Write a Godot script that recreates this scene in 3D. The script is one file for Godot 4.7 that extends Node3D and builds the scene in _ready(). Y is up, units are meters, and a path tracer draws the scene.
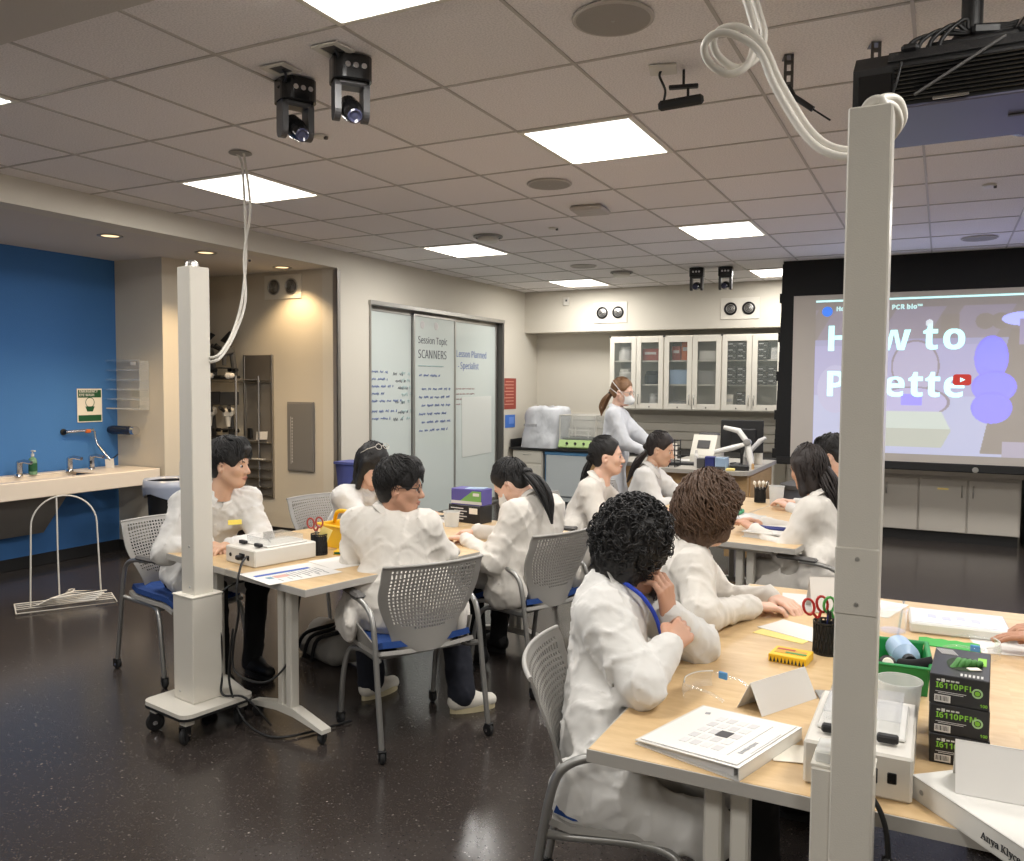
extends Node3D
# A teaching laboratory: students in white coats round tables, a projection screen, a wet alcove with a blue wall.
var M := {}
var used := {}
var rng := RandomNumberGenerator.new()
const CEIL := 3.13
const GX := -4.172
const GZ := -1.934
const DX := 0.6718
const DZ := 0.7734

func _ready() -> void:
	rng.seed = 7
	setup_camera()
	setup_light()
	make_materials()
	build_room()
	build_ceiling()
	build_ceiling_fittings()
	build_alcove()
	build_left_wall()
	build_far_side()
	build_bench()
	build_screen()
	build_carts()
	build_tables()
	build_chairs()
	build_left_table_things()
	build_middle_table_things()
	build_front_table_things()
	build_people()

func setup_camera() -> void:
	var c := Camera3D.new()
	c.name = "camera"
	c.fov = 54.29
	c.near = 0.05
	c.far = 80.0
	c.position = Vector3(0, 1.72, 0)
	c.rotation = Vector3(-0.0545, 0.47278, 0.006213)
	add_child(c)
	c.current = true

const PANEL_ENERGY := 3.9
const PANEL_GLOW := 2.6
const LIGHT_COL := Color(1.0, 0.988, 0.968)

func setup_light() -> void:
	var w := WorldEnvironment.new()
	w.name = "environment"
	var e := Environment.new()
	e.background_mode = Environment.BG_COLOR
	e.background_color = Color(0, 0, 0)
	e.tonemap_mode = Environment.TONE_MAPPER_LINEAR
	e.tonemap_exposure = 1.0
	e.sdfgi_enabled = true
	e.ssao_enabled = true
	e.ssil_enabled = true
	w.environment = e
	add_child(w)

# ---------------------------------------------------------------- naming
func numbered(n: String) -> String:
	if not used.has(n):
		used[n] = 0
		return n
	used[n] += 1
	return "%s_%03d" % [n, used[n]]

func tag(o: Node, label := "", cat := "", group := "", kind := "") -> Node:
	if label: o.set_meta("label", label)
	if cat: o.set_meta("category", cat)
	if group: o.set_meta("group", group)
	if kind: o.set_meta("kind", kind)
	return o

func thing(called: String, label: String, cat: String, at := Vector3.ZERO, turn := 0.0, group := "") -> Node3D:
	var o := Node3D.new()
	o.name = numbered(called)
	add_child(o)
	o.position = at
	o.rotation.y = turn
	tag(o, label, cat, group)
	return o

func dup(src: Node3D, at: Vector3, turn: float, label: String) -> Node3D:
	var r: Node3D = src.duplicate()
	var base := String(src.name)
	r.name = numbered(base)
	add_child(r)
	r.position = at
	r.rotation.y = turn
	r.set_meta("label", label)
	return r

func part(st: SurfaceTool, called: String, m: Material, parent: Node, at := Vector3.ZERO) -> MeshInstance3D:
	var o := MeshInstance3D.new()
	o.name = called
	st.generate_normals()
	st.index()
	o.mesh = st.commit()
	o.material_override = m
	parent.add_child(o, true)
	o.position = at
	return o

func solo(st: SurfaceTool, called: String, m: Material, label: String, cat: String, group := "") -> MeshInstance3D:
	var o := part(st, numbered(called), m, self)
	tag(o, label, cat, group)
	return o

func struct(st: SurfaceTool, called: String, m: Material, parent: Node = null) -> MeshInstance3D:
	var top := parent == null
	var o := part(st, numbered(called) if top else called, m, self if top else parent)
	if top: o.set_meta("kind", "structure")
	return o

func inst(mesh: Mesh, called: String, m: Material, parent: Node, xf: Transform3D) -> MeshInstance3D:
	var o := MeshInstance3D.new()
	o.name = called
	o.mesh = mesh
	o.material_override = m
	parent.add_child(o, true)
	o.transform = xf
	return o

# ---------------------------------------------------------------- shapes
func mb() -> SurfaceTool:
	var st := SurfaceTool.new()
	st.begin(Mesh.PRIMITIVE_TRIANGLES)
	return st

func X(o := Vector3.ZERO, deg := Vector3.ZERO) -> Transform3D:
	return Transform3D(Basis.from_euler(deg * PI / 180.0), o)

func tri(st: SurfaceTool, a: Vector3, b: Vector3, c: Vector3) -> void:
	st.add_vertex(a); st.add_vertex(c); st.add_vertex(b)

func quad(st: SurfaceTool, a: Vector3, b: Vector3, c: Vector3, d: Vector3) -> void:
	tri(st, a, b, c); tri(st, a, c, d)

func tri_out(st: SurfaceTool, a: Vector3, b: Vector3, c: Vector3, mid: Vector3) -> void:
	if (b - a).cross(c - a).dot((a + b + c) / 3.0 - mid) >= 0.0: tri(st, a, b, c)
	else: tri(st, a, c, b)

func quad_out(st: SurfaceTool, a: Vector3, b: Vector3, c: Vector3, d: Vector3, mid: Vector3) -> void:
	tri_out(st, a, b, c, mid); tri_out(st, a, c, d, mid)

func box(st: SurfaceTool, xf: Transform3D, s: Vector3, bev := 0.0) -> SurfaceTool:
	st.set_smooth_group(-1)
	var h := s * 0.5
	var mid := xf.origin
	var b := minf(bev, minf(h.x, minf(h.y, h.z)) * 0.95)
	if b <= 0.0:
		for ax in 3:
			for sg in [-1.0, 1.0]:
				var p := []
				for q in [[-1, -1], [1, -1], [1, 1], [-1, 1]]:
					var v := Vector3.ZERO
					v[ax] = sg * h[ax]; v[(ax + 1) % 3] = q[0] * h[(ax + 1) % 3]; v[(ax + 2) % 3] = q[1] * h[(ax + 2) % 3]
					p.append(xf * v)
				quad_out(st, p[0], p[1], p[2], p[3], mid)
		return st
	for ax in 3:
		var u := (ax + 1) % 3
		var w := (ax + 2) % 3
		for sg in [-1.0, 1.0]:
			var p := []
			for q in [[-1, -1], [1, -1], [1, 1], [-1, 1]]:
				var v := Vector3.ZERO
				v[ax] = sg * h[ax]; v[u] = q[0] * (h[u] - b); v[w] = q[1] * (h[w] - b)
				p.append(xf * v)
			quad_out(st, p[0], p[1], p[2], p[3], mid)
		for su in [-1.0, 1.0]:
			for sw in [-1.0, 1.0]:
				var a := Vector3.ZERO
				var c := Vector3.ZERO
				a[u] = su * h[u]; a[w] = sw * (h[w] - b)
				c[u] = su * (h[u] - b); c[w] = sw * h[w]
				var lo := Vector3.ZERO
				lo[ax] = -(h[ax] - b)
				quad_out(st, xf * (a + lo), xf * (c + lo), xf * (c - lo), xf * (a - lo), mid)
	for sx in [-1.0, 1.0]:
		for sy in [-1.0, 1.0]:
			for sz in [-1.0, 1.0]:
				tri_out(st, xf * Vector3(sx * h.x, sy * (h.y - b), sz * (h.z - b)), xf * Vector3(sx * (h.x - b), sy * h.y, sz * (h.z - b)), xf * Vector3(sx * (h.x - b), sy * (h.y - b), sz * h.z), mid)
	return st

# box given by two corners
func bx(st: SurfaceTool, a: Vector3, b: Vector3, bev := 0.0) -> SurfaceTool:
	return box(st, Transform3D(Basis(), (a + b) * 0.5), (b - a).abs(), bev)

func tube(st: SurfaceTool, pts: Array, r, n := 8, caps := true) -> SurfaceTool:
	st.set_smooth_group(0)
	var k := pts.size()
	var rings := []
	var t0: Vector3 = (pts[1] - pts[0]).normalized()
	var up := Vector3.UP if absf(t0.y) < 0.9 else Vector3.RIGHT
	var nx := t0.cross(up).normalized()
	for i in k:
		var t: Vector3
		if i == 0: t = t0
		elif i == k - 1: t = (pts[k - 1] - pts[k - 2]).normalized()
		else: t = ((pts[i] - pts[i - 1]).normalized() + (pts[i + 1] - pts[i]).normalized()).normalized()
		nx = (nx - t * nx.dot(t)).normalized()
		var ny := t.cross(nx)
		var rad: float = r[i] if r is Array else r
		var ring := PackedVector3Array()
		for j in n:
			var a := TAU * j / n
			ring.append(pts[i] + (nx * cos(a) + ny * sin(a)) * rad)
		rings.append(ring)
	for i in k - 1:
		for j in n:
			var j2 := (j + 1) % n
			quad(st, rings[i][j], rings[i][j2], rings[i + 1][j2], rings[i + 1][j])
	if caps:
		st.set_smooth_group(-1)
		for j in range(1, n - 1):
			tri(st, rings[0][0], rings[0][j + 1], rings[0][j])
			tri(st, rings[k - 1][0], rings[k - 1][j], rings[k - 1][j + 1])
	return st

func rod(st: SurfaceTool, a: Vector3, b: Vector3, r: float, n := 8) -> SurfaceTool:
	return tube(st, [a, b], r, n)

# smooth curve through points
func curve(pts: Array, step := 6) -> Array:
	var o := []
	var k := pts.size()
	for i in k - 1:
		var p0: Vector3 = pts[maxi(i - 1, 0)]
		var p1: Vector3 = pts[i]
		var p2: Vector3 = pts[i + 1]
		var p3: Vector3 = pts[mini(i + 2, k - 1)]
		for s in step:
			var t := float(s) / step
			o.append(p1.cubic_interpolate(p2, p0, p3, t))
	o.append(pts[k - 1])
	return o

func lathe(st: SurfaceTool, xf: Transform3D, prof: Array, n := 20, smooth := false) -> SurfaceTool:
	for i in prof.size() - 1:
		st.set_smooth_group(0 if smooth else i + 1)
		var p: Vector2 = prof[i]
		var q: Vector2 = prof[i + 1]
		for j in n:
			var a := TAU * j / n
			var b := TAU * (j + 1) / n
			var v0 := xf * Vector3(p.x * cos(a), p.y, -p.x * sin(a))
			var v1 := xf * Vector3(p.x * cos(b), p.y, -p.x * sin(b))
			var v2 := xf * Vector3(q.x * cos(b), q.y, -q.x * sin(b))
			var v3 := xf * Vector3(q.x * cos(a), q.y, -q.x * sin(a))
			if p.x > 1e-6: tri(st, v0, v1, v2)
			if q.x > 1e-6: tri(st, v0, v2, v3)
	return st

func prism(st: SurfaceTool, xf: Transform3D, poly: Array, d: float) -> SurfaceTool:
	st.set_smooth_group(-1)
	var pp := PackedVector2Array(poly)
	if Geometry2D.is_polygon_clockwise(pp): pp.reverse()
	var ix := Geometry2D.triangulate_polygon(pp)
	for i in range(0, ix.size(), 3):
		var a := pp[ix[i]]
		var b := pp[ix[i + 1]]
		var c := pp[ix[i + 2]]
		if (b - a).cross(c - a) < 0.0:
			var s := b
			b = c
			c = s
		tri(st, xf * Vector3(a.x, a.y, d / 2), xf * Vector3(b.x, b.y, d / 2), xf * Vector3(c.x, c.y, d / 2))
		tri(st, xf * Vector3(a.x, a.y, -d / 2), xf * Vector3(c.x, c.y, -d / 2), xf * Vector3(b.x, b.y, -d / 2))
	for i in pp.size():
		var a := pp[i]
		var b := pp[(i + 1) % pp.size()]
		quad(st, xf * Vector3(a.x, a.y, -d / 2), xf * Vector3(b.x, b.y, -d / 2), xf * Vector3(b.x, b.y, d / 2), xf * Vector3(a.x, a.y, d / 2))
	return st

func rounded(w: float, h: float, r: float, n := 5) -> Array:
	var o := []
	for c in [[1, 1, 0], [-1, 1, 90], [-1, -1, 180], [1, -1, 270]]:
		for i in n + 1:
			var a := deg_to_rad(c[2] + 90.0 * i / n)
			o.append(Vector2(c[0] * (w / 2 - r) + cos(a) * r, c[1] * (h / 2 - r) + sin(a) * r))
	return o

# a sheet bent through a grid of points, with thickness
func sheet(st: SurfaceTool, rows: Array, th: float) -> SurfaceTool:
	var nr := rows.size()
	var nc: int = rows[0].size()
	var bot := []
	for i in nr:
		var br := []
		for j in nc:
			var du: Vector3 = rows[mini(i + 1, nr - 1)][j] - rows[maxi(i - 1, 0)][j]
			var dv: Vector3 = rows[i][mini(j + 1, nc - 1)] - rows[i][maxi(j - 1, 0)]
			br.append(rows[i][j] - du.cross(dv).normalized() * th)
		bot.append(br)
	for i in nr - 1:
		for j in nc - 1:
			st.set_smooth_group(1)
			quad(st, rows[i][j], rows[i + 1][j], rows[i + 1][j + 1], rows[i][j + 1])
			st.set_smooth_group(2)
			quad(st, bot[i][j], bot[i][j + 1], bot[i + 1][j + 1], bot[i + 1][j])
	st.set_smooth_group(-1)
	for i in nr - 1:
		quad(st, rows[i][0], bot[i][0], bot[i + 1][0], rows[i + 1][0])
		quad(st, rows[i + 1][nc - 1], bot[i + 1][nc - 1], bot[i][nc - 1], rows[i][nc - 1])
	for j in nc - 1:
		quad(st, rows[0][j + 1], bot[0][j + 1], bot[0][j], rows[0][j])
		quad(st, rows[nr - 1][j], bot[nr - 1][j], bot[nr - 1][j + 1], rows[nr - 1][j + 1])
	return st

func letters(called: String, text: String, size: float, m: Material, parent: Node, xf: Transform3D, bold := false, serif := false) -> MeshInstance3D:
	var t := TextMesh.new()
	var f := SystemFont.new()
	f.font_names = PackedStringArray(["Droid Serif" if serif else "Droid Sans"])
	f.font_weight = 800 if bold else 400
	t.font = f
	t.text = text
	t.font_size = 32
	t.pixel_size = size / 32.0
	t.depth = 0.0012
	t.curve_step = 2.0
	t.horizontal_alignment = HORIZONTAL_ALIGNMENT_LEFT
	t.vertical_alignment = VERTICAL_ALIGNMENT_BOTTOM
	return inst(t, called, m, parent, xf)

# ---------------------------------------------------------------- materials
func noise_tex(freq: float, size := 256, normal := false, ramp: Gradient = null, bump := 4.0, seed_ := 1, type := FastNoiseLite.TYPE_SIMPLEX_SMOOTH) -> NoiseTexture2D:
	var n := FastNoiseLite.new()
	n.noise_type = type
	n.frequency = freq
	n.fractal_octaves = 4
	n.seed = seed_
	var t := NoiseTexture2D.new()
	t.width = size
	t.height = size
	t.seamless = true
	t.noise = n
	if normal:
		t.as_normal_map = true
		t.bump_strength = bump
	if ramp: t.color_ramp = ramp
	return t

func ramp(a: Color, b: Color, lo := 0.0, hi := 1.0) -> Gradient:
	var g := Gradient.new()
	g.offsets = PackedFloat32Array([lo, hi])
	g.colors = PackedColorArray([a, b])
	return g

func flat(key: String, c: Color, rough := 0.6, metal := 0.0) -> StandardMaterial3D:
	if M.has(key): return M[key]
	var m := StandardMaterial3D.new()
	m.resource_name = key
	m.albedo_color = c
	m.roughness = rough
	m.metallic = metal
	M[key] = m
	return m

func bumpy(m: StandardMaterial3D, t: Texture2D, scale: float, strength: float, world := false) -> StandardMaterial3D:
	m.normal_enabled = true
	m.normal_texture = t
	m.normal_scale = strength
	m.uv1_triplanar = true
	m.uv1_world_triplanar = world
	m.uv1_scale = Vector3.ONE * scale
	return m

func glassy(key: String, c: Color, a: float, rough := 0.05) -> StandardMaterial3D:
	var m := flat(key, Color(c.r, c.g, c.b, a), rough)
	m.transparency = BaseMaterial3D.TRANSPARENCY_ALPHA
	return m

func glow(key: String, c: Color, e: float) -> StandardMaterial3D:
	var m := flat(key, c, 0.5)
	m.emission_enabled = true
	m.emission = c
	m.emission_energy_multiplier = e
	return m

func make_materials() -> void:
	var fine := noise_tex(0.12, 256, true, null, 3.0, 3)
	var cloth_n := noise_tex(0.012, 256, true, null, 9.0, 5)
	cloth_n.noise.fractal_octaves = 2
	# floor: dark terrazzo with pale flecks
	var im := Image.create(512, 512, false, Image.FORMAT_RGB8)
	im.fill(Color8(58, 52, 49))
	var r := RandomNumberGenerator.new()
	r.seed = 11
	for i in 9000:
		var v := r.randi_range(40, 90)
		im.fill_rect(Rect2i(r.randi_range(0, 510), r.randi_range(0, 510), r.randi_range(1, 3), r.randi_range(1, 2)), Color8(v, int(v * 0.94), int(v * 0.89)))
	for i in 260:
		var v := r.randi_range(110, 150)
		im.fill_rect(Rect2i(r.randi_range(0, 508), r.randi_range(0, 508), r.randi_range(1, 3), r.randi_range(1, 3)), Color8(v, int(v * 0.95), int(v * 0.9)))
	var m := flat("floor", Color.WHITE, 0.26)
	m.albedo_texture = ImageTexture.create_from_image(im)
	m.roughness = 0.2
	m.uv1_triplanar = true
	m.uv1_world_triplanar = true
	m.uv1_scale = Vector3.ONE * 0.8
	# acoustic tile
	m = flat("tile", Color8(244, 239, 238), 0.95)
	m.albedo_texture = noise_tex(0.16, 256, false, ramp(Color(0.93, 0.93, 0.93), Color(1, 1, 1), 0.3, 0.6), 1.0, 21)
	bumpy(m, noise_tex(0.1, 256, true, null, 5.0, 22), 2.2, 0.2)
	m = flat("tile_b", Color8(240, 235, 233), 0.95)
	m.albedo_texture = M["tile"].albedo_texture
	bumpy(m, M["tile"].normal_texture, 2.2, 0.2)
	flat("tbar", Color8(186, 180, 174), 0.6)
	bumpy(flat("wall", Color8(208, 202, 189), 0.85), fine, 3.0, 0.25, true)
	bumpy(flat("wall_grey", Color8(190, 184, 174), 0.85), fine, 3.0, 0.25, true)
	bumpy(flat("wall_beige", Color8(204, 195, 178), 0.85), fine, 3.0, 0.25, true)
	bumpy(flat("wall_blue", Color8(62, 116, 178), 0.75), fine, 3.0, 0.3, true)
	bumpy(flat("plaster", Color8(204, 198, 191), 0.9), fine, 3.0, 0.25, true)
	flat("base_black", Color8(26, 25, 25), 0.5)
	flat("white_paint", Color8(222, 217, 205), 0.4)
	bumpy(flat("cart_white", Color8(212, 207, 196), 0.35), fine, 8.0, 0.2)
	flat("corian", Color8(222, 211, 196), 0.35)
	flat("cream", Color8(230, 226, 212), 0.4)
	flat("cab_white", Color8(218, 213, 201), 0.4)
	flat("cab_grey", Color8(188, 182, 172), 0.45)
	flat("steel", Color8(176, 174, 170), 0.3, 1.0)
	m = flat("brushed", Color8(172, 168, 162), 0.33, 1.0)
	flat("chrome", Color8(205, 205, 208), 0.15, 1.0)
	flat("alu", Color8(178, 176, 172), 0.38, 0.9)
	flat("alu_dark", Color8(96, 93, 90), 0.45, 0.6)
	flat("silver_tube", Color8(158, 157, 154), 0.38, 0.75)
	flat("black", Color8(20, 20, 21), 0.5)
	flat("black_soft", Color8(16, 16, 17), 0.85)
	flat("black_gloss", Color8(14, 14, 15), 0.22)
	flat("rubber", Color8(30, 30, 31), 0.75)
	flat("grey_plastic", Color8(146, 144, 140), 0.5)
	flat("grey_dark", Color8(78, 77, 76), 0.55)
	flat("chair_shell", Color8(158, 155, 150), 0.45)
	flat("chair_arm", Color8(92, 90, 88), 0.6)
	bumpy(flat("seat_blue", Color8(26, 62, 124), 0.9), cloth_n, 9.0, 0.6)
	flat("panel_grey", Color8(122, 119, 115), 0.5)
	flat("white_plastic", Color8(212, 208, 199), 0.4)
	flat("white_gloss", Color8(216, 214, 208), 0.25)
	flat("paper", Color8(218, 215, 210), 0.8)
	flat("paper_warm", Color8(236, 229, 214), 0.8)
	flat("paper_grey", Color8(206, 204, 202), 0.8)
	flat("ink", Color8(40, 40, 44), 0.7)
	flat("ink_grey", Color8(150, 150, 152), 0.7)
	flat("ink_blue", Color8(58, 92, 176), 0.7)
	flat("marker_black", Color8(70, 72, 82), 0.6)
	flat("marker_blue", Color8(92, 112, 170), 0.6)
	flat("marker_faint", Color8(176, 198, 198), 0.6)
	flat("marker_red", Color8(186, 160, 160), 0.6)
	flat("green_dark", Color8(22, 84, 50), 0.6)
	flat("green", Color8(24, 132, 62), 0.45)
	flat("green_lime", Color8(132, 196, 56), 0.6)
	flat("green_panel", Color8(172, 198, 134), 0.45)
	flat("yellow", Color8(232, 184, 24), 0.45)
	flat("yellow_pale", Color8(236, 214, 132), 0.7)
	flat("red", Color8(176, 36, 32), 0.4)
	flat("red_poster", Color8(152, 66, 54), 0.7)
	flat("orange", Color8(206, 104, 44), 0.5)
	flat("blue_tape", Color8(78, 140, 196), 0.6)
	flat("blue_sheet", Color8(70, 120, 206), 0.7)
	flat("blue_deep", Color8(34, 44, 112), 0.55)
	flat("blue_pale", Color8(156, 180, 206), 0.4)
	flat("blue_bin", Color8(74, 84, 150), 0.6)
	flat("fridge", Color8(190, 196, 198), 0.4)
	flat("fridge_film", Color8(78, 128, 170), 0.35)
	flat("purple_box", Color8(86, 80, 150), 0.6)
	flat("cardboard", Color8(196, 158, 108), 0.8)
	flat("glove_black", Color8(26, 26, 28), 0.45)
	glassy("clear", Color8(235, 240, 240), 0.08)
	glassy("clear_thin", Color8(235, 240, 242), 0.05)
	glassy("door_glass", Color8(150, 156, 150), 0.16)
	m = glassy("frosted", Color8(226, 228, 226), 0.5, 0.4)
	m.backlight_enabled = true
	m.backlight = Color(0.5, 0.5, 0.5)
	flat("glassboard", Color8(206, 214, 210), 0.16)
	# pale maple laminate
	im = Image.create(512, 256, false, Image.FORMAT_RGB8)
	var n1 := FastNoiseLite.new()
	n1.seed = 4
	n1.frequency = 0.02
	n1.fractal_octaves = 4
	for y in 256:
		for x in 512:
			var v := n1.get_noise_2d(x * 0.35, y * 3.2) * 0.5 + n1.get_noise_2d(x * 1.5, y * 11.0) * 0.25
			var k := clampf(0.5 + v, 0.0, 1.0)
			im.set_pixel(x, y, Color8(190, 158, 114).lerp(Color8(213, 185, 142), k))
	m = flat("maple", Color.WHITE, 0.42)
	m.albedo_texture = ImageTexture.create_from_image(im)
	m.uv1_triplanar = true
	m.uv1_scale = Vector3(0.9, 0.9, 0.9)
	flat("table_edge", Color8(178, 174, 167), 0.5)
	flat("table_leg", Color8(212, 208, 198), 0.4)
	flat("bench_top", Color8(176, 170, 160), 0.5)
	m = flat("tan_wood", Color8(238, 228, 214), 0.5)
	m.albedo_texture = M["maple"].albedo_texture
	m.uv1_triplanar = true
	# cloth
	for d in [["coat", Color8(212, 210, 206)], ["coat_warm", Color8(215, 210, 202)], ["coat_cool", Color8(204, 206, 210)]]:
		m = bumpy(flat(d[0], d[1], 0.9), cloth_n, 2.6, 0.35)
		m.uv1_scale = Vector3(4.5, 2.0, 4.5)
		m.rim_enabled = true
		m.rim = 0.2
	bumpy(flat("trousers_navy", Color8(26, 29, 40), 0.9), cloth_n, 3.0, 0.6)
	bumpy(flat("trousers_black", Color8(22, 22, 24), 0.9), cloth_n, 3.0, 0.6)
	bumpy(flat("trousers_grey", Color8(96, 98, 104), 0.9), cloth_n, 3.0, 0.6)
	bumpy(flat("black_cloth", Color8(22, 22, 24), 0.95), cloth_n, 3.0, 0.6)
	bumpy(flat("backpack", Color8(70, 70, 74), 0.9), cloth_n, 3.0, 0.6)
	flat("shoe_white", Color8(216, 211, 200), 0.6)
	flat("shoe_sole", Color8(196, 184, 150), 0.6)
	for d in [["skin_a", Color8(204, 164, 138)], ["skin_b", Color8(192, 146, 120)], ["skin_c", Color8(218, 178, 156)], ["skin_d", Color8(176, 130, 104)]]:
		m = flat(d[0], d[1], 0.55)
		m.subsurf_scatter_enabled = true
		m.subsurf_scatter_strength = 0.08
	for d in [["hair_black", Color8(20, 18, 18)], ["hair_dark", Color8(34, 25, 22)], ["hair_brown", Color8(84, 62, 46)], ["hair_light", Color8(126, 92, 62)]]:
		m = bumpy(flat(d[0], d[1], 0.55), fine, 10.0, 0.8)
		m.uv1_scale = Vector3(16, 1.6, 16)
	flat("eye_white", Color8(196, 186, 178), 0.3)
	flat("eye_iris", Color8(36, 26, 22), 0.2)
	flat("lip", Color8(178, 120, 104), 0.5)
	bumpy(flat("mask_white", Color8(220, 220, 218), 0.85), fine, 5.0, 0.2)

# ---------------------------------------------------------------- the room
func build_room() -> void:
	struct(bx(mb(), Vector3(-9.2, -0.2, -12.4), Vector3(4.75, 0, 3.2)), "floor", M.floor)
	# wall with the glass boards: opening from z -7.70 to -10.90
	var st := mb()
	bx(st, Vector3(-5.95, 0, -12.1), Vector3(-5.75, 3.3, -10.92))
	bx(st, Vector3(-5.95, 2.66, -10.92), Vector3(-5.75, 3.3, -7.70))
	bx(st, Vector3(-5.95, 0, -7.70), Vector3(-5.75, 3.3, -7.145))
	bx(st, Vector3(-5.95, 0, -10.92), Vector3(-5.86, 2.66, -7.70))
	struct(st, "wall_left", M.wall)
	struct(bx(mb(), Vector3(-9.2, 0, -7.345), Vector3(-5.95, 2.955, -7.145)), "wall_niche", M.wall_beige)
	struct(bx(mb(), Vector3(-6.2, 0, -12.4), Vector3(4.75, 3.3, -12.1)), "wall_far", M.wall)
	struct(bx(mb(), Vector3(4.5, 0, -12.1), Vector3(4.75, 3.3, 3.2)), "wall_right", M.wall)
	struct(bx(mb(), Vector3(-9.2, 0, 3.0), Vector3(4.5, 3.3, 3.2)), "wall_back", M.wall)
	# soffit over the far bench
	struct(bx(mb(), Vector3(-5.75, 2.515, -12.1), Vector3(1.8, CEIL, -11.65)), "wall_soffit", M.wall)
	# alcove: soffit edge, its ceiling, the blue wall and the stub wall
	struct(bx(mb(), Vector3(-5.95, 2.945, -7.145), Vector3(-5.75, CEIL + 0.1, 3.0)), "wall_header", M.wall)
	struct(bx(mb(), Vector3(-9.2, 2.945, -7.345), Vector3(-5.95, 3.1, 3.0)), "ceiling_alcove", M.plaster)
	struct(bx(mb(), Vector3(-7.7, 0, -5.80), Vector3(-7.5, 2.945, 3.0)), "wall_blue", M.wall_blue)
	struct(bx(mb(), Vector3(-7.7, 0, -6.08), Vector3(-6.82, 2.945, -5.80)), "wall_stub", M.wall_beige)
	struct(bx(mb(), Vector3(-9.2, 0, -7.145), Vector3(-8.9, 2.945, -5.8)), "wall_niche_end", M.wall_beige)
	struct(bx(mb(), Vector3(-9.2, 0, -5.8), Vector3(-7.7, 2.945, -5.6)), "wall_niche_near", M.wall_beige)
	# dark skirting
	struct(bx(mb(), Vector3(-7.5, 0, -5.80), Vector3(-7.475, 0.11, 3.0), 0.004), "baseboard_blue", M.base_black)
	struct(bx(mb(), Vector3(-7.5, 0, -5.80), Vector3(-6.80, 0.11, -5.775), 0.004), "baseboard_stub", M.base_black)
	struct(bx(mb(), Vector3(-6.82, 0, -6.08), Vector3(-6.795, 0.11, -5.775), 0.004), "baseboard_stub_side", M.base_black)
	struct(bx(mb(), Vector3(-8.9, 0, -7.145), Vector3(-5.74, 0.11, -7.12), 0.004), "baseboard_niche", M.base_black)
	struct(bx(mb(), Vector3(-5.75, 0, -7.70), Vector3(-5.725, 0.11, -7.12), 0.004), "baseboard_left", M.base_black)
	# corner guard of stainless steel on the wall edge
	var st2 := mb()
	bx(st2, Vector3(-5.80, 0.11, -7.142), Vector3(-5.74, 2.93, -7.132), 0.002)
	bx(st2, Vector3(-5.752, 0.11, -7.19), Vector3(-5.74, 2.93, -7.132), 0.002)
	struct(st2, "trim_corner", M.brushed)
	# plaster border of the ceiling near the camera
	struct(bx(mb(), Vector3(-5.75, 2.985, -2.0), Vector3(4.5, CEIL + 0.05, -1.2)), "trim_beam", M.plaster)

func light_tiles() -> Array:
	return [[3, 0], [3, 3], [3, 7], [3, 11], [-1, 3], [-1, 7], [-1, 11], [7, 3], [7, 7], [-1, 0], [7, 0], [3, -4], [-1, -4], [7, -4], [10, 3], [10, 7]]

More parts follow.
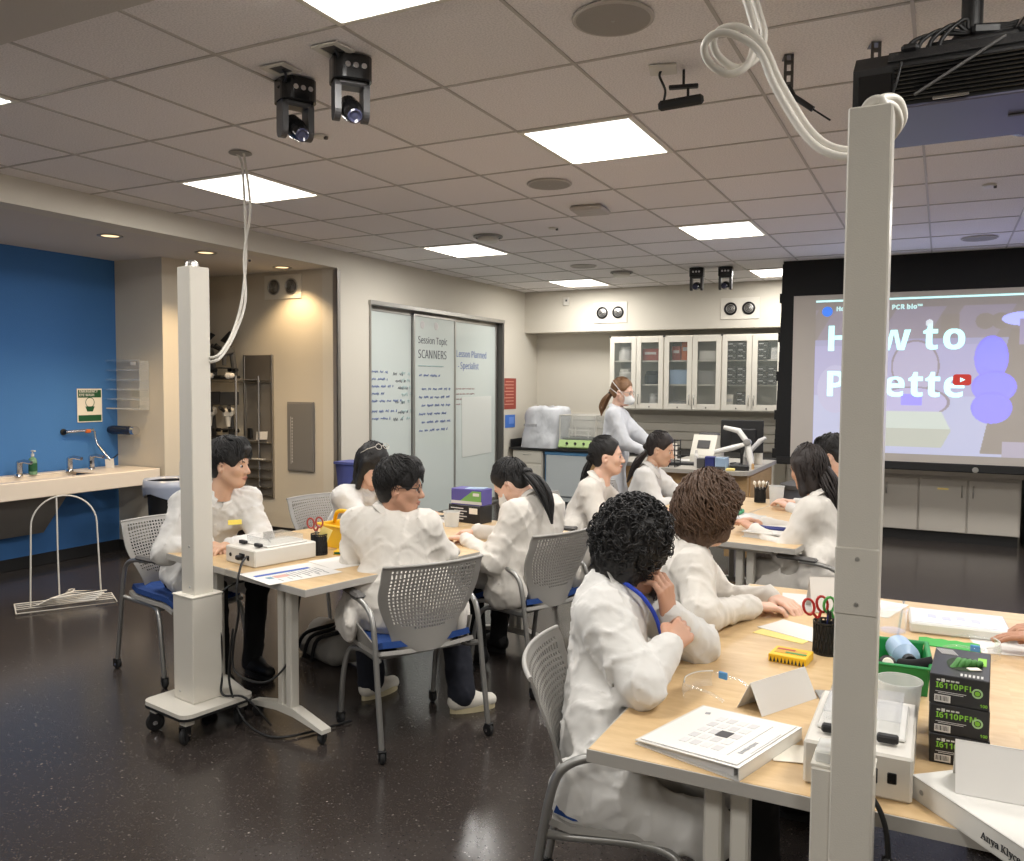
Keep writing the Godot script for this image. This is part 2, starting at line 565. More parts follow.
func build_ceiling() -> void:
	var root := struct(bx(mb(), Vector3(-5.95, CEIL + 0.06, -12.1), Vector3(4.5, CEIL + 0.25, 3.0)), "ceiling", M.plaster)
	var lit := {}
	for l in light_tiles(): lit[Vector2i(l[0], l[1])] = true
	var st := mb()
	box(st, X(), Vector3(DX - 0.008, 0.02, DZ - 0.008), 0.003)
	st.generate_normals()
	var tile := st.commit()
	var i0 := -3
	var i1 := 12
	var j0 := -6
	var j1 := 12
	for i in range(i0, i1 + 1):
		for j in range(j0, j1 + 1):
			if lit.has(Vector2i(i, j)): continue
			var x0 := maxf(GX + i * DX, -5.75)
			var x1 := minf(GX + (i + 1) * DX, 4.5)
			var z1 := minf(GZ - j * DZ, 3.0)
			var z0 := maxf(GZ - (j + 1) * DZ, -11.65)
			if x1 - x0 < 0.03 or z1 - z0 < 0.03: continue
			var xf := Transform3D(Basis().scaled(Vector3((x1 - x0) / DX, 1, (z1 - z0) / DZ)), Vector3((x0 + x1) / 2, CEIL + 0.014, (z0 + z1) / 2))
			inst(tile, "ceiling_tile", M.tile if (i * 7 + j * 3) % 4 else M.tile_b, root, xf)
	for i in range(i0 + 1, i1 + 1):
		var x := GX + i * DX
		struct(bx(mb(), Vector3(x - 0.007, CEIL - 0.002, -11.65), Vector3(x + 0.007, CEIL + 0.03, 3.0)), "grid_bar", M.tbar, root)
	for j in range(j0, j1 + 2):
		var z := GZ - j * DZ
		if z < -11.6 or z > 2.9: continue
		struct(bx(mb(), Vector3(-5.75, CEIL - 0.0015, z - 0.007), Vector3(4.5, CEIL + 0.028, z + 0.007)), "grid_bar", M.tbar, root)
	# recessed light panels
	var where := {"3,0": "bright ceiling light panel at the top edge above the two dark cameras", "3,3": "bright ceiling light panel beside the small hanging depth camera", "3,7": "bright ceiling light panel above the glazed wall cabinets", "3,11": "small bright ceiling light panel beside the black screen border", "-1,3": "bright ceiling light panel behind the thin hanging white cable", "-1,7": "bright ceiling light panel above the glass writing boards", "-1,11": "far ceiling light panel above the covered machine", "7,3": "ceiling light panel beyond the projector", "7,7": "ceiling light panel hidden over the screen side of the room", "-1,0": "ceiling light panel at the edge over the sink aisle", "7,0": "ceiling light panel over the near table end", "3,-4": "ceiling light panel behind the camera in the middle", "-1,-4": "ceiling light panel behind the camera on the sink side", "7,-4": "ceiling light panel behind the camera on the projector side", "10,3": "ceiling light panel by the side wall nearer the projector", "10,7": "ceiling light panel by the side wall nearer the screen"}
	for l in light_tiles():
		var key := "%d,%d" % [l[0], l[1]]
		var c := Vector3(GX + (l[0] + 0.5) * DX, CEIL, GZ - (l[1] + 0.5) * DZ)
		var t := thing("ceiling_light", where[key], "ceiling light", c, 0, "square ceiling light panels")
		var f := mb()
		for s in [-1.0, 1.0]:
			box(f, X(Vector3(s * (DX / 2 - 0.016), 0.006, 0)), Vector3(0.030, 0.028, DZ - 0.01), 0.003)
			box(f, X(Vector3(0, 0.006, s * (DZ / 2 - 0.016))), Vector3(DX - 0.06, 0.028, 0.030), 0.003)
		part(f, "frame", M.white_paint, t)
		part(box(mb(), X(Vector3(0, 0.014, 0)), Vector3(DX - 0.066, 0.012, DZ - 0.066), 0.002), "diffuser", glow("panel_glow", LIGHT_COL, PANEL_GLOW), t)
		var a := AreaLight3D.new()
		a.name = "panel_lamp"
		a.light_color = LIGHT_COL
		a.light_energy = PANEL_ENERGY
		a.area_size = Vector2(DX - 0.08, DZ - 0.08)
		a.shadow_enabled = true
		a.area_range = 20.0
		a.area_attenuation = 2.0
		t.add_child(a)
		a.position = Vector3(0, 0.004, 0)
		a.rotation_degrees = Vector3(-90, 0, 0)

# ---------------------------------------------------------------- things on the ceiling
func ptz_camera(label: String, at: Vector3, yaw: float, tilt: float) -> Node3D:
	var t := thing("tracking_camera", label, "camera", at, yaw, "black tracking cameras under the ceiling")
	var st := mb()
	prism(st, Transform3D(Basis(Vector3.RIGHT, -PI / 2), Vector3(0, -0.055, 0)), rounded(0.17, 0.17, 0.05), 0.10)
	part(st, "base", M.black_gloss, t)
	st = mb()
	for k in 3:
		lathe(st, X(Vector3(-0.03 + 0.035 * k, -0.055, 0.084), Vector3(90, 0, 0)), [Vector2(0, 0.008), Vector2(0.012, 0.008), Vector2(0.012, 0), Vector2(0.014, -0.006)], 10)
	part(st, "sockets", M.chrome, t)
	st = mb()
	for s in [-1.0, 1.0]:
		prism(st, Transform3D(Basis(Vector3.UP, PI / 2), Vector3(s * 0.062, -0.18, 0)), rounded(0.085, 0.18, 0.04), 0.028)
	box(st, X(Vector3(0, -0.112, 0)), Vector3(0.13, 0.03, 0.09), 0.01)
	part(st, "yoke", flat("camera_grey", Color8(58, 57, 58), 0.35), t)
	st = mb()
	var hx := X(Vector3(0, -0.215, 0), Vector3(tilt, 0, 0))
	lathe(st, hx * X(Vector3.ZERO, Vector3(90, 0, 0)), [Vector2(0, -0.06), Vector2(0.045, -0.055), Vector2(0.048, 0.02), Vector2(0.04, 0.07), Vector2(0.032, 0.10)], 18)
	var head := part(st, "camera_head", M.black_gloss, t)
	st = mb()
	lathe(st, hx * X(Vector3.ZERO, Vector3(90, 0, 0)), [Vector2(0.032, 0.101), Vector2(0.026, 0.106), Vector2(0.016, 0.098), Vector2(0, 0.102)], 18)
	part(st, "lens", flat("lens_glass", Color8(60, 62, 84), 0.08), head)
	return t

func build_ceiling_fittings() -> void:
	# round loudspeakers
	for d in [["large round ceiling speaker at the top edge of the picture", -1.17, -3.12], ["round ceiling speaker behind the bright panel in the middle of the ceiling", -2.50, -5.44], ["far round ceiling speaker near the back soffit", -3.83, -9.32], ["round ceiling speaker over the projection screen", 0.27, -9.14]]:
		var t := thing("ceiling_speaker", d[0], "speaker", Vector3(d[1], CEIL, d[2]), 0, "round ceiling speakers")
		part(lathe(mb(), X(), [Vector2(0.158, 0.0), Vector2(0.158, -0.005), Vector2(0.150, -0.010), Vector2(0.143, -0.009)], 40), "rim", M.tbar, t)
		part(lathe(mb(), X(), [Vector2(0.143, -0.009), Vector2(0.08, -0.011), Vector2(0, -0.012)], 40, true), "grille", bumpy(flat("speaker_grille", Color8(158, 152, 144), 0.6), M.tile.normal_texture, 8.0, 1.0), t)
		part(lathe(mb(), X(), [Vector2(0.008, -0.012), Vector2(0.006, -0.014), Vector2(0, -0.0145)], 10), "badge", M.steel, t)
	# two tracking cameras with their cable plates
	for d in [["black tracking camera nearer the hanging thin cable", "square ceiling cable plate behind the tracking camera nearer the hanging thin cable", Vector3(-2.735, CEIL, -3.10), Vector3(-2.685, CEIL, -2.95), 62.0], ["black tracking camera nearer the top light panel, head turned aside", "square ceiling cable plate behind the tracking camera nearer the top light panel", Vector3(-2.335, CEIL, -3.0), Vector3(-2.33, CEIL, -2.875), 50.0]]:
		ptz_camera(d[0], d[2], deg_to_rad(d[4]), 32.0)
		var p := thing("cable_plate", d[1], "cable plate", d[3], 0, "cable plates on the ceiling")
		var st := mb()
		for s in [-1.0, 1.0]:
			box(st, X(Vector3(s * 0.055, -0.004, 0)), Vector3(0.035, 0.008, 0.12), 0.002)
			box(st, X(Vector3(0, -0.004, s * 0.05)), Vector3(0.08, 0.008, 0.022), 0.002)
		part(st, "plate", M.white_plastic, p)
		part(box(mb(), X(Vector3(0, -0.002, 0)), Vector3(0.08, 0.004, 0.08)), "opening", M.grey_dark, p)
		var rel: Vector3 = d[2] - d[3]
		part(tube(mb(), curve([Vector3(0.01, 0, 0), Vector3(0.01, -0.02, -0.02), rel * 0.5 + Vector3(0, -0.035, 0.02), rel + Vector3(-0.03, -0.05, 0.08)], 5), 0.006, 6), "cable", M.black, p)
	# small far cameras
	ptz_camera("small far tracking camera left of its twin near the screen", Vector3(-2.66, CEIL, -10.04), 0.1, 12.0)
	ptz_camera("small far tracking camera next to the screen border", Vector3(-2.33, CEIL, -10.10), 0.1, 12.0)
	# depth camera bar
	var t := thing("depth_camera", "small black bar camera hanging from a short ceiling bracket", "camera", Vector3(-1.10, CEIL, -3.75), 0.25)
	part(box(mb(), X(Vector3(-0.06, -0.004, 0.03)), Vector3(0.12, 0.008, 0.12), 0.002), "plate", M.white_plastic, t)
	part(box(mb(), X(Vector3(0.03, -0.075, 0)), Vector3(0.13, 0.016, 0.03), 0.004), "bracket", M.black, t)
	part(rod(mb(), Vector3(0.03, -0.07, 0), Vector3(0.03, 0.0, 0), 0.006), "stem", M.black, t)
	part(box(mb(), X(Vector3(0.02, -0.15, 0.02), Vector3(18, 0, 6)), Vector3(0.20, 0.045, 0.05), 0.012), "sensor_bar", M.black, t)
	part(rod(mb(), Vector3(0.05, -0.13, 0.01), Vector3(0.05, -0.08, 0), 0.006), "arm", M.black, t)
	part(tube(mb(), curve([Vector3(-0.07, -0.005, 0.02), Vector3(-0.075, -0.03, 0.02), Vector3(-0.05, -0.09, 0.02), Vector3(-0.055, -0.14, 0.02)], 6), 0.006, 6), "cable", M.black, t)
	# wireless access point
	t = thing("access_point", "flat grey square wireless box on a ceiling tile", "access point", Vector3(-2.54, CEIL, -6.31), 0.1)
	part(box(mb(), X(Vector3(0, -0.02, 0)), Vector3(0.27, 0.04, 0.27), 0.015), "body", M.tbar, t)
	part(box(mb(), X(Vector3(0, -0.042, 0.02)), Vector3(0.05, 0.006, 0.012), 0.002), "logo_mark", M.white_gloss, t)
	# detectors
	for d in [["round smoke detector over the glass boards", -3.89, -7.08], ["round smoke detector near the far soffit", -3.60, -10.01]]:
		t = thing("smoke_detector", d[0], "detector", Vector3(d[1], CEIL, d[2]), 0, "smoke detectors")
		part(lathe(mb(), X(), [Vector2(0.14, 0), Vector2(0.14, -0.015), Vector2(0.12, -0.02)], 28), "base", M.grey_plastic, t)
		part(lathe(mb(), X(), [Vector2(0.10, -0.015), Vector2(0.105, -0.04), Vector2(0.09, -0.058), Vector2(0, -0.062)], 28), "cover", M.white_plastic, t)
	for d in [["sprinkler cover plate below the two dark cameras", -3.20, -3.84, CEIL], ["sprinkler cover plate in the middle of the ceiling", -3.16, -6.97, CEIL], ["sprinkler cover plate near the projector", 0.25, -6.80, CEIL], ["sprinkler cover plate in the alcove ceiling", -6.185, -6.29, 2.945]]:
		t = thing("sprinkler", d[0], "sprinkler", Vector3(d[1], d[3], d[2]), 0, "sprinkler heads")
		part(lathe(mb(), X(), [Vector2(0.045, 0), Vector2(0.045, -0.006), Vector2(0.03, -0.012), Vector2(0, -0.013)], 20), "cover", M.white_plastic, t)
		part(box(mb(), X(Vector3(0.035, -0.014, 0)), Vector3(0.02, 0.02, 0.02), 0.003), "clip", M.alu_dark, t)
	# perforated hanger straps
	for d in [["perforated metal strap hanging from the ceiling with a black rod aerial", -0.64, -3.84], ["perforated metal strap hanging beside the projector", -0.30, -3.86]]:
		t = thing("hanger_strap", d[0], "strap", Vector3(d[1], CEIL, d[2]), 0.3, "perforated straps on the ceiling")
		part(bx(mb(), Vector3(-0.02, -0.004, -0.01), Vector3(0.02, 0, 0.06)), "flange", M.alu_dark, t)
		var st := mb()
		for k in 3: bx(st, Vector3(-0.02, -0.045 * (k + 1) + 0.003, 0.054), Vector3(0.02, -0.045 * (k + 1) + 0.021, 0.058))
		bx(st, Vector3(-0.02, -0.14, 0.054), Vector3(-0.008, 0, 0.058))
		bx(st, Vector3(0.008, -0.14, 0.054), Vector3(0.02, 0, 0.058))
		part(st, "strap", M.alu_dark, t)
	t = thing("rod_aerial", "thin black rod aerial slanting down from a ceiling strap", "aerial", Vector3(-0.62, 2.98, -3.78))
	part(tube(mb(), [Vector3(0, 0.02, 0), Vector3(0.02, -0.03, 0), Vector3(0.10, -0.095, 0.0)], [0.008, 0.012, 0.012], 8), "sleeve", M.black, t)
	part(rod(mb(), Vector3(0.10, -0.095, 0), Vector3(0.17, -0.15, 0), 0.004, 6), "tip", M.black, t)
	build_projector()
	# cables
	t = thing("hanging_cable", "thin pair of white cables hanging from ceiling to the far mobile column", "cable", Vector3(-3.88, CEIL, -3.90))
	part(lathe(mb(), X(), [Vector2(0.07, 0), Vector2(0.07, -0.004), Vector2(0.0, -0.006)], 20), "ceiling_plate", M.grey_plastic, t)
	for q in [[Vector3(-0.03, 0, 0), Vector3(-0.023, -0.062, -0.036), Vector3(0.114, -0.371, 0.082), Vector3(0.276, -0.671, 0.242), Vector3(0.45, -0.956, 0.452), Vector3(0.6, -1.146, 0.668), Vector3(0.705, -1.253, 0.846), Vector3(0.70, -1.285, 0.895), Vector3(0.62, -1.285, 0.90)], [Vector3(0.025, 0, 0), Vector3(0.012, -0.062, -0.03), Vector3(0.142, -0.371, 0.068), Vector3(0.270, -0.671, 0.250), Vector3(0.463, -0.956, 0.44), Vector3(0.61, -1.146, 0.66), Vector3(0.709, -1.27, 0.844), Vector3(0.70, -1.305, 0.895), Vector3(0.62, -1.305, 0.90)]]:
		part(tube(mb(), curve(q, 8), 0.0075, 6), "cable", M.white_plastic, t)
	t = thing("cable_hose", "thick looped white cable hoses running from ceiling to the near column", "cable", Vector3(-0.47, CEIL, -2.2))
	var run_a := [Vector3(-0.072, 0.000, -0.347), Vector3(-0.057, -0.241, -0.325), Vector3(-0.034, -0.332, -0.319), Vector3(-0.014, -0.407, -0.313), Vector3(-0.030, -0.473, -0.301), Vector3(-0.078, -0.502, -0.275), Vector3(-0.124, -0.474, -0.253), Vector3(-0.138, -0.436, -0.226), Vector3(-0.112, -0.408, -0.219), Vector3(-0.057, -0.413, -0.224), Vector3(0.000, -0.468, -0.227), Vector3(0.044, -0.567, -0.221), Vector3(0.091, -0.655, -0.217), Vector3(0.138, -0.729, -0.203), Vector3(0.186, -0.775, -0.191), Vector3(0.243, -0.799, -0.173), Vector3(0.299, -0.802, -0.157), Vector3(0.341, -0.780, -0.135), Vector3(0.364, -0.751, -0.103), Vector3(0.354, -0.719, -0.066), Vector3(0.327, -0.719, -0.030), Vector3(0.302, -0.744, 0.018)]
	var run_b := [Vector3(-0.091, 0.000, -0.314), Vector3(-0.075, -0.251, -0.292), Vector3(-0.052, -0.341, -0.287), Vector3(-0.033, -0.416, -0.281), Vector3(-0.048, -0.498, -0.268), Vector3(-0.095, -0.527, -0.242), Vector3(-0.142, -0.499, -0.220), Vector3(-0.155, -0.462, -0.193), Vector3(-0.129, -0.433, -0.186), Vector3(-0.075, -0.439, -0.191), Vector3(-0.006, -0.493, -0.200), Vector3(0.037, -0.590, -0.193), Vector3(0.084, -0.678, -0.190), Vector3(0.131, -0.751, -0.176), Vector3(0.179, -0.796, -0.163), Vector3(0.235, -0.820, -0.146), Vector3(0.291, -0.823, -0.129), Vector3(0.333, -0.801, -0.107), Vector3(0.356, -0.772, -0.075), Vector3(0.346, -0.741, -0.038), Vector3(0.319, -0.740, -0.002), Vector3(0.295, -0.765, 0.045)]
	for pts in [run_a, run_b]:
		part(tube(mb(), curve(pts, 5), 0.0108, 8), "hose", M.white_plastic, t)

func build_projector() -> void:
	var t := thing("projector", "large black ceiling projector with ribbed side above the near column", "projector", Vector3(0.12, 2.6, -3.17), deg_to_rad(-1.0))
	# body section in depth: flat base, upright sides, bevelled shoulders
	var st := mb()
	var sec := [Vector2(-0.24, 0.0), Vector2(0.24, 0.0), Vector2(0.24, 0.125), Vector2(0.17, 0.185), Vector2(-0.17, 0.185), Vector2(-0.24, 0.125)]
	prism(st, Transform3D(Basis(Vector3.UP, PI / 2), Vector3(0, 0, 0)), sec, 0.80)
	part(st, "case", M.black, t)
	st = mb()
	box(st, X(Vector3(0, -0.004, 0)), Vector3(0.80, 0.012, 0.478), 0.004)
	part(st, "base_plate", flat("projector_base", Color8(82, 82, 104), 0.4), t)
	for k in 9:
		part(box(mb(), X(Vector3(0.05, 0.012 + k * 0.0125, 0.246)), Vector3(0.66, 0.0065, 0.014), 0.002), "fin", M.black_gloss, t)
	part(box(mb(), X(Vector3(-0.335, 0.055, 0.243)), Vector3(0.1, 0.10, 0.008), 0.003), "end_panel", M.black_gloss, t)
	part(box(mb(), X(Vector3(-0.12, 0.008, 0.248)), Vector3(0.1, 0.014, 0.006), 0.001), "sockets", M.chrome, t)
	part(box(mb(), X(Vector3(0.0, 0.16, 0.212), Vector3(-40.6, 0, 0)), Vector3(0.6, 0.05, 0.006), 0.001), "vent_grille", bumpy(flat("vent_black", Color8(26, 26, 27), 0.4), M.tile.normal_texture, 14.0, 1.5), t)
	part(box(mb(), X(Vector3(0.10, -0.012, 0.02)), Vector3(0.12, 0.006, 0.02), 0.002), "base_mark", M.grey_dark, t)
	part(lathe(mb(), X(Vector3(0.1, 0.06, -0.245), Vector3(-90, 0, 0)), [Vector2(0.07, 0), Vector2(0.07, 0.03), Vector2(0.055, 0.04), Vector2(0.0, 0.02)], 24), "lens", M.black_gloss, t)
	part(rod(mb(), Vector3(-0.07, 0.2, 0.0), Vector3(-0.07, CEIL - 2.6, 0.0), 0.032, 16), "mount_pole", M.black, t)
	st = mb()
	box(st, X(Vector3(-0.07, 0.215, 0)), Vector3(0.26, 0.03, 0.2), 0.008)
	lathe(st, X(Vector3(-0.07, 0.22, 0)), [Vector2(0.0, 0.05), Vector2(0.055, 0.045), Vector2(0.07, 0.02), Vector2(0.07, 0)], 20)
	box(st, X(Vector3(-0.02, 0.255, 0.04), Vector3(0, 20, 0)), Vector3(0.12, 0.035, 0.06), 0.008)
	part(st, "mount_plate", M.black, t)
	part(lathe(mb(), X(Vector3(0.10, 0.25, 0.06), Vector3(20, 0, 15)), [Vector2(0, -0.02), Vector2(0.05, -0.02), Vector2(0.055, 0.01), Vector2(0.03, 0.03), Vector2(0, 0.03)], 18), "knob", M.chrome, t)
	for k in 4:
		var q := [Vector3(-0.25 + 0.03 * k, 0.18, 0.14), Vector3(-0.24 + 0.03 * k, 0.23, 0.12), Vector3(-0.18 + 0.03 * k, 0.26 + 0.01 * k, 0.08), Vector3(-0.06, 0.25, 0.06), Vector3(0.12, 0.27 - 0.012 * k, 0.05), Vector3(0.36, 0.25 - 0.01 * k, 0.03)]
		part(tube(mb(), curve(q, 6), 0.007, 6), "cable", M.black, t)
	part(box(mb(), X(Vector3(-0.24, 0.185, 0.20)), Vector3(0.05, 0.025, 0.03), 0.008), "cable_clip", M.black, t)
	part(tube(mb(), curve([Vector3(-0.26, 0.13, 0.245), Vector3(-0.27, 0.07, 0.258), Vector3(-0.29, 0.0, 0.25), Vector3(-0.27, -0.01, 0.24)], 6), 0.004, 6), "thin_cable", M.black, t)
	part(tube(mb(), [Vector3(-0.22, 0.02, 0.26), Vector3(0.02, 0.16, 0.25)], 0.005, 6), "strap", M.grey_dark, t)

# ---------------------------------------------------------------- the alcove with the sink and the niche
func downlight(label: String, at: Vector3, energy: float) -> void:
	var t := thing("downlight", label, "downlight", at, 0, "round alcove downlights")
	part(lathe(mb(), X(), [Vector2(0.10, 0.0), Vector2(0.10, -0.006), Vector2(0.072, -0.004), Vector2(0.070, 0.0)], 28), "ring", M.alu, t)
	part(lathe(mb(), X(), [Vector2(0.071, 0.0), Vector2(0.0, -0.003)], 28), "lamp_face", glow("down_glow", Color(1.0, 0.86, 0.66), 1.6), t)
	var s := SpotLight3D.new()
	s.name = "downlight_lamp"
	s.light_color = Color(1.0, 0.87, 0.68)
	s.light_energy = energy
	s.spot_range = 12.0
	s.spot_attenuation = 2.0
	s.spot_angle = 58.0
	s.spot_angle_attenuation = 0.6
	s.light_size = 0.05
	s.shadow_enabled = true
	t.add_child(s)
	s.position = Vector3(0, -0.012, 0)
	s.rotation_degrees = Vector3(-90, 0, 0)

func faucet(label: String, z: float, dark := false) -> void:
	var t := thing("sensor_faucet", label, "faucet", Vector3(-7.34, 0.875, z), 0, "chrome faucets at the long sink")
	part(lathe(mb(), X(), [Vector2(0.032, 0), Vector2(0.028, 0.012), Vector2(0.022, 0.02)], 16), "base", M.chrome, t)
	part(box(mb(), X(Vector3(0, 0.075, 0)), Vector3(0.045, 0.12, 0.05), 0.012), "body", M.chrome, t)
	part(tube(mb(), [Vector3(0, 0.12, 0), Vector3(0.06, 0.135, -0.005), Vector3(0.16, 0.125, -0.01)], [0.02, 0.018, 0.016], 10), "spout", M.chrome, t)
	if dark: part(box(mb(), X(Vector3(0.02, 0.07, 0.026)), Vector3(0.02, 0.03, 0.004)), "sensor", M.black, t)

func build_alcove() -> void:
	downlight("lit round downlight in the alcove ceiling above the sink", Vector3(-6.24, 2.943, -4.79), 2.6)
	downlight("lit round downlight above the far mobile column", Vector3(-6.21, 2.943, -5.79), 2.6)
	downlight("lit round downlight over the round vent plate in the niche", Vector3(-6.25, 2.943, -6.86), 1.9)
	# long sink counter
	var t := thing("sink_counter", "long cream trough sink counter along the blue wall", "counter", Vector3(-7.17, 0, -1.98))
	var st := mb()
	box(st, X(Vector3(0.295, 0.80, -1.4)), Vector3(0.03, 0.15, 4.8), 0.006)
	box(st, X(Vector3(0.25, 0.868, -1.4)), Vector3(0.10, 0.014, 4.8), 0.003)
	box(st, X(Vector3(-0.25, 0.868, -1.4)), Vector3(0.12, 0.014, 4.8), 0.003)
	box(st, X(Vector3(0, 0.868, -3.5)), Vector3(0.42, 0.014, 0.6), 0.003)
	box(st, X(Vector3(0, 0.868, -1.6)), Vector3(0.42, 0.014, 0.5), 0.003)
	part(st, "top", M.corian, t)
	for zz in [-2.6, -0.6]:
		st = mb()
		box(st, X(Vector3(0, 0.745, zz)), Vector3(0.40, 0.012, 1.3), 0.003)
		for s in [-1.0, 1.0]: box(st, X(Vector3(s * 0.195, 0.80, zz)), Vector3(0.012, 0.12, 1.3), 0.003)
		part(st, "basin", M.corian, t)
	st = mb()
	prism(st, Transform3D(Basis(), Vector3(0, 0, -1.4)), [Vector2(0.18, 0.725), Vector2(0.19, 0.72), Vector2(-0.18, 0.33), Vector2(-0.19, 0.335)], 3.0)
	part(st, "knee_panel", M.panel_grey, t)
	part(box(mb(), X(Vector3(-0.13, 0.5, -2.25)), Vector3(0.3, 0.45, 0.02), 0.003), "bracket", M.grey_dark, t)
	faucet("chrome sensor faucet under the eyewash arm", -5.15)
	faucet("chrome faucet with a dark sensor window next to the white tag", -5.38, true)
	faucet("chrome faucet beside the green soap bottle", -4.66)
	t = thing("soap_bottle", "green and clear pump soap bottle on the sink counter", "soap bottle", Vector3(-7.36, 0.875, -4.80))
	part(lathe(mb(), X(), [Vector2(0, 0), Vector2(0.034, 0), Vector2(0.036, 0.01), Vector2(0.036, 0.12), Vector2(0.03, 0.145), Vector2(0.012, 0.16), Vector2(0.012, 0.17)], 18), "bottle", flat("soap_green", Color8(112, 150, 120), 0.25), t)
	part(lathe(mb(), X(), [Vector2(0.0365, 0.03), Vector2(0.037, 0.035), Vector2(0.037, 0.10), Vector2(0.0365, 0.105)], 18), "sticker", M.green_dark, t)
	part(lathe(mb(), X(), [Vector2(0.014, 0.165), Vector2(0.014, 0.19), Vector2(0.006, 0.192), Vector2(0.006, 0.21)], 12), "collar", M.white_gloss, t)
	part(box(mb(), X(Vector3(0.012, 0.215, 0)), Vector3(0.055, 0.014, 0.018), 0.004), "pump_head", M.white_gloss, t)
	# eyewash
	t = thing("eyewash_station", "chrome wall eyewash arm with orange lever and white hang tag", "eyewash", Vector3(-7.5, 1.24, -5.2))
	part(lathe(mb(), X(Vector3.ZERO, Vector3(0, 0, -90)), [Vector2(0.03, 0), Vector2(0.03, 0.012), Vector2(0.018, 0.016), Vector2(0.018, 0.05)], 14), "wall_flange", M.black, t)
	part(tube(mb(), [Vector3(0.04, 0, 0), Vector3(0.05, 0.005, -0.12), Vector3(0.06, 0.01, -0.28)], 0.014, 10), "pipe", M.chrome, t)
	part(box(mb(), X(Vector3(0.06, 0.0, -0.22)), Vector3(0.035, 0.035, 0.05), 0.006), "lever", M.orange, t)
	part(tube(mb(), curve([Vector3(0.06, 0.0, -0.29), Vector3(0.08, -0.12, -0.30), Vector3(0.15, -0.22, -0.33), Vector3(0.2, -0.29, -0.36)], 5), 0.012, 8), "drop_arm", M.chrome, t)
	part(tube(mb(), [Vector3(0.2, -0.29, -0.36), Vector3(0.26, -0.23, -0.4)], 0.006, 6), "strap", M.black, t)
	part(box(mb(), X(Vector3(0.2, -0.335, -0.35), Vector3(0, 30, 4)), Vector3(0.085, 0.12, 0.004), 0.001), "tag", M.paper, t)
	# sign
	t = thing("eyewash_sign", "green and white emergency eyewash sign on the blue wall", "sign", Vector3(-7.497, 1.49, -5.485), PI / 2)
	part(box(mb(), X(Vector3(0, 0, 0.003)), Vector3(0.27, 0.33, 0.006), 0.001), "board", M.paper_warm, t)
	part(box(mb(), X(Vector3(0, 0.115, 0.007)), Vector3(0.25, 0.075, 0.002)), "header", M.green_dark, t)
	part(box(mb(), X(Vector3(0, -0.125, 0.007)), Vector3(0.25, 0.06, 0.002)), "footer", M.green_dark, t)
	letters("lettering", "EMERGENCY", 0.034, M.paper, t, X(Vector3(-0.115, 0.118, 0.009)), true)
	letters("lettering", "EYE WASH", 0.034, M.paper, t, X(Vector3(-0.115, 0.083, 0.009)), true)
	st = mb()
	lathe(st, X(Vector3(0, 0.03, 0.007), Vector3(90, 0, 0)), [Vector2(0.05, 0.002), Vector2(0.044, 0.002)], 20)
	prism(st, X(Vector3(0, -0.03, 0.008)), [Vector2(-0.05, 0.02), Vector2(0.05, 0.02), Vector2(0.03, -0.03), Vector2(-0.03, -0.03)], 0.002)
	part(st, "eyewash_picture", M.green_dark, t)
	# clear wall organiser on the stub wall
	t = thing("acrylic_rack", "clear acrylic wall rack with five shelves beside the blue wall", "rack", Vector3(-7.26, 1.69, -5.80))
	part(box(mb(), X(Vector3(0, 0, 0.012)), Vector3(0.50, 0.48, 0.005)), "back_sheet", M.clear_thin, t)
	for k in 6:
		part(box(mb(), X(Vector3(0, -0.24 + k * 0.096, 0.07)), Vector3(0.50, 0.007, 0.11), 0.002), "shelf", M.clear, t)
		part(box(mb(), X(Vector3(0, -0.232 + k * 0.096, 0.125)), Vector3(0.50, 0.012, 0.005), 0.001), "lip", M.white_plastic if k < 1 else M.clear, t)
	for s in [-1.0, 1.0]: part(box(mb(), X(Vector3(s * 0.25, 0, 0.07)), Vector3(0.006, 0.48, 0.11), 0.002), "side_sheet", M.clear, t)
	part(box(mb(), X(Vector3(0.17, 0.215, 0.13)), Vector3(0.07, 0.03, 0.004), 0.001), "sticker", M.paper, t)
	# towel holder
	t = thing("towel_holder", "dark chrome paper roll holder sticking out of the stub wall", "holder", Vector3(-7.33, 1.24, -5.80))
	part(box(mb(), X(Vector3(0, 0, 0.03)), Vector3(0.08, 0.05, 0.06), 0.01), "mount", M.chrome, t)
	part(lathe(mb(), X(Vector3(0, 0, 0.09), Vector3(0, 0, 90)), [Vector2(0, -0.2), Vector2(0.03, -0.2), Vector2(0.045, -0.12), Vector2(0.045, 0.12), Vector2(0.03, 0.2), Vector2(0, 0.2)], 18), "roll_cover", flat("smoked_chrome", Color8(60, 62, 74), 0.2, 0.5), t)
	part(lathe(mb(), X(Vector3(0.2, 0, 0.09), Vector3(0, 0, -90)), [Vector2(0.045, -0.03), Vector2(0.045, 0.015), Vector2(0, 0.02)], 18), "end_cap", M.chrome, t)
	# black bin with a clear liner at the end of the counter
	t = thing("waste_bin", "black waste bin with a pale plastic liner behind the far column", "bin", Vector3(-6.22, 0, -5.35))
	part(lathe(mb(), X(), [Vector2(0, 0.0), Vector2(0.17, 0.0), Vector2(0.2, 0.78), Vector2(0.215, 0.79), Vector2(0.215, 0.83), Vector2(0.19, 0.83), Vector2(0.16, 0.05)], 24), "body", M.black, t)
	var sh := []
	for i in 5:
		var row := []
		for j in 25:
			var a := TAU * j / 24.0
			var rr: float = [0.185, 0.205, 0.232, 0.236, 0.228][i] + 0.008 * sin(a * 7.0 + i)
			row.append(Vector3(cos(a) * rr, [0.76, 0.845, 0.85, 0.78, 0.70 + 0.03 * sin(a * 3.0)][i], -sin(a) * rr))
		sh.append(row)
	part(sheet(mb(), sh, 0.002), "liner", flat("liner_film", Color8(150, 158, 176), 0.3), t)
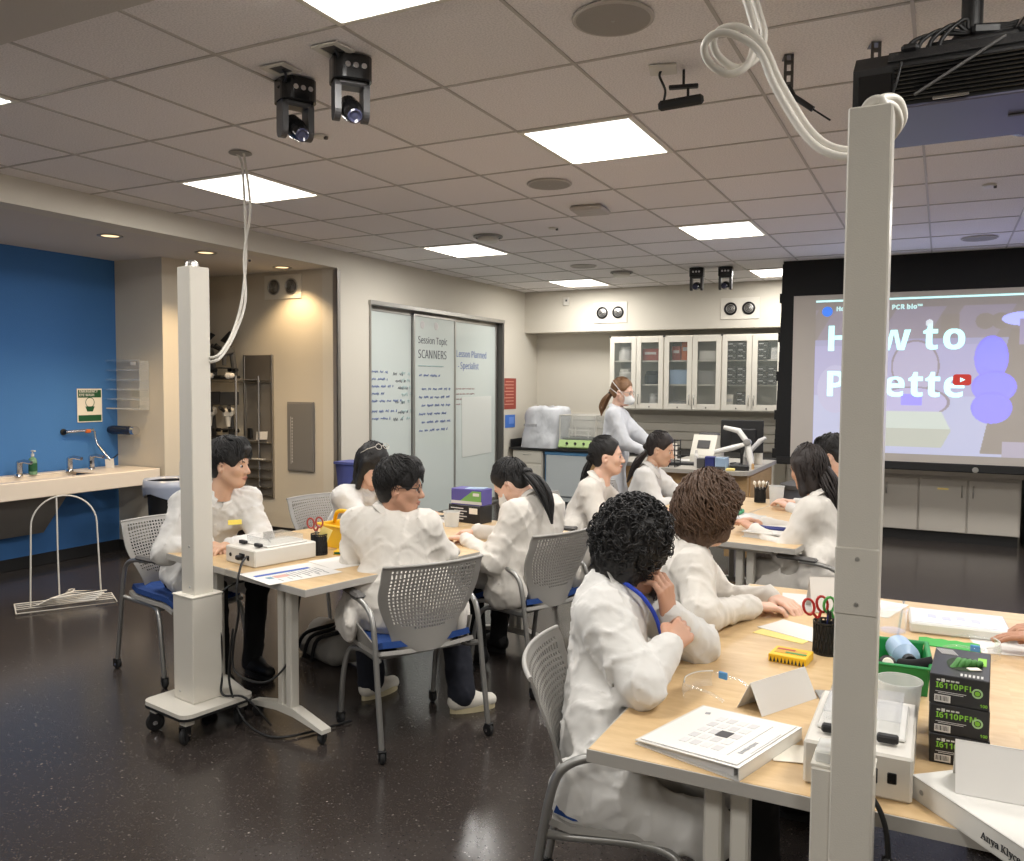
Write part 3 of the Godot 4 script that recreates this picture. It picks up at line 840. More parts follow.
	# arched wire hanger stand on the floor
	t = thing("wire_stand", "arched white wire stand with loose hangers lying at its foot", "stand", Vector3(-5.98, 0, -4.14), deg_to_rad(60))
	var arch := []
	for i in 17:
		var a := PI * i / 16.0
		arch.append(Vector3(-cos(a) * 0.225, 0.62 + 0.23 * sin(a), 0.0))
	part(tube(mb(), [Vector3(-0.24, 0.015, 0)] + arch + [Vector3(0.245, 0.06, 0)], 0.0062, 8), "arch", M.white_plastic, t)
	part(tube(mb(), [Vector3(-0.045, 0.01, 0.02), Vector3(-0.05, 0.4, 0.01), Vector3(-0.05, 0.84, 0.0)], 0.0062, 8), "upright", M.white_plastic, t)
	st = mb()
	var bp := [Vector3(-0.34, 0.012, -0.16), Vector3(0.34, 0.012, -0.16), Vector3(0.34, 0.012, 0.16), Vector3(-0.34, 0.012, 0.16), Vector3(-0.34, 0.012, -0.16)]
	tube(st, bp, 0.006, 8)
	for k in 3: rod(st, Vector3(-0.34, 0.014, -0.09 + 0.06 * k), Vector3(0.34, 0.014, -0.09 + 0.06 * k), 0.004, 6)
	part(st, "floor_frame", M.white_plastic, t)
	for k in 5:
		var h := thing("coat_hanger", ["white plastic coat hanger at the bottom of the pile on the wire stand", "second white coat hanger up in the pile on the wire stand", "middle white coat hanger of the pile on the wire stand", "second white coat hanger from the top of the pile", "topmost white coat hanger of the pile on the wire stand"][k], "hanger", t.position + Vector3(0.015 * k, 0.03 + 0.014 * k, -0.012 * k), t.rotation.y + deg_to_rad(4.0 * k - 6.0), "loose coat hangers")
		var hp := [Vector3(-0.20, 0, 0.05), Vector3(0, 0.004, -0.07), Vector3(0.20, 0, 0.05), Vector3(-0.20, 0, 0.05)]
		part(tube(mb(), hp, 0.006, 6), "bar", M.white_plastic, h)
		part(tube(mb(), curve([Vector3(0, 0.004, -0.07), Vector3(0, 0.006, -0.10), Vector3(0.02, 0.006, -0.125), Vector3(0.0, 0.006, -0.145), Vector3(-0.025, 0.006, -0.13)], 4), 0.004, 6), "hook", M.white_plastic, h)
	build_niche()

func vent_plate(label: String, at: Vector3, turn: float, w: float, h: float, dark: bool) -> void:
	var t := thing("vent_plate", label, "vent", at, turn, "wall plates with two round air nozzles")
	part(box(mb(), X(Vector3(0, 0, 0.006)), Vector3(w, h, 0.012), 0.003), "plate", M.cab_white, t)
	for s in [-1.0, 1.0]:
		var c := X(Vector3(s * w * 0.235, 0, 0.012), Vector3(90, 0, 0))
		var noz := part(lathe(mb(), c, [Vector2(0.088, 0), Vector2(0.088, 0.008), Vector2(0.078, 0.012), Vector2(0.070, 0.003)], 28), "nozzle", M.black if dark else M.alu, t)
		for k in 3:
			part(lathe(mb(), c, [Vector2(0.062 - 0.02 * k, 0.0), Vector2(0.060 - 0.02 * k, 0.012), Vector2(0.052 - 0.02 * k, 0.014), Vector2(0.048 - 0.02 * k, 0.002)], 24), "ring", M.alu, noz)
		part(lathe(mb(), c, [Vector2(0.075, 0.001), Vector2(0.0, 0.001)], 24), "throat", M.black, noz)

func microscope(label: String, at: Vector3, turn: float, tilt: float, white: bool) -> void:
	var t := thing("microscope", label, "microscope", at, turn, "microscopes on the wire shelving")
	var bm: Material = M.white_plastic if white else M.grey_dark
	part(box(mb(), X(Vector3(0, 0.02, 0)), Vector3(0.18, 0.04, 0.24), 0.012), "foot", M.black, t)
	part(box(mb(), X(Vector3(0, 0.17, -0.08), Vector3(8, 0, 0)), Vector3(0.06, 0.28, 0.06), 0.015), "column", M.grey_dark, t)
	part(box(mb(), X(Vector3(0, 0.12, 0.03)), Vector3(0.14, 0.012, 0.13), 0.003), "stage", M.black, t)
	part(tube(mb(), [Vector3(0, 0.15, 0.03), Vector3(0, 0.24, 0.03), Vector3(0, 0.30, 0.02)], [0.022, 0.03, 0.05], 14), "objective", bm, t)
	part(box(mb(), X(Vector3(0, 0.31, 0), Vector3(12, 0, 0)), Vector3(0.11, 0.09, 0.15), 0.02), "head", bm, t)
	for s in [-1.0, 1.0]:
		var e := part(tube(mb(), [Vector3(s * 0.03, 0.32, 0.06), Vector3(s * 0.045, 0.36, 0.14)], [0.018, 0.02], 12), "eyepiece", M.black, t)
		part(tube(mb(), [Vector3(s * 0.045, 0.36, 0.14), Vector3(s * 0.047, 0.367, 0.155)], 0.024, 12), "cup", M.rubber, e)
	for s in [-1.0, 1.0]:
		part(lathe(mb(), X(Vector3(s * 0.06, 0.1, -0.07), Vector3(0, 0, -90 * s)), [Vector2(0.022, -0.02), Vector2(0.022, 0.03), Vector2(0, 0.032)], 12), "focus_knob", M.black, t)
	part(box(mb(), X(Vector3(0, 0.46, -0.02), Vector3(tilt, 0, -14 if not white else 2)), Vector3(0.21, 0.15, 0.02), 0.005), "tablet_screen", M.black, t)
	part(rod(mb(), Vector3(0, 0.34, -0.03), Vector3(0, 0.45, -0.03), 0.016, 8), "camera_post", M.black, t)

func build_niche() -> void:
	vent_plate("beige plate with two round vents on the niche wall", Vector3(-6.495, 2.78, -7.145), 0, 0.53, 0.265, false)
	# stainless recessed cabinet
	var t := thing("steel_cabinet", "tall recessed stainless steel cabinet in the niche wall", "cabinet", Vector3(-6.86, 0.43, -7.145))
	var st := mb()
	for s in [-1.0, 1.0]: box(st, X(Vector3(s * 0.205, 0.805, 0.015)), Vector3(0.025, 1.61, 0.03), 0.003)
	box(st, X(Vector3(0, 0.0125, 0.015)), Vector3(0.385, 0.025, 0.03), 0.003)
	box(st, X(Vector3(0, 1.30, 0.015)), Vector3(0.385, 0.02, 0.03), 0.003)
	part(st, "frame", M.brushed, t)
	part(box(mb(), X(Vector3(0, 1.46, 0.012)), Vector3(0.39, 0.29, 0.024), 0.004), "upper_panel", flat("steel_dark", Color8(128, 122, 115), 0.34, 0.55), t)
	part(box(mb(), X(Vector3(0, 0.66, 0.004)), Vector3(0.385, 1.26, 0.008)), "back_panel", flat("steel_mid", Color8(150, 145, 138), 0.3, 0.55), t)
	for y in [0.12, 0.22, 0.32, 0.42, 0.62]:
		part(box(mb(), X(Vector3(0, y, 0.04)), Vector3(0.37, 0.012, 0.07), 0.003), "shelf", M.brushed, t)
	part(box(mb(), X(Vector3(0.06, 0.70, 0.03), Vector3(-8, 0, 3)), Vector3(0.16, 0.09, 0.006), 0.001), "paper_slip", M.paper, t)
	part(box(mb(), X(Vector3(-0.12, 0.72, 0.03)), Vector3(0.06, 0.12, 0.03), 0.006), "control_box", M.black, t)
	part(box(mb(), X(Vector3(0.0, 0.435, 0.045)), Vector3(0.2, 0.012, 0.06), 0.002), "tray", M.white_plastic, t)
	# grey electrical panel
	t = thing("electric_panel", "flat grey electrical panel with a white label strip", "electrical panel", Vector3(-6.247, 1.135, -7.145))
	part(box(mb(), X(Vector3(0, 0, 0.015)), Vector3(0.37, 0.765, 0.03), 0.005), "case", M.panel_grey, t)
	part(box(mb(), X(Vector3(0, 0, 0.032)), Vector3(0.34, 0.73, 0.006), 0.002), "door", M.panel_grey, t)
	st = mb()
	for k in 15: box(st, X(Vector3(-0.105, 0.20 - 0.034 * k, 0.036)), Vector3(0.010, 0.016, 0.002))
	box(st, X(Vector3(-0.125, -0.04, 0.036)), Vector3(0.003, 0.52, 0.002))
	part(st, "label_strip", M.paper, t)
	# wire shelving
	t = thing("wire_shelving", "chrome wire shelving loaded with microscopes in the niche", "shelving", Vector3(-7.33, 0, -6.93))
	for s in [[-0.5, -0.17], [0.5, -0.17], [-0.5, 0.17], [0.5, 0.17]]:
		part(rod(mb(), Vector3(s[0], 0, s[1]), Vector3(s[0], 1.80, s[1]), 0.013, 10), "post", M.chrome, t)
	for y in [0.25, 1.08, 1.76]:
		st = mb()
		for s in [-0.17, 0.17]: rod(st, Vector3(-0.5, y, s), Vector3(0.5, y, s), 0.007, 6)
		for s in [-0.5, 0.5]: rod(st, Vector3(s, y, -0.17), Vector3(s, y, 0.17), 0.007, 6)
		for s in [-0.17, 0.17]: rod(st, Vector3(-0.5, y - 0.03, s), Vector3(0.5, y - 0.03, s), 0.005, 6)
		for k in 15: rod(st, Vector3(-0.49 + k * 0.07, y, -0.17), Vector3(-0.49 + k * 0.07, y, 0.17), 0.003, 5)
		part(st, "shelf", M.chrome, t)
	microscope("microscope with tilted dark tablet on the top wire shelf nearer the steel cabinet", Vector3(-7.10, 1.765, -6.90), -0.3, -40.0, false)
	microscope("microscope with tilted dark tablet on the top wire shelf beside the column", Vector3(-7.42, 1.765, -6.90), -0.3, -40.0, false)
	microscope("white microscope with flat dark screen on the lower wire shelf", Vector3(-7.08, 1.085, -6.90), 0.5, -10.0, true)
	microscope("white microscope beside the column on the lower wire shelf", Vector3(-7.36, 1.085, -6.90), 0.5, -10.0, true)
	for d in [["white folded cover on the top wire shelf near its end", -6.98, 0.10], ["white folded cover on the top wire shelf in the middle", -7.30, 0.12]]:
		solo(box(mb(), X(Vector3(d[1], 1.80, -6.82), Vector3(0, 20, 0)), Vector3(d[2], 0.06, 0.08), 0.02), "folded_cover", M.paper, d[0], "cover", "folded covers on the wire shelf")

# ---------------------------------------------------------------- sliding glass boards and the left wall
func scribble(st: SurfaceTool, o: Vector3, w: float, h: float, seed_: int, r := 0.004) -> void:
	var g := RandomNumberGenerator.new()
	g.seed = seed_
	var z := 0.0
	while z < w:
		var word := minf(g.randf_range(0.06, 0.17), w - z)
		var pts := []
		var n := maxi(4, int(word / (h * 0.32)))
		for i in n:
			pts.append(o + Vector3(0, (h * 0.5 if i % 2 else -h * 0.5) * g.randf_range(0.3, 1.0), -(z + word * i / float(n))))
		tube(st, pts, r, 4, false)
		z += word + h * 0.8

func build_left_wall() -> void:
	var t := thing("sliding_board_track", "aluminium frame of the sliding glass writing boards", "frame", Vector3(-5.80, 0, -9.31))
	part(box(mb(), X(Vector3(0.035, 2.635, 0)), Vector3(0.10, 0.05, 3.24), 0.004), "head_rail", M.alu, t)
	part(box(mb(), X(Vector3(0.02, 0.015, 0)), Vector3(0.09, 0.03, 3.24), 0.004), "floor_rail", M.alu, t)
	part(box(mb(), X(Vector3(0.03, 1.31, -1.595)), Vector3(0.09, 2.62, 0.05), 0.004), "jamb", M.alu_dark, t)
	part(box(mb(), X(Vector3(0.03, 1.31, 1.60)), Vector3(0.09, 2.62, 0.012), 0.002), "jamb", M.alu, t)
	var i := 0
	for d in [[-7.72, -8.69, "glass writing board nearest the corner guard, with blue notes", -5.83], [-8.66, -9.66, "middle glass writing board with a dark heading", -5.80], [-9.63, -10.87, "far glass writing board with faint notes and a taped sheet", -5.83]]:
		var c: float = (d[0] + d[1]) / 2.0
		var w: float = absf(d[1] - d[0])
		var p := thing("glass_board", d[2], "glass board", Vector3(d[3], 0, c), 0, "sliding glass boards")
		part(box(mb(), X(Vector3(0, 1.31, 0)), Vector3(0.008, 2.52, w - 0.02), 0.001), "pane", M.glassboard, p)
		part(box(mb(), X(Vector3(0.002, 1.31, -w / 2 + 0.018)), Vector3(0.028, 2.54, 0.036), 0.003), "stile", M.alu if i != 0 else M.alu_dark, p)
		part(box(mb(), X(Vector3(0.002, 1.31, w / 2 - 0.012)), Vector3(0.028, 2.54, 0.024), 0.003), "stile", M.alu, p)
		part(box(mb(), X(Vector3(0.002, 2.57, 0)), Vector3(0.026, 0.03, w), 0.003), "rail", M.alu, p)
		part(box(mb(), X(Vector3(0.002, 0.05, 0)), Vector3(0.026, 0.04, w), 0.003), "rail", M.alu, p)
		var z0 := w / 2 - 0.10
		var st := mb()
		var st2 := mb()
		var st3 := mb()
		if i == 0:
			var y := 1.86
			for k in 7:
				scribble(st, Vector3(0.006, y, z0 - 0.03), [0.35, 0.3, 0.42, 0.25, 0.6, 0.5, 0.36][k], 0.035, 30 + k)
				if k != 3: scribble(st2, Vector3(0.006, y - 0.02, z0 - 0.45 - 0.05 * (k % 3)), 0.22, 0.045, 50 + k)
				scribble(st3, Vector3(0.006, y - 0.01, z0 - 0.62), 0.2, 0.05, 70 + k, 0.006)
				y -= 0.085 if k != 4 else 0.12
		elif i == 1:
			letters("handwriting", "Session Topic", 0.115, M.marker_black, p, Transform3D(Basis(Vector3.UP, PI / 2), Vector3(0.006, 2.20, z0)))
			letters("handwriting", "SCANNERS", 0.14, M.marker_black, p, Transform3D(Basis(Vector3.UP, PI / 2), Vector3(0.006, 2.01, z0)))
			var y := 1.83
			for k in 7:
				scribble(st, Vector3(0.006, y, z0 - 0.02 - 0.06 * (k % 2)), [0.5, 0.7, 0.74, 0.7, 0.66, 0.7, 0.68][k], 0.038, 90 + k)
				y -= 0.105 if k else 0.17
			scribble(st3, Vector3(0.006, 1.95, z0), 0.6, 0.01, 120, 0.005)
			part(lathe(mb(), Transform3D(Basis(Vector3.FORWARD, PI / 2), Vector3(0.006, 2.46, z0 - 0.1)), [Vector2(0.05, 0.0), Vector2(0.04, 0.002), Vector2(0.0, 0.002)], 18), "magnet", M.paper_grey, p)
			part(lathe(mb(), Transform3D(Basis(Vector3.FORWARD, PI / 2), Vector3(0.006, 2.46, z0 - 0.42)), [Vector2(0.05, 0.0), Vector2(0.04, 0.002), Vector2(0.0, 0.002)], 18), "magnet", M.paper_grey, p)
		else:
			letters("handwriting", "Lesson Planned", 0.12, M.marker_blue, p, Transform3D(Basis(Vector3.UP, PI / 2), Vector3(0.006, 2.06, z0)))
			letters("handwriting", "- Specialist", 0.12, M.marker_blue, p, Transform3D(Basis(Vector3.UP, PI / 2), Vector3(0.006, 1.90, z0 - 0.04)))
			for k in 4: scribble(st2, Vector3(0.006, 1.66 - 0.07 * k, z0), 0.5, 0.02, 140 + k, 0.003)
			part(box(mb(), X(Vector3(0.008, 1.14, -0.05), Vector3(1, 0, 0)), Vector3(0.004, 0.82, 0.84)), "taped_sheet", flat("tracing_sheet", Color8(216, 219, 214), 0.5), p)
		if i < 2: part(st, "handwriting", M.marker_blue, p).set_meta("kind", "stuff")
		if i != 1: part(st2, "handwriting", M.marker_black if i == 0 else M.marker_red, p).set_meta("kind", "stuff")
		if i < 2: part(st3, "handwriting", M.marker_faint, p).set_meta("kind", "stuff")
		i += 1
	# posters past the boards
	var q := thing("red_poster", "red printed safety poster on the wall beside the glass boards", "poster", Vector3(-5.747, 1.585, -11.17), PI / 2)
	part(box(mb(), X(), Vector3(0.38, 0.46, 0.004)), "sheet", M.red_poster, q)
	var st := mb()
	for k in 8: box(st, X(Vector3(-0.02 - 0.02 * (k % 2), 0.18 - 0.048 * k, 0.003)), Vector3(0.26 + 0.04 * (k % 2), 0.014, 0.002))
	part(st, "print", flat("poster_print", Color8(206, 142, 122), 0.7), q)
	q = thing("blue_notice", "small blue notice on the wall under the red poster", "notice", Vector3(-5.747, 1.175, -11.17), PI / 2)
	part(box(mb(), X(), Vector3(0.32, 0.19, 0.004)), "sheet", M.blue_sheet, q)
	part(box(mb(), X(Vector3(0.04, 0.01, 0.003)), Vector3(0.16, 0.10, 0.002)), "print", flat("notice_print", Color8(110, 150, 226), 0.7), q)
	# blue tub 
	q = thing("blue_tub", "blue storage tub at the foot of the glass boards", "tub", Vector3(-5.45, 0, -7.0))
	part(lathe(mb(), Transform3D(Basis(Vector3.UP, PI / 4).scaled(Vector3(1.0, 1, 1.0)), Vector3.ZERO), [Vector2(0.0, 0.62), Vector2(0.14, 0.62), Vector2(0.17, 0.89), Vector2(0.19, 0.89), Vector2(0.19, 0.915), Vector2(0, 0.915)], 4), "tub", M.blue_bin, q)
	part(bx(mb(), Vector3(-0.1, 0, -0.1), Vector3(0.1, 0.62, 0.1), 0.01), "stand", M.blue_bin, q)

# ---------------------------------------------------------------- far wall
func build_far_side() -> void:
	vent_plate("white plate with two round vents nearer the glass boards on the soffit", Vector3(-4.355, 2.78, -11.65), 0, 0.52, 0.30, true)
	vent_plate("white plate with two round vents above the cabinets next to the screen", Vector3(-2.487, 2.775, -11.65), 0, 0.52, 0.29, true)
	var t := thing("wall_sensor", "small white sensor box on the far soffit", "sensor", Vector3(-5.05, 2.97, -11.65))
	part(box(mb(), X(Vector3(0, 0, 0.02)), Vector3(0.09, 0.12, 0.04), 0.008), "case", M.white_plastic, t)
	part(box(mb(), X(Vector3(0.01, 0.01, 0.042)), Vector3(0.03, 0.03, 0.004), 0.001), "window", M.grey_dark, t)
	# slatted backsplash
	for k in 4:
		struct(box(mb(), X(Vector3(-3.1, 0.86 + 0.125 * k, -12.08)), Vector3(4.8, 0.115, 0.03), 0.004), "trim_backsplash", M.wall)
	# black worktop
	t = thing("worktop", "black worktop along the far wall under the covered machine", "worktop", Vector3(-3.8, 0, -11.6))
	part(box(mb(), X(Vector3(0, 0.775, 0.02)), Vector3(3.86, 0.035, 0.96), 0.004), "slab", M.black, t)
	part(box(mb(), X(Vector3(-1.915, 0.85, 0)), Vector3(0.02, 0.12, 0.92), 0.003), "side_splash", M.black, t)
	t = thing("drawer_unit", "white drawer unit under the black worktop beside the boards", "drawers", Vector3(-5.44, 0, -11.6))
	part(bx(mb(), Vector3(-0.25, 0.08, -0.45), Vector3(0.24, 0.757, 0.44), 0.004), "body", M.cab_white, t)
	for k in 3:
		var d := part(box(mb(), X(Vector3(-0.005, [0.66, 0.43, 0.2][k], 0.45)), Vector3(0.47, [0.18, 0.22, 0.22][k], 0.018), 0.004), "drawer", M.cab_white, t)
		part(tube(mb(), [Vector3(-0.06, [0.69, 0.49, 0.26][k], 0.458), Vector3(-0.06, [0.69, 0.49, 0.26][k], 0.48), Vector3(0.06, [0.69, 0.49, 0.26][k], 0.48), Vector3(0.06, [0.69, 0.49, 0.26][k], 0.458)], 0.006, 6), "handle", M.steel, d)
	part(bx(mb(), Vector3(-0.25, 0, -0.45), Vector3(0.24, 0.08, 0.38)), "plinth", M.base_black, t)
	t = thing("fridge", "undercounter fridge with blue film edges below the worktop", "fridge", Vector3(-4.73, 0, -11.58))
	part(bx(mb(), Vector3(-0.44, 0.03, -0.45), Vector3(0.44, 0.755, 0.40), 0.006), "body", M.fridge_film, t)
	part(bx(mb(), Vector3(-0.40, 0.10, 0.40), Vector3(0.43, 0.70, 0.46), 0.012), "door", M.fridge, t)
	part(bx(mb(), Vector3(-0.43, 0.70, 0.40), Vector3(0.43, 0.75, 0.445), 0.006), "top_band", M.fridge_film, t)
	part(bx(mb(), Vector3(-0.435, 0.02, 0.36), Vector3(0.43, 0.09, 0.43), 0.006), "kick_plate", M.fridge, t)
	t = thing("base_cabinet", "white base cabinet behind the standing person", "cabinet", Vector3(-3.1, 0, -11.6))
	part(bx(mb(), Vector3(-1.18, 0.08, -0.45), Vector3(1.2, 0.757, 0.44), 0.004), "body", M.cab_white, t)
	part(bx(mb(), Vector3(-1.18, 0, -0.45), Vector3(1.2, 0.08, 0.38)), "plinth", M.base_black, t)
	for k in 4:
		var d := part(box(mb(), X(Vector3(-0.88 + 0.595 * k, 0.42, 0.45)), Vector3(0.58, 0.64, 0.018), 0.004), "door", M.cab_white, t)
		part(rod(mb(), Vector3(-0.66 + 0.595 * k, 0.55, 0.475), Vector3(-0.66 + 0.595 * k, 0.67, 0.475), 0.006, 6), "handle", M.steel, d)
	# machine under a white cloth cover
	t = thing("covered_machine", "bulky machine under a creased white cloth cover", "cover", Vector3(-5.28, 0.793, -11.45))
	var n := FastNoiseLite.new()
	n.seed = 9
	n.frequency = 3.4
	var rows := []
	for i in 15:
		var row := []
		for j in 37:
			var a := TAU * j / 36.0
			var v := i / 14.0
			var sq := 1.0 / maxf(absf(cos(a)), absf(sin(a)) * 1.02)
			sq = lerpf(1.0, sq, 0.62)
			var rad := 0.33 * (1.0 - 0.10 * v) * sq if v < 0.8 else 0.33 * 0.9 * sq * sqrt(maxf(0.0, 1.0 - pow((v - 0.8) / 0.2, 2.0)))
			var y := 0.60 * minf(v / 0.86, 1.0)
			var p := Vector3(cos(a) * rad * 0.94, y, -sin(a) * rad)
			p += Vector3(cos(a), 0, -sin(a)) * n.get_noise_3d(p.x * 2.0, p.y * 0.8, p.z * 2.0) * 0.05
			p.y += n.get_noise_2d(p.x * 2.0 + 5.0, p.z * 2.0) * 0.05 * v
			p.x += 0.05 * v
			row.append(p)
		rows.append(row)
	part(sheet(mb(), rows, -0.004), "cloth", M.coat_cool, t)
	letters("lettering", "KUHNER", 0.055, M.ink_grey, t, X(Vector3(-0.21, 0.30, 0.345), Vector3(-3, 0, 0)), true)
	# orbital shaker with a clear hood
	t = thing("orbital_shaker", "bench shaker with green front panel and clear hood", "shaker", Vector3(-4.66, 0.793, -11.42))
	part(box(mb(), X(Vector3(0, 0.065, 0)), Vector3(0.60, 0.13, 0.5), 0.02), "base", M.fridge, t)
	part(box(mb(), X(Vector3(0, 0.075, 0.265), Vector3(-24, 0, 0)), Vector3(0.56, 0.12, 0.05), 0.01), "front_panel", M.green_panel, t)
	var st := mb()
	for k in 3: lathe(st, X(Vector3(-0.14 + 0.13 * k, 0.085, 0.292), Vector3(66, 0, 0)), [Vector2(0.02, 0), Vector2(0.018, 0.015), Vector2(0, 0.016)], 14)
	part(st, "knobs", M.black, t)
	part(box(mb(), X(Vector3(0.0, 0.15, 0)), Vector3(0.5, 0.02, 0.42), 0.004), "platform", M.grey_dark, t)
	st = mb()
	for s in [-1.0, 1.0]:
		box(st, X(Vector3(s * 0.28, 0.31, 0)), Vector3(0.006, 0.34, 0.46))
		box(st, X(Vector3(0, 0.31, s * 0.23)), Vector3(0.56, 0.34, 0.006))
	box(st, X(Vector3(0, 0.48, 0)), Vector3(0.57, 0.006, 0.47))
	part(st, "hood", M.clear, t)
	st = mb()
	for sx in [-1.0, 1.0]:
		for sz in [-1.0, 1.0]: rod(st, Vector3(sx * 0.28, 0.14, sz * 0.23), Vector3(sx * 0.28, 0.49, sz * 0.23), 0.008, 6)
		rod(st, Vector3(sx * 0.28, 0.49, -0.23), Vector3(sx * 0.28, 0.49, 0.23), 0.007, 6)
		rod(st, Vector3(-0.28, 0.49, sx * 0.23), Vector3(0.28, 0.49, sx * 0.23), 0.007, 6)
		rod(st, Vector3(-0.18, 0.16, sx * 0.12), Vector3(-0.18, 0.3, sx * 0.12), 0.008, 6)
		rod(st, Vector3(0.12, 0.16, sx * 0.12), Vector3(0.12, 0.3, sx * 0.12), 0.008, 6)
	rod(st, Vector3(-0.2, 0.27, 0.12), Vector3(0.16, 0.27, 0.12), 0.007, 6)
	rod(st, Vector3(-0.2, 0.2, 0.12), Vector3(0.16, 0.2, 0.12), 0.007, 6)
	part(st, "hood_frame", M.white_plastic, t)
	build_wall_cabinets()
	build_screen_cabinets()

func build_wall_cabinets() -> void:
	var names := ["glazed wall cabinet holding jars and a brown box, above the standing person", "middle glazed wall cabinet holding trays and tubs", "glazed wall cabinet full of black boxes next to the screen"]
	for u in 3:
		var x0 := -4.36 + u * 0.82
		var t := thing("wall_cabinet", names[u], "cabinet", Vector3(x0 + 0.41, 1.37, -11.88), 0, "glazed wall cabinets")
		var st := mb()
		bx(st, Vector3(-0.41, 0, -0.22), Vector3(0.41, 0.025, 0.21))
		bx(st, Vector3(-0.41, 1.035, -0.22), Vector3(0.41, 1.06, 0.21))
		bx(st, Vector3(-0.41, 0.025, -0.22), Vector3(-0.39, 1.035, 0.21))
		bx(st, Vector3(0.39, 0.025, -0.22), Vector3(0.41, 1.035, 0.21))
		bx(st, Vector3(-0.39, 0.025, -0.22), Vector3(0.39, 1.035, -0.21))
		part(st, "carcass", M.cab_white, t)
		for y in [0.36, 0.70]:
			part(bx(mb(), Vector3(-0.39, y - 0.01, -0.21), Vector3(0.39, y + 0.01, 0.19), 0.002), "shelf", M.cab_white, t)
		for s in [-1.0, 1.0]:
			var f := mb()
			var cx: float = s * 0.203
			for e in [-1.0, 1.0]:
				box(f, X(Vector3(cx + e * 0.165, 0.53, 0.222)), Vector3(0.07, 1.03, 0.022), 0.003)
				box(f, X(Vector3(cx, 0.53 + e * 0.475, 0.222)), Vector3(0.26, 0.08, 0.022), 0.003)
			var d := part(f, "door", M.cab_white, t)
			part(box(mb(), X(Vector3(cx, 0.53, 0.22)), Vector3(0.26, 0.87, 0.005)), "pane", M.door_glass, d)
			part(tube(mb(), [Vector3(s * 0.035, 0.09, 0.233), Vector3(s * 0.035, 0.09, 0.258), Vector3(s * 0.035, 0.22, 0.258), Vector3(s * 0.035, 0.22, 0.233)], 0.006, 6), "handle", M.steel, d)
			part(lathe(mb(), X(Vector3(cx + s * 0.0, 0.045, 0.233), Vector3(90, 0, 0)), [Vector2(0.01, 0), Vector2(0.01, 0.006), Vector2(0, 0.007)], 10), "lock", M.alu_dark, d)
		for s in [-1.0, 1.0]:
			part(box(mb(), X(Vector3(s * 0.405, 1.055, 0.225)), Vector3(0.02, 0.03, 0.03), 0.004), "hinge", M.alu_dark, t)
	# contents
	var z := -11.82
	var spec := [
		["storage_jar", "wide pale jar on the top shelf of the wall cabinet by the standing person", -4.16, 2.08, 0.22, 0.20, "paper"],
		["storage_jar", "white tub on the middle shelf of the wall cabinet by the standing person", -4.16, 1.74, 0.22, 0.22, "white_plastic"],
		["carton", "brown box on the top shelf of the wall cabinet by the standing person", -3.76, 2.08, 0.24, 0.17, "red_poster"],
		["dark_bottle", "dark bottle heap on the middle shelf of the wall cabinet by the standing person", -3.76, 1.74, 0.22, 0.19, "black"],
		["storage_jar", "pale rounded pot on the bottom shelf of the wall cabinet by the standing person", -3.73, 1.40, 0.14, 0.20, "white_gloss"],
		["carton", "rust coloured box at the front of the middle cabinet top shelf", -3.38, 2.08, 0.12, 0.20, "red_poster"],
		["carton", "tall brown box on the middle cabinet top shelf", -3.24, 2.08, 0.13, 0.26, "orange"],
		["tray_stack", "grey blue tray on the middle cabinet second shelf", -3.32, 1.74, 0.30, 0.20, "blue_pale"],
		["tray_stack", "low grey tray on the middle cabinet bottom shelf", -3.32, 1.40, 0.30, 0.10, "grey_plastic"],
		["storage_tub", "shallow white tub on the middle cabinet top shelf", -2.92, 2.08, 0.26, 0.12, "white_plastic"],
		["storage_tub", "clear grey tub on the middle cabinet second shelf", -2.92, 1.74, 0.28, 0.18, "grey_plastic"],
		["carton", "beige carton on the bottom shelf beside the black boxes", -2.62, 1.40, 0.10, 0.20, "paper_warm"],
		["carton", "white carton on the top shelf at the screen side", -2.02, 2.08, 0.11, 0.16, "paper"],
	]
	for d in spec:
		var w: float = d[4]
		var h: float = d[5]
		var y: float = d[3]
		var o := thing(d[0], d[1], String(d[0]).get_slice("_", 1) if "_" in d[0] else d[0], Vector3(d[2], y + 0.002, z))
		if d[0] in ["storage_jar", "dark_bottle"]:
			part(lathe(mb(), X(), [Vector2(0, 0), Vector2(w * 0.48, 0), Vector2(w * 0.5, 0.02), Vector2(w * 0.48, h * 0.7), Vector2(w * 0.36, h * 0.82)], 18), "body", M[d[6]], o)
			part(lathe(mb(), X(), [Vector2(w * 0.4, h * 0.8), Vector2(w * 0.4, h), Vector2(0, h)], 18), "lid", M[d[6]], o)
		elif d[0] == "carton":
			part(box(mb(), X(Vector3(0, h / 2, 0)), Vector3(w, h, 0.2), 0.004), "body", M[d[6]], o)
			part(box(mb(), X(Vector3(0, h * 0.6, 0.101)), Vector3(w * 0.7, h * 0.2, 0.002)), "sticker", M.paper_grey, o)
		else:
			var st := mb()
			box(st, X(Vector3(0, 0.008, 0)), Vector3(w * 0.9, 0.016, 0.24), 0.004)
			for s in [-1.0, 1.0]:
				box(st, X(Vector3(s * w * 0.47, h / 2, 0)), Vector3(0.012, h, 0.26), 0.004)
				box(st, X(Vector3(0, h / 2, s * 0.125)), Vector3(w * 0.94, h, 0.012), 0.004)
			part(st, "body", M[d[6]], o)
			part(box(mb(), X(Vector3(0, h * 0.99, 0.0)), Vector3(w, 0.014, 0.27), 0.004), "lid", M[d[6]], o)
	# black glove boxes stacked on three shelves of the last cabinet
	var place := ["top", "second", "bottom"]
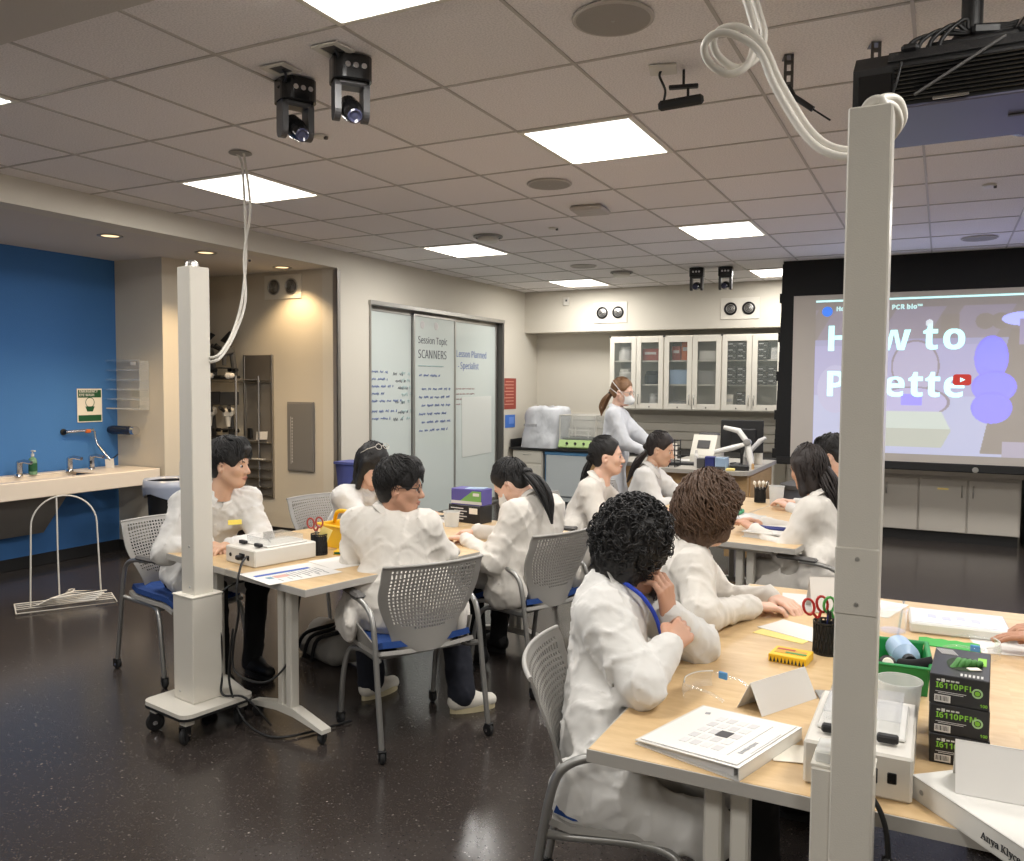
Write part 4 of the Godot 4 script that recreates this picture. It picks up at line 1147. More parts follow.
	for sh in 3:
		var y: float = [2.082, 1.742, 1.402][sh]
		for side in 2:
			if sh == 2 and side == 1: continue
			for c in 2:
				if sh == 0 and side == 1 and c == 1: continue
				if sh == 2 and c == 0: continue
				for k in 3:
					var o := thing("supply_box", "black supply box, %s of the %s pile, %s shelf, %s door" % [["lowest", "middle", "topmost"][k], ["first", "second"][c], place[sh], ["first", "second"][side]], "box", Vector3(-2.585 + side * 0.41 + c * 0.135, y + k * 0.082, -11.78), 0, "black supply boxes in the wall cabinet")
					part(box(mb(), X(Vector3(0, 0.04, 0)), Vector3(0.13, 0.078, 0.22), 0.003), "carton", M.glove_black, o)
					part(box(mb(), X(Vector3(-0.02, 0.05, 0.111)), Vector3(0.06, 0.012, 0.002)), "print", M.paper_grey, o)
					part(box(mb(), X(Vector3(0.03, 0.025, 0.111)), Vector3(0.03, 0.014, 0.002)), "sticker", M.grey_plastic, o)

func build_screen_cabinets() -> void:
	var t := thing("low_cabinet", "long low beige cabinet standing under the projection screen", "cabinet", Vector3(-0.2, 0, -10.75))
	part(bx(mb(), Vector3(-1.4, 0.115, -0.30), Vector3(0.985, 0.74, 0.33), 0.004), "body", M.cab_grey, t)
	part(bx(mb(), Vector3(-1.42, 0.74, -0.32), Vector3(1.0, 0.80, 0.37), 0.006), "top", M.cab_grey, t)
	part(bx(mb(), Vector3(-1.4, 0, -0.30), Vector3(0.97, 0.115, 0.29)), "plinth", M.base_black, t)
	for d in [[-1.39, -0.86, 0], [-0.85, -0.39, 1], [-0.38, -0.005, 0], [0.005, 0.475, 1], [0.485, 0.975, 0]]:
		var c: float = (d[0] + d[1]) / 2.0
		var w: float = d[1] - d[0]
		var p := part(box(mb(), X(Vector3(c, 0.415, 0.342)), Vector3(w - 0.008, 0.585, 0.02), 0.004), "door", M.cab_grey, t)
		var hx: float = d[1] - 0.05 if d[2] else d[0] + 0.05
		part(tube(mb(), [Vector3(hx, 0.52, 0.352), Vector3(hx, 0.52, 0.375), Vector3(hx, 0.64, 0.375), Vector3(hx, 0.64, 0.352)], 0.006, 6), "handle", M.steel, p)
	part(box(mb(), X(Vector3(0.24, 0.60, 0.354)), Vector3(0.11, 0.02, 0.002)), "tape", M.yellow_pale, t)
	t = thing("equipment_rack", "tall black equipment rack beyond the low cabinet", "rack", Vector3(1.25, 0, -10.75))
	part(bx(mb(), Vector3(-0.42, 0, -0.3), Vector3(0.42, 0.8, 0.33), 0.008), "case", M.black, t)
	part(box(mb(), X(Vector3(0, 0.42, 0.335)), Vector3(0.76, 0.7, 0.012), 0.003), "door", M.black_gloss, t)

# ---------------------------------------------------------------- projection screen
func build_screen() -> void:
	var t := thing("projection_screen", "big pull-down projection screen with black border showing a lesson slide", "screen", Vector3(0.25, 0, -9.93))
	# whole cloth: black border with the white field in front
	var st := mb()
	bx(st, Vector3(-1.89, 2.735, -0.008), Vector3(2.0, 3.13, 0.0))
	bx(st, Vector3(-1.88, 0.92, -0.008), Vector3(-1.77, 2.735, 0.0))
	bx(st, Vector3(1.89, 0.92, -0.008), Vector3(2.0, 2.735, 0.0))
	part(st, "border", M.black_soft, t)
	# scalloped tab-tension edge
	var edge := []
	for k in 21:
		var y := 0.90 + 2.2 * k / 20.0
		edge.append(Vector2(-1.885 - 0.03 * sin(PI * k / 20.0) * 0.0 - (0.012 if k % 2 else 0.0), y))
	st = mb()
	for k in 20: bx(st, Vector3(-1.90 - (0.02 if k % 4 == 0 else 0.0) - 0.05 * pow(1.0 - k / 20.0, 1.5), 0.90 + 0.11 * k, -0.006), Vector3(-1.87, 0.90 + 0.11 * (k + 1), -0.001))
	part(st, "edge_tabs", M.black_soft, t)
	part(bx(mb(), Vector3(-1.92, 0.835, -0.025), Vector3(2.03, 0.922, 0.025), 0.008), "weight_bar", M.black, t)
	part(lathe(mb(), X(Vector3(0.08, 0.865, 0.026), Vector3(90, 0, 0)), [Vector2(0.03, 0), Vector2(0.03, 0.005), Vector2(0, 0.006)], 14), "pull_ring", M.alu, t)
	part(bx(mb(), Vector3(-1.77, 0.92, -0.006), Vector3(1.89, 2.735, -0.001)), "field", flat("screen_cloth", Color8(188, 181, 174), 0.85), t)
	# the projected slide
	var W_ := 448
	var H_ := 252
	var im := Image.create(W_, H_, false, Image.FORMAT_RGB8)
	for py in H_:
		for px in W_:
			im.set_pixel(px, py, slide_color(float(px) / W_, float(py) / H_))
	var m := flat("slide_light", Color8(188, 181, 174), 0.85)
	m.emission_enabled = true
	m.emission = Color.BLACK
	m.emission_texture = ImageTexture.create_from_image(im)
	m.emission_energy_multiplier = 0.95
	var s := SurfaceTool.new()
	s.begin(Mesh.PRIMITIVE_TRIANGLES)
	var x0 := -1.53
	var x1 := 1.58
	var y0 := 1.005
	var y1 := 2.655
	var c := [[x0, y0, 0.0, 1.0], [x1, y0, 1.0, 1.0], [x1, y1, 1.0, 0.0], [x0, y1, 0.0, 0.0]]
	for k in [0, 2, 1, 0, 3, 2]:
		s.set_normal(Vector3(0, 0, 1))
		s.set_uv(Vector2(c[k][2], c[k][3]))
		s.add_vertex(Vector3(c[k][0], c[k][1], 0.001))
	var o := MeshInstance3D.new()
	o.name = "slide"
	o.mesh = s.commit()
	o.material_override = m
	t.add_child(o)
	o.set_meta("label", "projected slide about pipetting")
	var tm := glow("slide_text", Color(0.80, 1.0, 1.0), 0.75)
	letters("lettering", "How to", 0.385, tm, o, X(Vector3(-1.43, 2.02, 0.002)).scaled_local(Vector3(1.06, 1, 1)), true)
	letters("lettering", "Pipette", 0.385, tm, o, X(Vector3(-1.43, 1.52, 0.002)).scaled_local(Vector3(1.045, 1, 1)), true)
	letters("lettering", "How to Pipette | PCR bio\u2122", 0.068, tm, o, X(Vector3(-1.32, 2.535, 0.002)), true)
	part(bx(mb(), Vector3(-1.53, 2.655, 0.001), Vector3(1.58, 2.675, 0.003)), "top_line", tm, o)
	part(lathe(mb(), X(Vector3(-1.41, 2.55, 0.001), Vector3(90, 0, 0)), [Vector2(0.055, 0), Vector2(0.055, 0.002), Vector2(0, 0.002)], 20), "avatar", glow("slide_blue", Color(0.25, 0.5, 0.95), 0.6), o)
	var pb := part(prism(mb(), X(Vector3(-0.07, 1.80, 0.004)), rounded(0.17, 0.115, 0.03), 0.004), "play_button", glow("slide_red", Color(0.75, 0.2, 0.17), 0.35), o)
	part(prism(mb(), X(Vector3(-0.07, 1.80, 0.008)), [Vector2(-0.018, -0.025), Vector2(-0.018, 0.025), Vector2(0.03, 0)], 0.003), "play_arrow", tm, pb)
	var a := AreaLight3D.new()
	a.name = "screen_lamp"
	a.light_color = Color(0.72, 0.76, 1.0)
	a.light_energy = 1.3
	a.area_size = Vector2(3.0, 1.6)
	a.shadow_enabled = true
	a.area_range = 15.0
	a.area_attenuation = 2.0
	t.add_child(a)
	a.position = Vector3(0.02, 1.83, 0.02)
	a.rotation_degrees = Vector3(0, 180, 0)

func inside(px: float, py: float, cx: float, cy: float, rx: float, ry: float) -> float:
	return 1.0 - sqrt(pow((px - cx) / rx, 2.0) + pow((py - cy) / ry, 2.0))

# light of the slide picture: a bench with instruments, a blue gloved hand holding a dark pipette
func slide_color(u: float, v: float) -> Color:
	var c := Color(0.44, 0.46, 0.68)
	if v < 0.05: c = Color(0.12, 0.11, 0.18)
	elif v < 0.27: c = Color(0.26, 0.25, 0.40) if sin(u * 31.0 + v * 9.0) < 0.7 else Color(0.14, 0.13, 0.2)
	elif v > 0.62: c = Color(0.50, 0.56, 0.74)
	if v > 0.25 and v < 0.29: c = Color(0.36, 0.40, 0.62)
	if inside(u, v, 0.07, 0.58, 0.06, 0.16) > 0.0: c = Color(0.52, 0.54, 0.72)
	# round white instrument with a dark rim and a lit label
	var e := inside(u, v, 0.325, 0.43, 0.075, 0.17)
	if e > 0.0: c = Color(0.48, 0.48, 0.66) if e > 0.07 else Color(0.16, 0.10, 0.30)
	e = inside(u, v, 0.32, 0.66, 0.115, 0.10)
	if e > 0.0 and v > 0.56: c = Color(0.52, 0.52, 0.74) if e > 0.08 else Color(0.16, 0.12, 0.34)
	if u > 0.285 and u < 0.35 and v > 0.61 and v < 0.68: c = Color(0.30, 0.28, 0.92)
	# pale box on the bench
	if v > 0.72 and v < 0.95 and u > 0.20 and u < 0.44 - 0.25 * absf(v - 0.84): c = Color(0.60, 0.68, 0.66) if v < 0.83 else Color(0.50, 0.56, 0.52)
	# little dark parts along the top
	if v > 0.10 and v < 0.21:
		if u > 0.40 and u < 0.455: c = Color(0.10, 0.08, 0.10)
		if inside(u, v, 0.53, 0.15, 0.028, 0.05) > 0.0 or inside(u, v, 0.575, 0.15, 0.028, 0.05) > 0.0: c = Color(0.10, 0.08, 0.10)
	if inside(u, v, 0.365, 0.155, 0.012, 0.025) > 0.0: c = Color(0.75, 0.8, 0.85)
	# dark pipette body
	if v > 0.2 and v < 0.98:
		var l := 0.60 - 0.10 * (v - 0.25)
		var r2 := 0.72 - 0.06 * (v - 0.25)
		if u > l and u < r2: c = Color(0.05, 0.03, 0.04)
	if v > 0.90 and u > 0.59 and u < 0.66: c = Color(0.40, 0.40, 0.55)
	if inside(u, v, 0.645, 0.14, 0.068, 0.045) > 0.0: c = Color(0.55, 0.62, 1.0)
	if u > 0.628 and u < 0.655 and v > 0.14 and v < 0.30: c = Color(0.34, 0.32, 0.55)
	# gloved fingers round it
	for f in [[0.552, 0.38, 0.050, 0.14], [0.562, 0.56, 0.066, 0.10], [0.557, 0.69, 0.060, 0.10]]:
		e = inside(u, v, f[0], f[1], f[2], f[3])
		if e > 0.0: c = Color(0.06, 0.26, 1.0).lerp(Color(0.20, 0.16, 1.0), v) if e > 0.10 else Color(0.05, 0.10, 0.86)
	if u > 0.72 and v > 0.30 and u > 0.70 + 0.10 * (0.95 - v): c = Color(0.20, 0.24, 1.0)
	if u > 0.70 and v > 0.28 and v < 0.42 and u < 0.76: c = Color(0.46, 0.54, 1.0)
	return c

# ---------------------------------------------------------------- lab bench behind the students
func build_bench() -> void:
	var t := thing("lab_bench", "wood fronted lab bench with rounded grey top in front of the wall cabinets", "bench", Vector3(-2.07, 0, -8.66))
	var poly := [Vector2(-0.49, 0.74), Vector2(-0.49, -0.74)]
	for i in 7:
		var a := -PI / 2 + (PI / 2) * i / 6.0
		poly.append(Vector2(0.49 - 0.14 + cos(a) * 0.14, -0.74 + 0.14 + sin(a) * 0.14))
	poly.append(Vector2(0.49, 0.74))
	part(prism(mb(), Transform3D(Basis(Vector3.RIGHT, -PI / 2), Vector3(0, 0.9, 0)), poly, 0.04), "top", M.bench_top, t)
	part(bx(mb(), Vector3(-0.48, 0.30, 0.60), Vector3(0.12, 0.88, 0.625), 0.003), "front_panel", M.tan_wood, t)
	var dr := part(bx(mb(), Vector3(0.24, 0.08, -0.70), Vector3(0.45, 0.88, 0.58), 0.004), "pedestal", M.tan_wood, t)
	for k in 3: part(box(mb(), X(Vector3(0.455, 0.74 - 0.25 * k, -0.05)), Vector3(0.016, 0.23, 1.1), 0.003), "drawer", M.tan_wood, dr)
	t = thing("side_bench", "wood ended side bench on a white foot behind the standing person", "bench", Vector3(-3.0, 0, -8.9))
	part(bx(mb(), Vector3(-0.45, 0.86, -0.35), Vector3(0.43, 0.90, 0.35), 0.004), "top", M.bench_top, t)
	part(bx(mb(), Vector3(-0.45, 0.56, 0.30), Vector3(0.43, 0.86, 0.33), 0.003), "front_panel", M.tan_wood, t)
	part(bx(mb(), Vector3(-0.38, 0.12, 0.10), Vector3(-0.30, 0.86, 0.18), 0.006), "leg", M.table_leg, t)
	part(bx(mb(), Vector3(-0.38, 0.05, -0.3), Vector3(-0.30, 0.115, 0.80), 0.012), "foot", M.table_leg, t)
	part(bx(mb(), Vector3(0.30, 0.0, -0.2), Vector3(0.38, 0.86, -0.12), 0.006), "leg", M.table_leg, t)
	var y := 0.92
	# monitor
	t = thing("monitor", "black computer monitor seen from behind on the lab bench", "monitor", Vector3(-1.80, y, -8.66), deg_to_rad(8))
	part(box(mb(), X(Vector3(0, 0.29, 0)), Vector3(0.42, 0.33, 0.03), 0.008), "panel", M.black, t)
	part(box(mb(), X(Vector3(0.02, 0.28, 0.03)), Vector3(0.24, 0.18, 0.04), 0.012), "rear_housing", M.black, t)
	part(box(mb(), X(Vector3(0.02, 0.12, 0.03)), Vector3(0.06, 0.24, 0.03), 0.006), "neck", M.black, t)
	part(box(mb(), X(Vector3(0.02, 0.008, 0.03)), Vector3(0.22, 0.016, 0.18), 0.006), "stand", M.black, t)
	# thermal cycler
	t = thing("thermal_cycler", "beige benchtop instrument with small dark display", "instrument", Vector3(-2.14, y, -8.60), deg_to_rad(-6))
	var st := mb()
	prism(st, Transform3D(Basis(Vector3.UP, PI / 2), Vector3.ZERO), [Vector2(-0.16, 0), Vector2(0.16, 0), Vector2(0.16, 0.28), Vector2(-0.04, 0.30), Vector2(-0.15, 0.10)], 0.25)
	part(st, "case", M.cream, t)
	part(box(mb(), X(Vector3(0.0, 0.205, 0.098), Vector3(-29, 0, 0)), Vector3(0.13, 0.09, 0.008), 0.002), "display", M.grey_dark, t)
	part(box(mb(), X(Vector3(0.0, 0.30, -0.06)), Vector3(0.19, 0.03, 0.14), 0.012), "lid", M.grey_dark, t)
	part(box(mb(), X(Vector3(0.06, 0.06, 0.16)), Vector3(0.05, 0.01, 0.006), 0.002), "badge", M.grey_plastic, t)
	# articulated white lamp arms
	t = thing("arm_lamp", "white articulated arm lamp with folded jointed arms on the bench", "lamp", Vector3(-1.70, y, -8.36))
	part(lathe(mb(), X(), [Vector2(0.06, 0), Vector2(0.06, 0.02), Vector2(0.025, 0.03), Vector2(0.022, 0.12)], 18), "base", M.grey_plastic, t)
	part(tube(mb(), [Vector3(0, 0.1, 0), Vector3(0.02, 0.24, 0.02), Vector3(-0.10, 0.20, 0.08), Vector3(-0.28, 0.15, 0.12)], [0.022, 0.03, 0.028, 0.024], 10), "lower_arm", M.white_gloss, t)
	part(tube(mb(), [Vector3(0.02, 0.25, 0.02), Vector3(-0.07, 0.36, 0.0), Vector3(-0.22, 0.39, -0.02)], [0.028, 0.03, 0.02], 10), "upper_arm", M.white_gloss, t)
	part(tube(mb(), [Vector3(0.02, 0.25, 0.02), Vector3(0.06, 0.10, 0.06), Vector3(0.08, 0.0, 0.08)], [0.026, 0.034, 0.02], 10), "fore_arm", M.white_gloss, t)
	part(tube(mb(), [Vector3(0.05, 0.17, 0), Vector3(0.14, 0.27, 0.0), Vector3(0.19, 0.30, 0.0)], [0.022, 0.026, 0.016], 10), "side_arm", M.paper_grey, t)
	part(lathe(mb(), X(Vector3(0.02, 0.25, 0.02), Vector3(90, 0, 0)), [Vector2(0, -0.05), Vector2(0.035, -0.04), Vector2(0.035, 0.04), Vector2(0, 0.05)], 16), "joint", M.grey_plastic, t)
	# office chair / keyboard / small bench things
	t = thing("black_basket", "black wire basket on the bench behind the two seated people", "basket", Vector3(-2.42, y + 0.006, -8.08))
	st = mb()
	for k in 6: tube(st, [Vector3(-0.12, 0.002 + k * 0.05, -0.1), Vector3(0.12, 0.002 + k * 0.05, -0.1), Vector3(0.12, 0.002 + k * 0.05, 0.1), Vector3(-0.12, 0.002 + k * 0.05, 0.1), Vector3(-0.12, 0.002 + k * 0.05, -0.1)], 0.006, 6)
	for k in 5:
		rod(st, Vector3(-0.12 + k * 0.06, 0, -0.1), Vector3(-0.12 + k * 0.06, 0.26, -0.1), 0.005, 6)
		rod(st, Vector3(-0.12 + k * 0.06, 0, 0.1), Vector3(-0.12 + k * 0.06, 0.26, 0.1), 0.005, 6)
	part(st, "wires", M.black, t)
	for d in [
		["keyboard", "black keyboard lying on the lab bench", "keyboard", Vector3(-2.30, y + 0.012, -8.36), Vector3(0.36, 0.024, 0.13), "black", 10.0],
		["carton", "white carton at the back of the lab bench", "carton", Vector3(-2.72, 0.9 + 0.09, -9.0), Vector3(0.24, 0.18, 0.2), "paper_warm", -8.0],
		["tip_box", "blue lidded pipette tip box on the bench", "tip box", Vector3(-1.965, y + 0.055, -8.04), Vector3(0.09, 0.11, 0.09), "blue_deep", 5.0],
		["tip_box", "clear pipette tip box with dark base at the bench edge", "tip box", Vector3(-1.85, y + 0.06, -8.02), Vector3(0.11, 0.12, 0.09), "blue_pale", -4.0],
		["tip_box", "dark pipette tip rack between bottle and blue box", "tip box", Vector3(-2.06, y + 0.05, -8.08), Vector3(0.08, 0.10, 0.08), "grey_dark", 0.0],
		["instrument_case", "low dark instrument case at the rounded bench corner", "case", Vector3(-1.70, y + 0.025, -8.08), Vector3(0.18, 0.05, 0.12), "black", 12.0],
		["note_pad", "cream note pad on the bench near its corner", "note pad", Vector3(-1.76, y + 0.012, -7.98), Vector3(0.08, 0.024, 0.06), "yellow_pale", 0.0],
		["tool_tray", "grey tray of loose tools in front of the monitor", "tray", Vector3(-1.88, y + 0.02, -8.26), Vector3(0.26, 0.04, 0.18), "grey_plastic", 8.0],
		["paper_sheet", "white sheet of paper on the bench behind the keyboard", "paper", Vector3(-2.36, y + 0.004, -8.86), Vector3(0.28, 0.008, 0.2), "paper", 20.0]]:
		var o := thing(d[0], d[1], d[2], d[3] - Vector3(0, d[4].y / 2, 0), deg_to_rad(d[6]))
		part(box(mb(), X(Vector3(0, d[4].y / 2, 0)), d[4], 0.006), "body", M[d[5]], o)
		if d[0] == "keyboard":
			for r_ in 4: part(box(mb(), X(Vector3(0, d[4].y + 0.002, -0.045 + 0.03 * r_)), Vector3(0.33, 0.006, 0.022), 0.002), "key_row", M.grey_dark, o)
		elif d[0] == "tip_box":
			part(box(mb(), X(Vector3(0, d[4].y + 0.004, 0)), Vector3(d[4].x + 0.006, 0.02, d[4].z + 0.006), 0.005), "lid", M.clear if d[5] != "blue_deep" else M.blue_deep, o)
			part(box(mb(), X(Vector3(0, 0.02, d[4].z / 2 + 0.001)), Vector3(d[4].x * 0.8, 0.03, 0.002)), "sticker", M.grey_dark, o)
		elif d[0] == "tool_tray":
			for k in 5: part(rod(mb(), Vector3(-0.10 + 0.05 * k, 0.048, -0.06), Vector3(-0.06 + 0.03 * k, 0.05, 0.07), 0.006, 6), "tool", [M.chrome, M.black, M.orange, M.paper, M.black][k], o)
	for d in [["white squeeze bottle beside the beige instrument", Vector3(-2.13, y, -8.14), 0.022, 0.17, "paper"], ["pale bottle at the back corner of the bench", Vector3(-1.66, y, -8.8), 0.045, 0.22, "paper_warm"], ["small amber vial on the bench by the arm lamp", Vector3(-1.60, y + 0.0, -8.22), 0.014, 0.07, "cardboard"]]:
		var o := thing("lab_bottle", d[0], "bottle", d[1])
		part(lathe(mb(), X(), [Vector2(0, 0), Vector2(d[2], 0), Vector2(d[2], d[3] * 0.7), Vector2(d[2] * 0.5, d[3] * 0.82), Vector2(d[2] * 0.5, d[3] * 0.86)], 14), "body", M[d[4]], o)
		part(lathe(mb(), X(), [Vector2(d[2] * 0.55, d[3] * 0.84), Vector2(d[2] * 0.5, d[3]), Vector2(0, d[3])], 14), "cap", M.white_gloss, o)
	# tall dark bin between bench and screen
	t = thing("floor_bin", "dark floor bin standing between the bench and the screen", "bin", Vector3(-1.22, 0, -8.9))
	part(lathe(mb(), X(), [Vector2(0, 0), Vector2(0.18, 0), Vector2(0.22, 0.68), Vector2(0.23, 0.70), Vector2(0.2, 0.70), Vector2(0.17, 0.05)], 20), "body", flat("bin_grey", Color8(92, 96, 104), 0.5), t)
	part(lathe(mb(), X(), [Vector2(0.235, 0.69), Vector2(0.235, 0.73), Vector2(0.12, 0.76), Vector2(0, 0.765)], 20), "lid", M.grey_dark, t)

# ---------------------------------------------------------------- mobile columns
func caster(parent: Node, at: Vector3, r: float, turn := 0.0) -> void:
	var x := Transform3D(Basis(Vector3.UP, turn), at)
	var w := part(lathe(mb(), x * X(Vector3(0, r, 0), Vector3(0, 0, 90)), [Vector2(0.0, -0.011), Vector2(r * 0.8, -0.012), Vector2(r, -0.007), Vector2(r, 0.007), Vector2(r * 0.8, 0.012), Vector2(0.0, 0.011)], 18), "caster", M.rubber, parent)
	var st := mb()
	for s in [-1.0, 1.0]: box(st, x * X(Vector3(s * 0.016, r * 1.25, 0.004)), Vector3(0.005, r * 1.5, r * 1.0), 0.002)
	box(st, x * X(Vector3(0, r * 2.02, 0.004)), Vector3(0.037, 0.008, r * 1.0), 0.002)
	part(st, "fork", M.black, w)
	part(lathe(mb(), x * X(Vector3(0, r, 0), Vector3(0, 0, 90)), [Vector2(0, -0.02), Vector2(r * 0.25, -0.02), Vector2(r * 0.25, 0.02), Vector2(0, 0.02)], 10), "hub", M.chrome, w)

func build_carts() -> void:
	# far column
	var t := thing("mobile_column", "white wheeled utility column standing at the corner of the far table", "column", Vector3(-3.262, 0, -2.960), deg_to_rad(-9.5))
	part(prism(mb(), Transform3D(Basis(Vector3.RIGHT, -PI / 2), Vector3(0, 0.145, 0)), rounded(0.37, 0.40, 0.05), 0.02), "base_plate", M.cart_white, t)
	part(prism(mb(), Transform3D(Basis(Vector3.RIGHT, -PI / 2), Vector3(0, 0.130, 0)), rounded(0.376, 0.406, 0.052), 0.012), "edge_bumper", M.black, t)
	for s in [[-1, -1], [1, -1], [-1, 1], [1, 1]]:
		part(box(mb(), X(Vector3(s[0] * 0.13, 0.108, s[1] * 0.15)), Vector3(0.05, 0.034, 0.05), 0.003), "caster_mount", M.cart_white, t)
		caster(t, Vector3(s[0] * 0.13, 0, s[1] * 0.15 + 0.01), 0.044, 0.5 * s[0])
	var low := part(box(mb(), X(Vector3(0, 0.415, 0)), Vector3(0.168, 0.52, 0.168), 0.004), "lower_sleeve", M.cart_white, t)
	part(box(mb(), X(Vector3(0, 0.678, 0)), Vector3(0.174, 0.008, 0.174), 0.002), "sleeve_rim", M.white_paint, low)
	part(box(mb(), X(Vector3(0, 1.475, 0)), Vector3(0.108, 1.61, 0.108), 0.004), "upper_tube", M.cart_white, t)
	part(box(mb(), X(Vector3(-0.055, 1.27, 0)), Vector3(0.006, 0.13, 0.11), 0.002), "cover_plate", M.white_paint, t)
	part(lathe(mb(), X(Vector3(-0.01, 2.28, 0)), [Vector2(0.035, 0), Vector2(0.03, 0.025), Vector2(0.015, 0.035), Vector2(0, 0.036)], 16), "cable_gland", M.alu, t)
	var st := mb()
	for q in [Vector3(0.02, 0.92, 0.0545), Vector3(0.02, 0.72, 0.0545), Vector3(-0.03, 0.20, 0.085)]: lathe(st, X(q, Vector3(90, 0, 0)), [Vector2(0.006, 0), Vector2(0.005, 0.003), Vector2(0, 0.003)], 8)
	part(st, "screws", M.alu, t)
	# near column
	t = thing("mobile_column", "tall white utility column in the foreground in front of the near table", "column", Vector3(-0.1452, 0, -1.897))
	part(prism(mb(), Transform3D(Basis(Vector3.RIGHT, -PI / 2), Vector3(0, 0.145, 0)), rounded(0.37, 0.40, 0.05), 0.02), "base_plate", M.cart_white, t)
	part(prism(mb(), Transform3D(Basis(Vector3.RIGHT, -PI / 2), Vector3(0, 0.130, 0)), rounded(0.376, 0.406, 0.052), 0.012), "edge_bumper", M.black, t)
	for s in [[-1, -1], [1, -1], [-1, 1], [1, 1]]:
		part(box(mb(), X(Vector3(s[0] * 0.13, 0.108, s[1] * 0.15)), Vector3(0.05, 0.034, 0.05), 0.003), "caster_mount", M.cart_white, t)
		caster(t, Vector3(s[0] * 0.13, 0, s[1] * 0.15 + 0.01), 0.044, 0.5 * s[0])
	low = part(bx(mb(), Vector3(-0.081, 0.155, -0.062), Vector3(0.042, 0.904, 0.034), 0.003), "lower_sleeve", M.cart_white, t)
	part(bx(mb(), Vector3(-0.083, 0.904, -0.063), Vector3(0.043, 0.911, 0.029), 0.001), "sleeve_rim", M.white_paint, low)
	part(bx(mb(), Vector3(-0.076, 0.911, -0.06), Vector3(-0.043, 0.936, 0.02), 0.003), "guide_block", M.frosted, t)
	part(bx(mb(), Vector3(-0.0415, 0.155, -0.04), Vector3(0.0415, 2.284, 0.047), 0.0035), "upper_tube", M.cart_white, t)
	part(bx(mb(), Vector3(-0.043, 1.248, -0.03), Vector3(0.041, 1.389, 0.050), 0.0025), "cover_plate", M.cart_white, t)
	st = mb()
	for q in [Vector3(0.0, 1.366, 0.050), Vector3(0.0, 1.271, 0.050)]: lathe(st, X(q, Vector3(90, 0, 0)), [Vector2(0.005, 0), Vector2(0.004, 0.003), Vector2(0, 0.003)], 8)
	part(st, "screws", M.alu, t)
	part(tube(mb(), curve([Vector3(-0.012, 2.28, 0.02), Vector3(-0.002, 2.296, 0.015), Vector3(0.014, 2.30, 0.01), Vector3(0.026, 2.28, 0.01)], 5), 0.012, 8), "cable_gland", M.white_plastic, t)
	# black cables of the far column, lying over table edge and floor
	t = thing("power_cable", "black power cables drooping beside the far mobile column", "cable", Vector3(-3.22, 0, -3.05))
	for q in [
		[Vector3(0.10, 0.84, -0.10), Vector3(0.16, 0.82, 0.0), Vector3(0.19, 0.72, 0.06), Vector3(0.20, 0.60, 0.06), Vector3(0.12, 0.40, 0.02), Vector3(0.14, 0.28, 0.02), Vector3(0.30, 0.25, -0.02), Vector3(0.38, 0.36, -0.1), Vector3(0.34, 0.55, -0.2), Vector3(0.32, 0.66, -0.25)],
		[Vector3(0.28, 0.745, -0.42), Vector3(0.20, 0.735, -0.30), Vector3(0.10, 0.715, -0.16), Vector3(0.04, 0.69, -0.02), Vector3(0.03, 0.58, 0.04), Vector3(0.05, 0.45, 0.03), Vector3(0.05, 0.25, 0.03), Vector3(0.08, 0.17, 0.05), Vector3(0.2, 0.165, 0.02), Vector3(0.3, 0.02, -0.05)],
		[Vector3(0.12, 0.50, 0.02), Vector3(0.10, 0.25, 0.03), Vector3(0.16, 0.08, 0.02), Vector3(0.3, 0.02, 0.04), Vector3(0.45, 0.012, 0.0), Vector3(0.6, 0.012, -0.3)]]:
		part(tube(mb(), curve(q, 7), 0.006, 6), "cord", M.black, t)

# ---------------------------------------------------------------- tables
const TT := 0.78
const TW := 0.668
const TL := 2.06

# origin: middle of the near short end; the table runs towards local -z
func make_table(label: String, at: Vector3, deg: float) -> void:
	var t := thing("folding_table", label, "table", at, deg_to_rad(deg), "maple topped white legged tables")
	part(box(mb(), X(Vector3(0, TT - 0.0165, -TL / 2)), Vector3(TW - 0.004, 0.033, TL - 0.004), 0.003), "tabletop", M.maple, t)
	var st := mb()
	for s in [-1.0, 1.0]:
		box(st, X(Vector3(s * (TW / 2 - 0.001), TT - 0.018, -TL / 2)), Vector3(0.0035, 0.034, TL), 0.001)
		box(st, X(Vector3(0, TT - 0.018, -TL / 2 + s * (TL / 2 - 0.001))), Vector3(TW, 0.034, 0.0035), 0.001)
	part(st, "edge_band", M.table_edge, t)
	st = mb()
	for s in [-1.0, 1.0]: box(st, X(Vector3(s * 0.16, TT - 0.05, -TL / 2)), Vector3(0.04, 0.03, TL - 0.3), 0.004)
	part(st, "rail", M.table_leg, t)
	for z in [-0.14, -TL + 0.14]:
		st = mb()
		for s in [-1.0, 1.0]: box(st, X(Vector3(s * 0.034, 0.41, z)), Vector3(0.046, 0.63, 0.05), 0.006)
		box(st, X(Vector3(0, TT - 0.05, z)), Vector3(0.34, 0.035, 0.09), 0.006)
		var leg := part(st, "leg", M.table_leg, t)
		st = mb()
		var sec := [Vector2(-0.30, 0.078), Vector2(-0.07, 0.125), Vector2(0.07, 0.125), Vector2(0.30, 0.078), Vector2(0.30, 0.058), Vector2(0.07, 0.085), Vector2(-0.07, 0.085), Vector2(-0.30, 0.058)]
		prism(st, X(Vector3(0, 0, z)), sec, 0.055)
		part(st, "foot", M.table_leg, leg)
		for s in [-1.0, 1.0]: caster(leg, Vector3(s * 0.27, 0, z), 0.029, 0.4 * s)

func row_of_two(corner: Vector3, deg: float, a: String, b: String) -> void:
	var bs := Basis(Vector3.UP, deg_to_rad(deg))
	make_table(a, corner + bs * Vector3(-TW / 2, 0, 0), deg)
	make_table(b, corner + bs * Vector3(-TW * 1.5 - 0.004, 0, 0), deg)

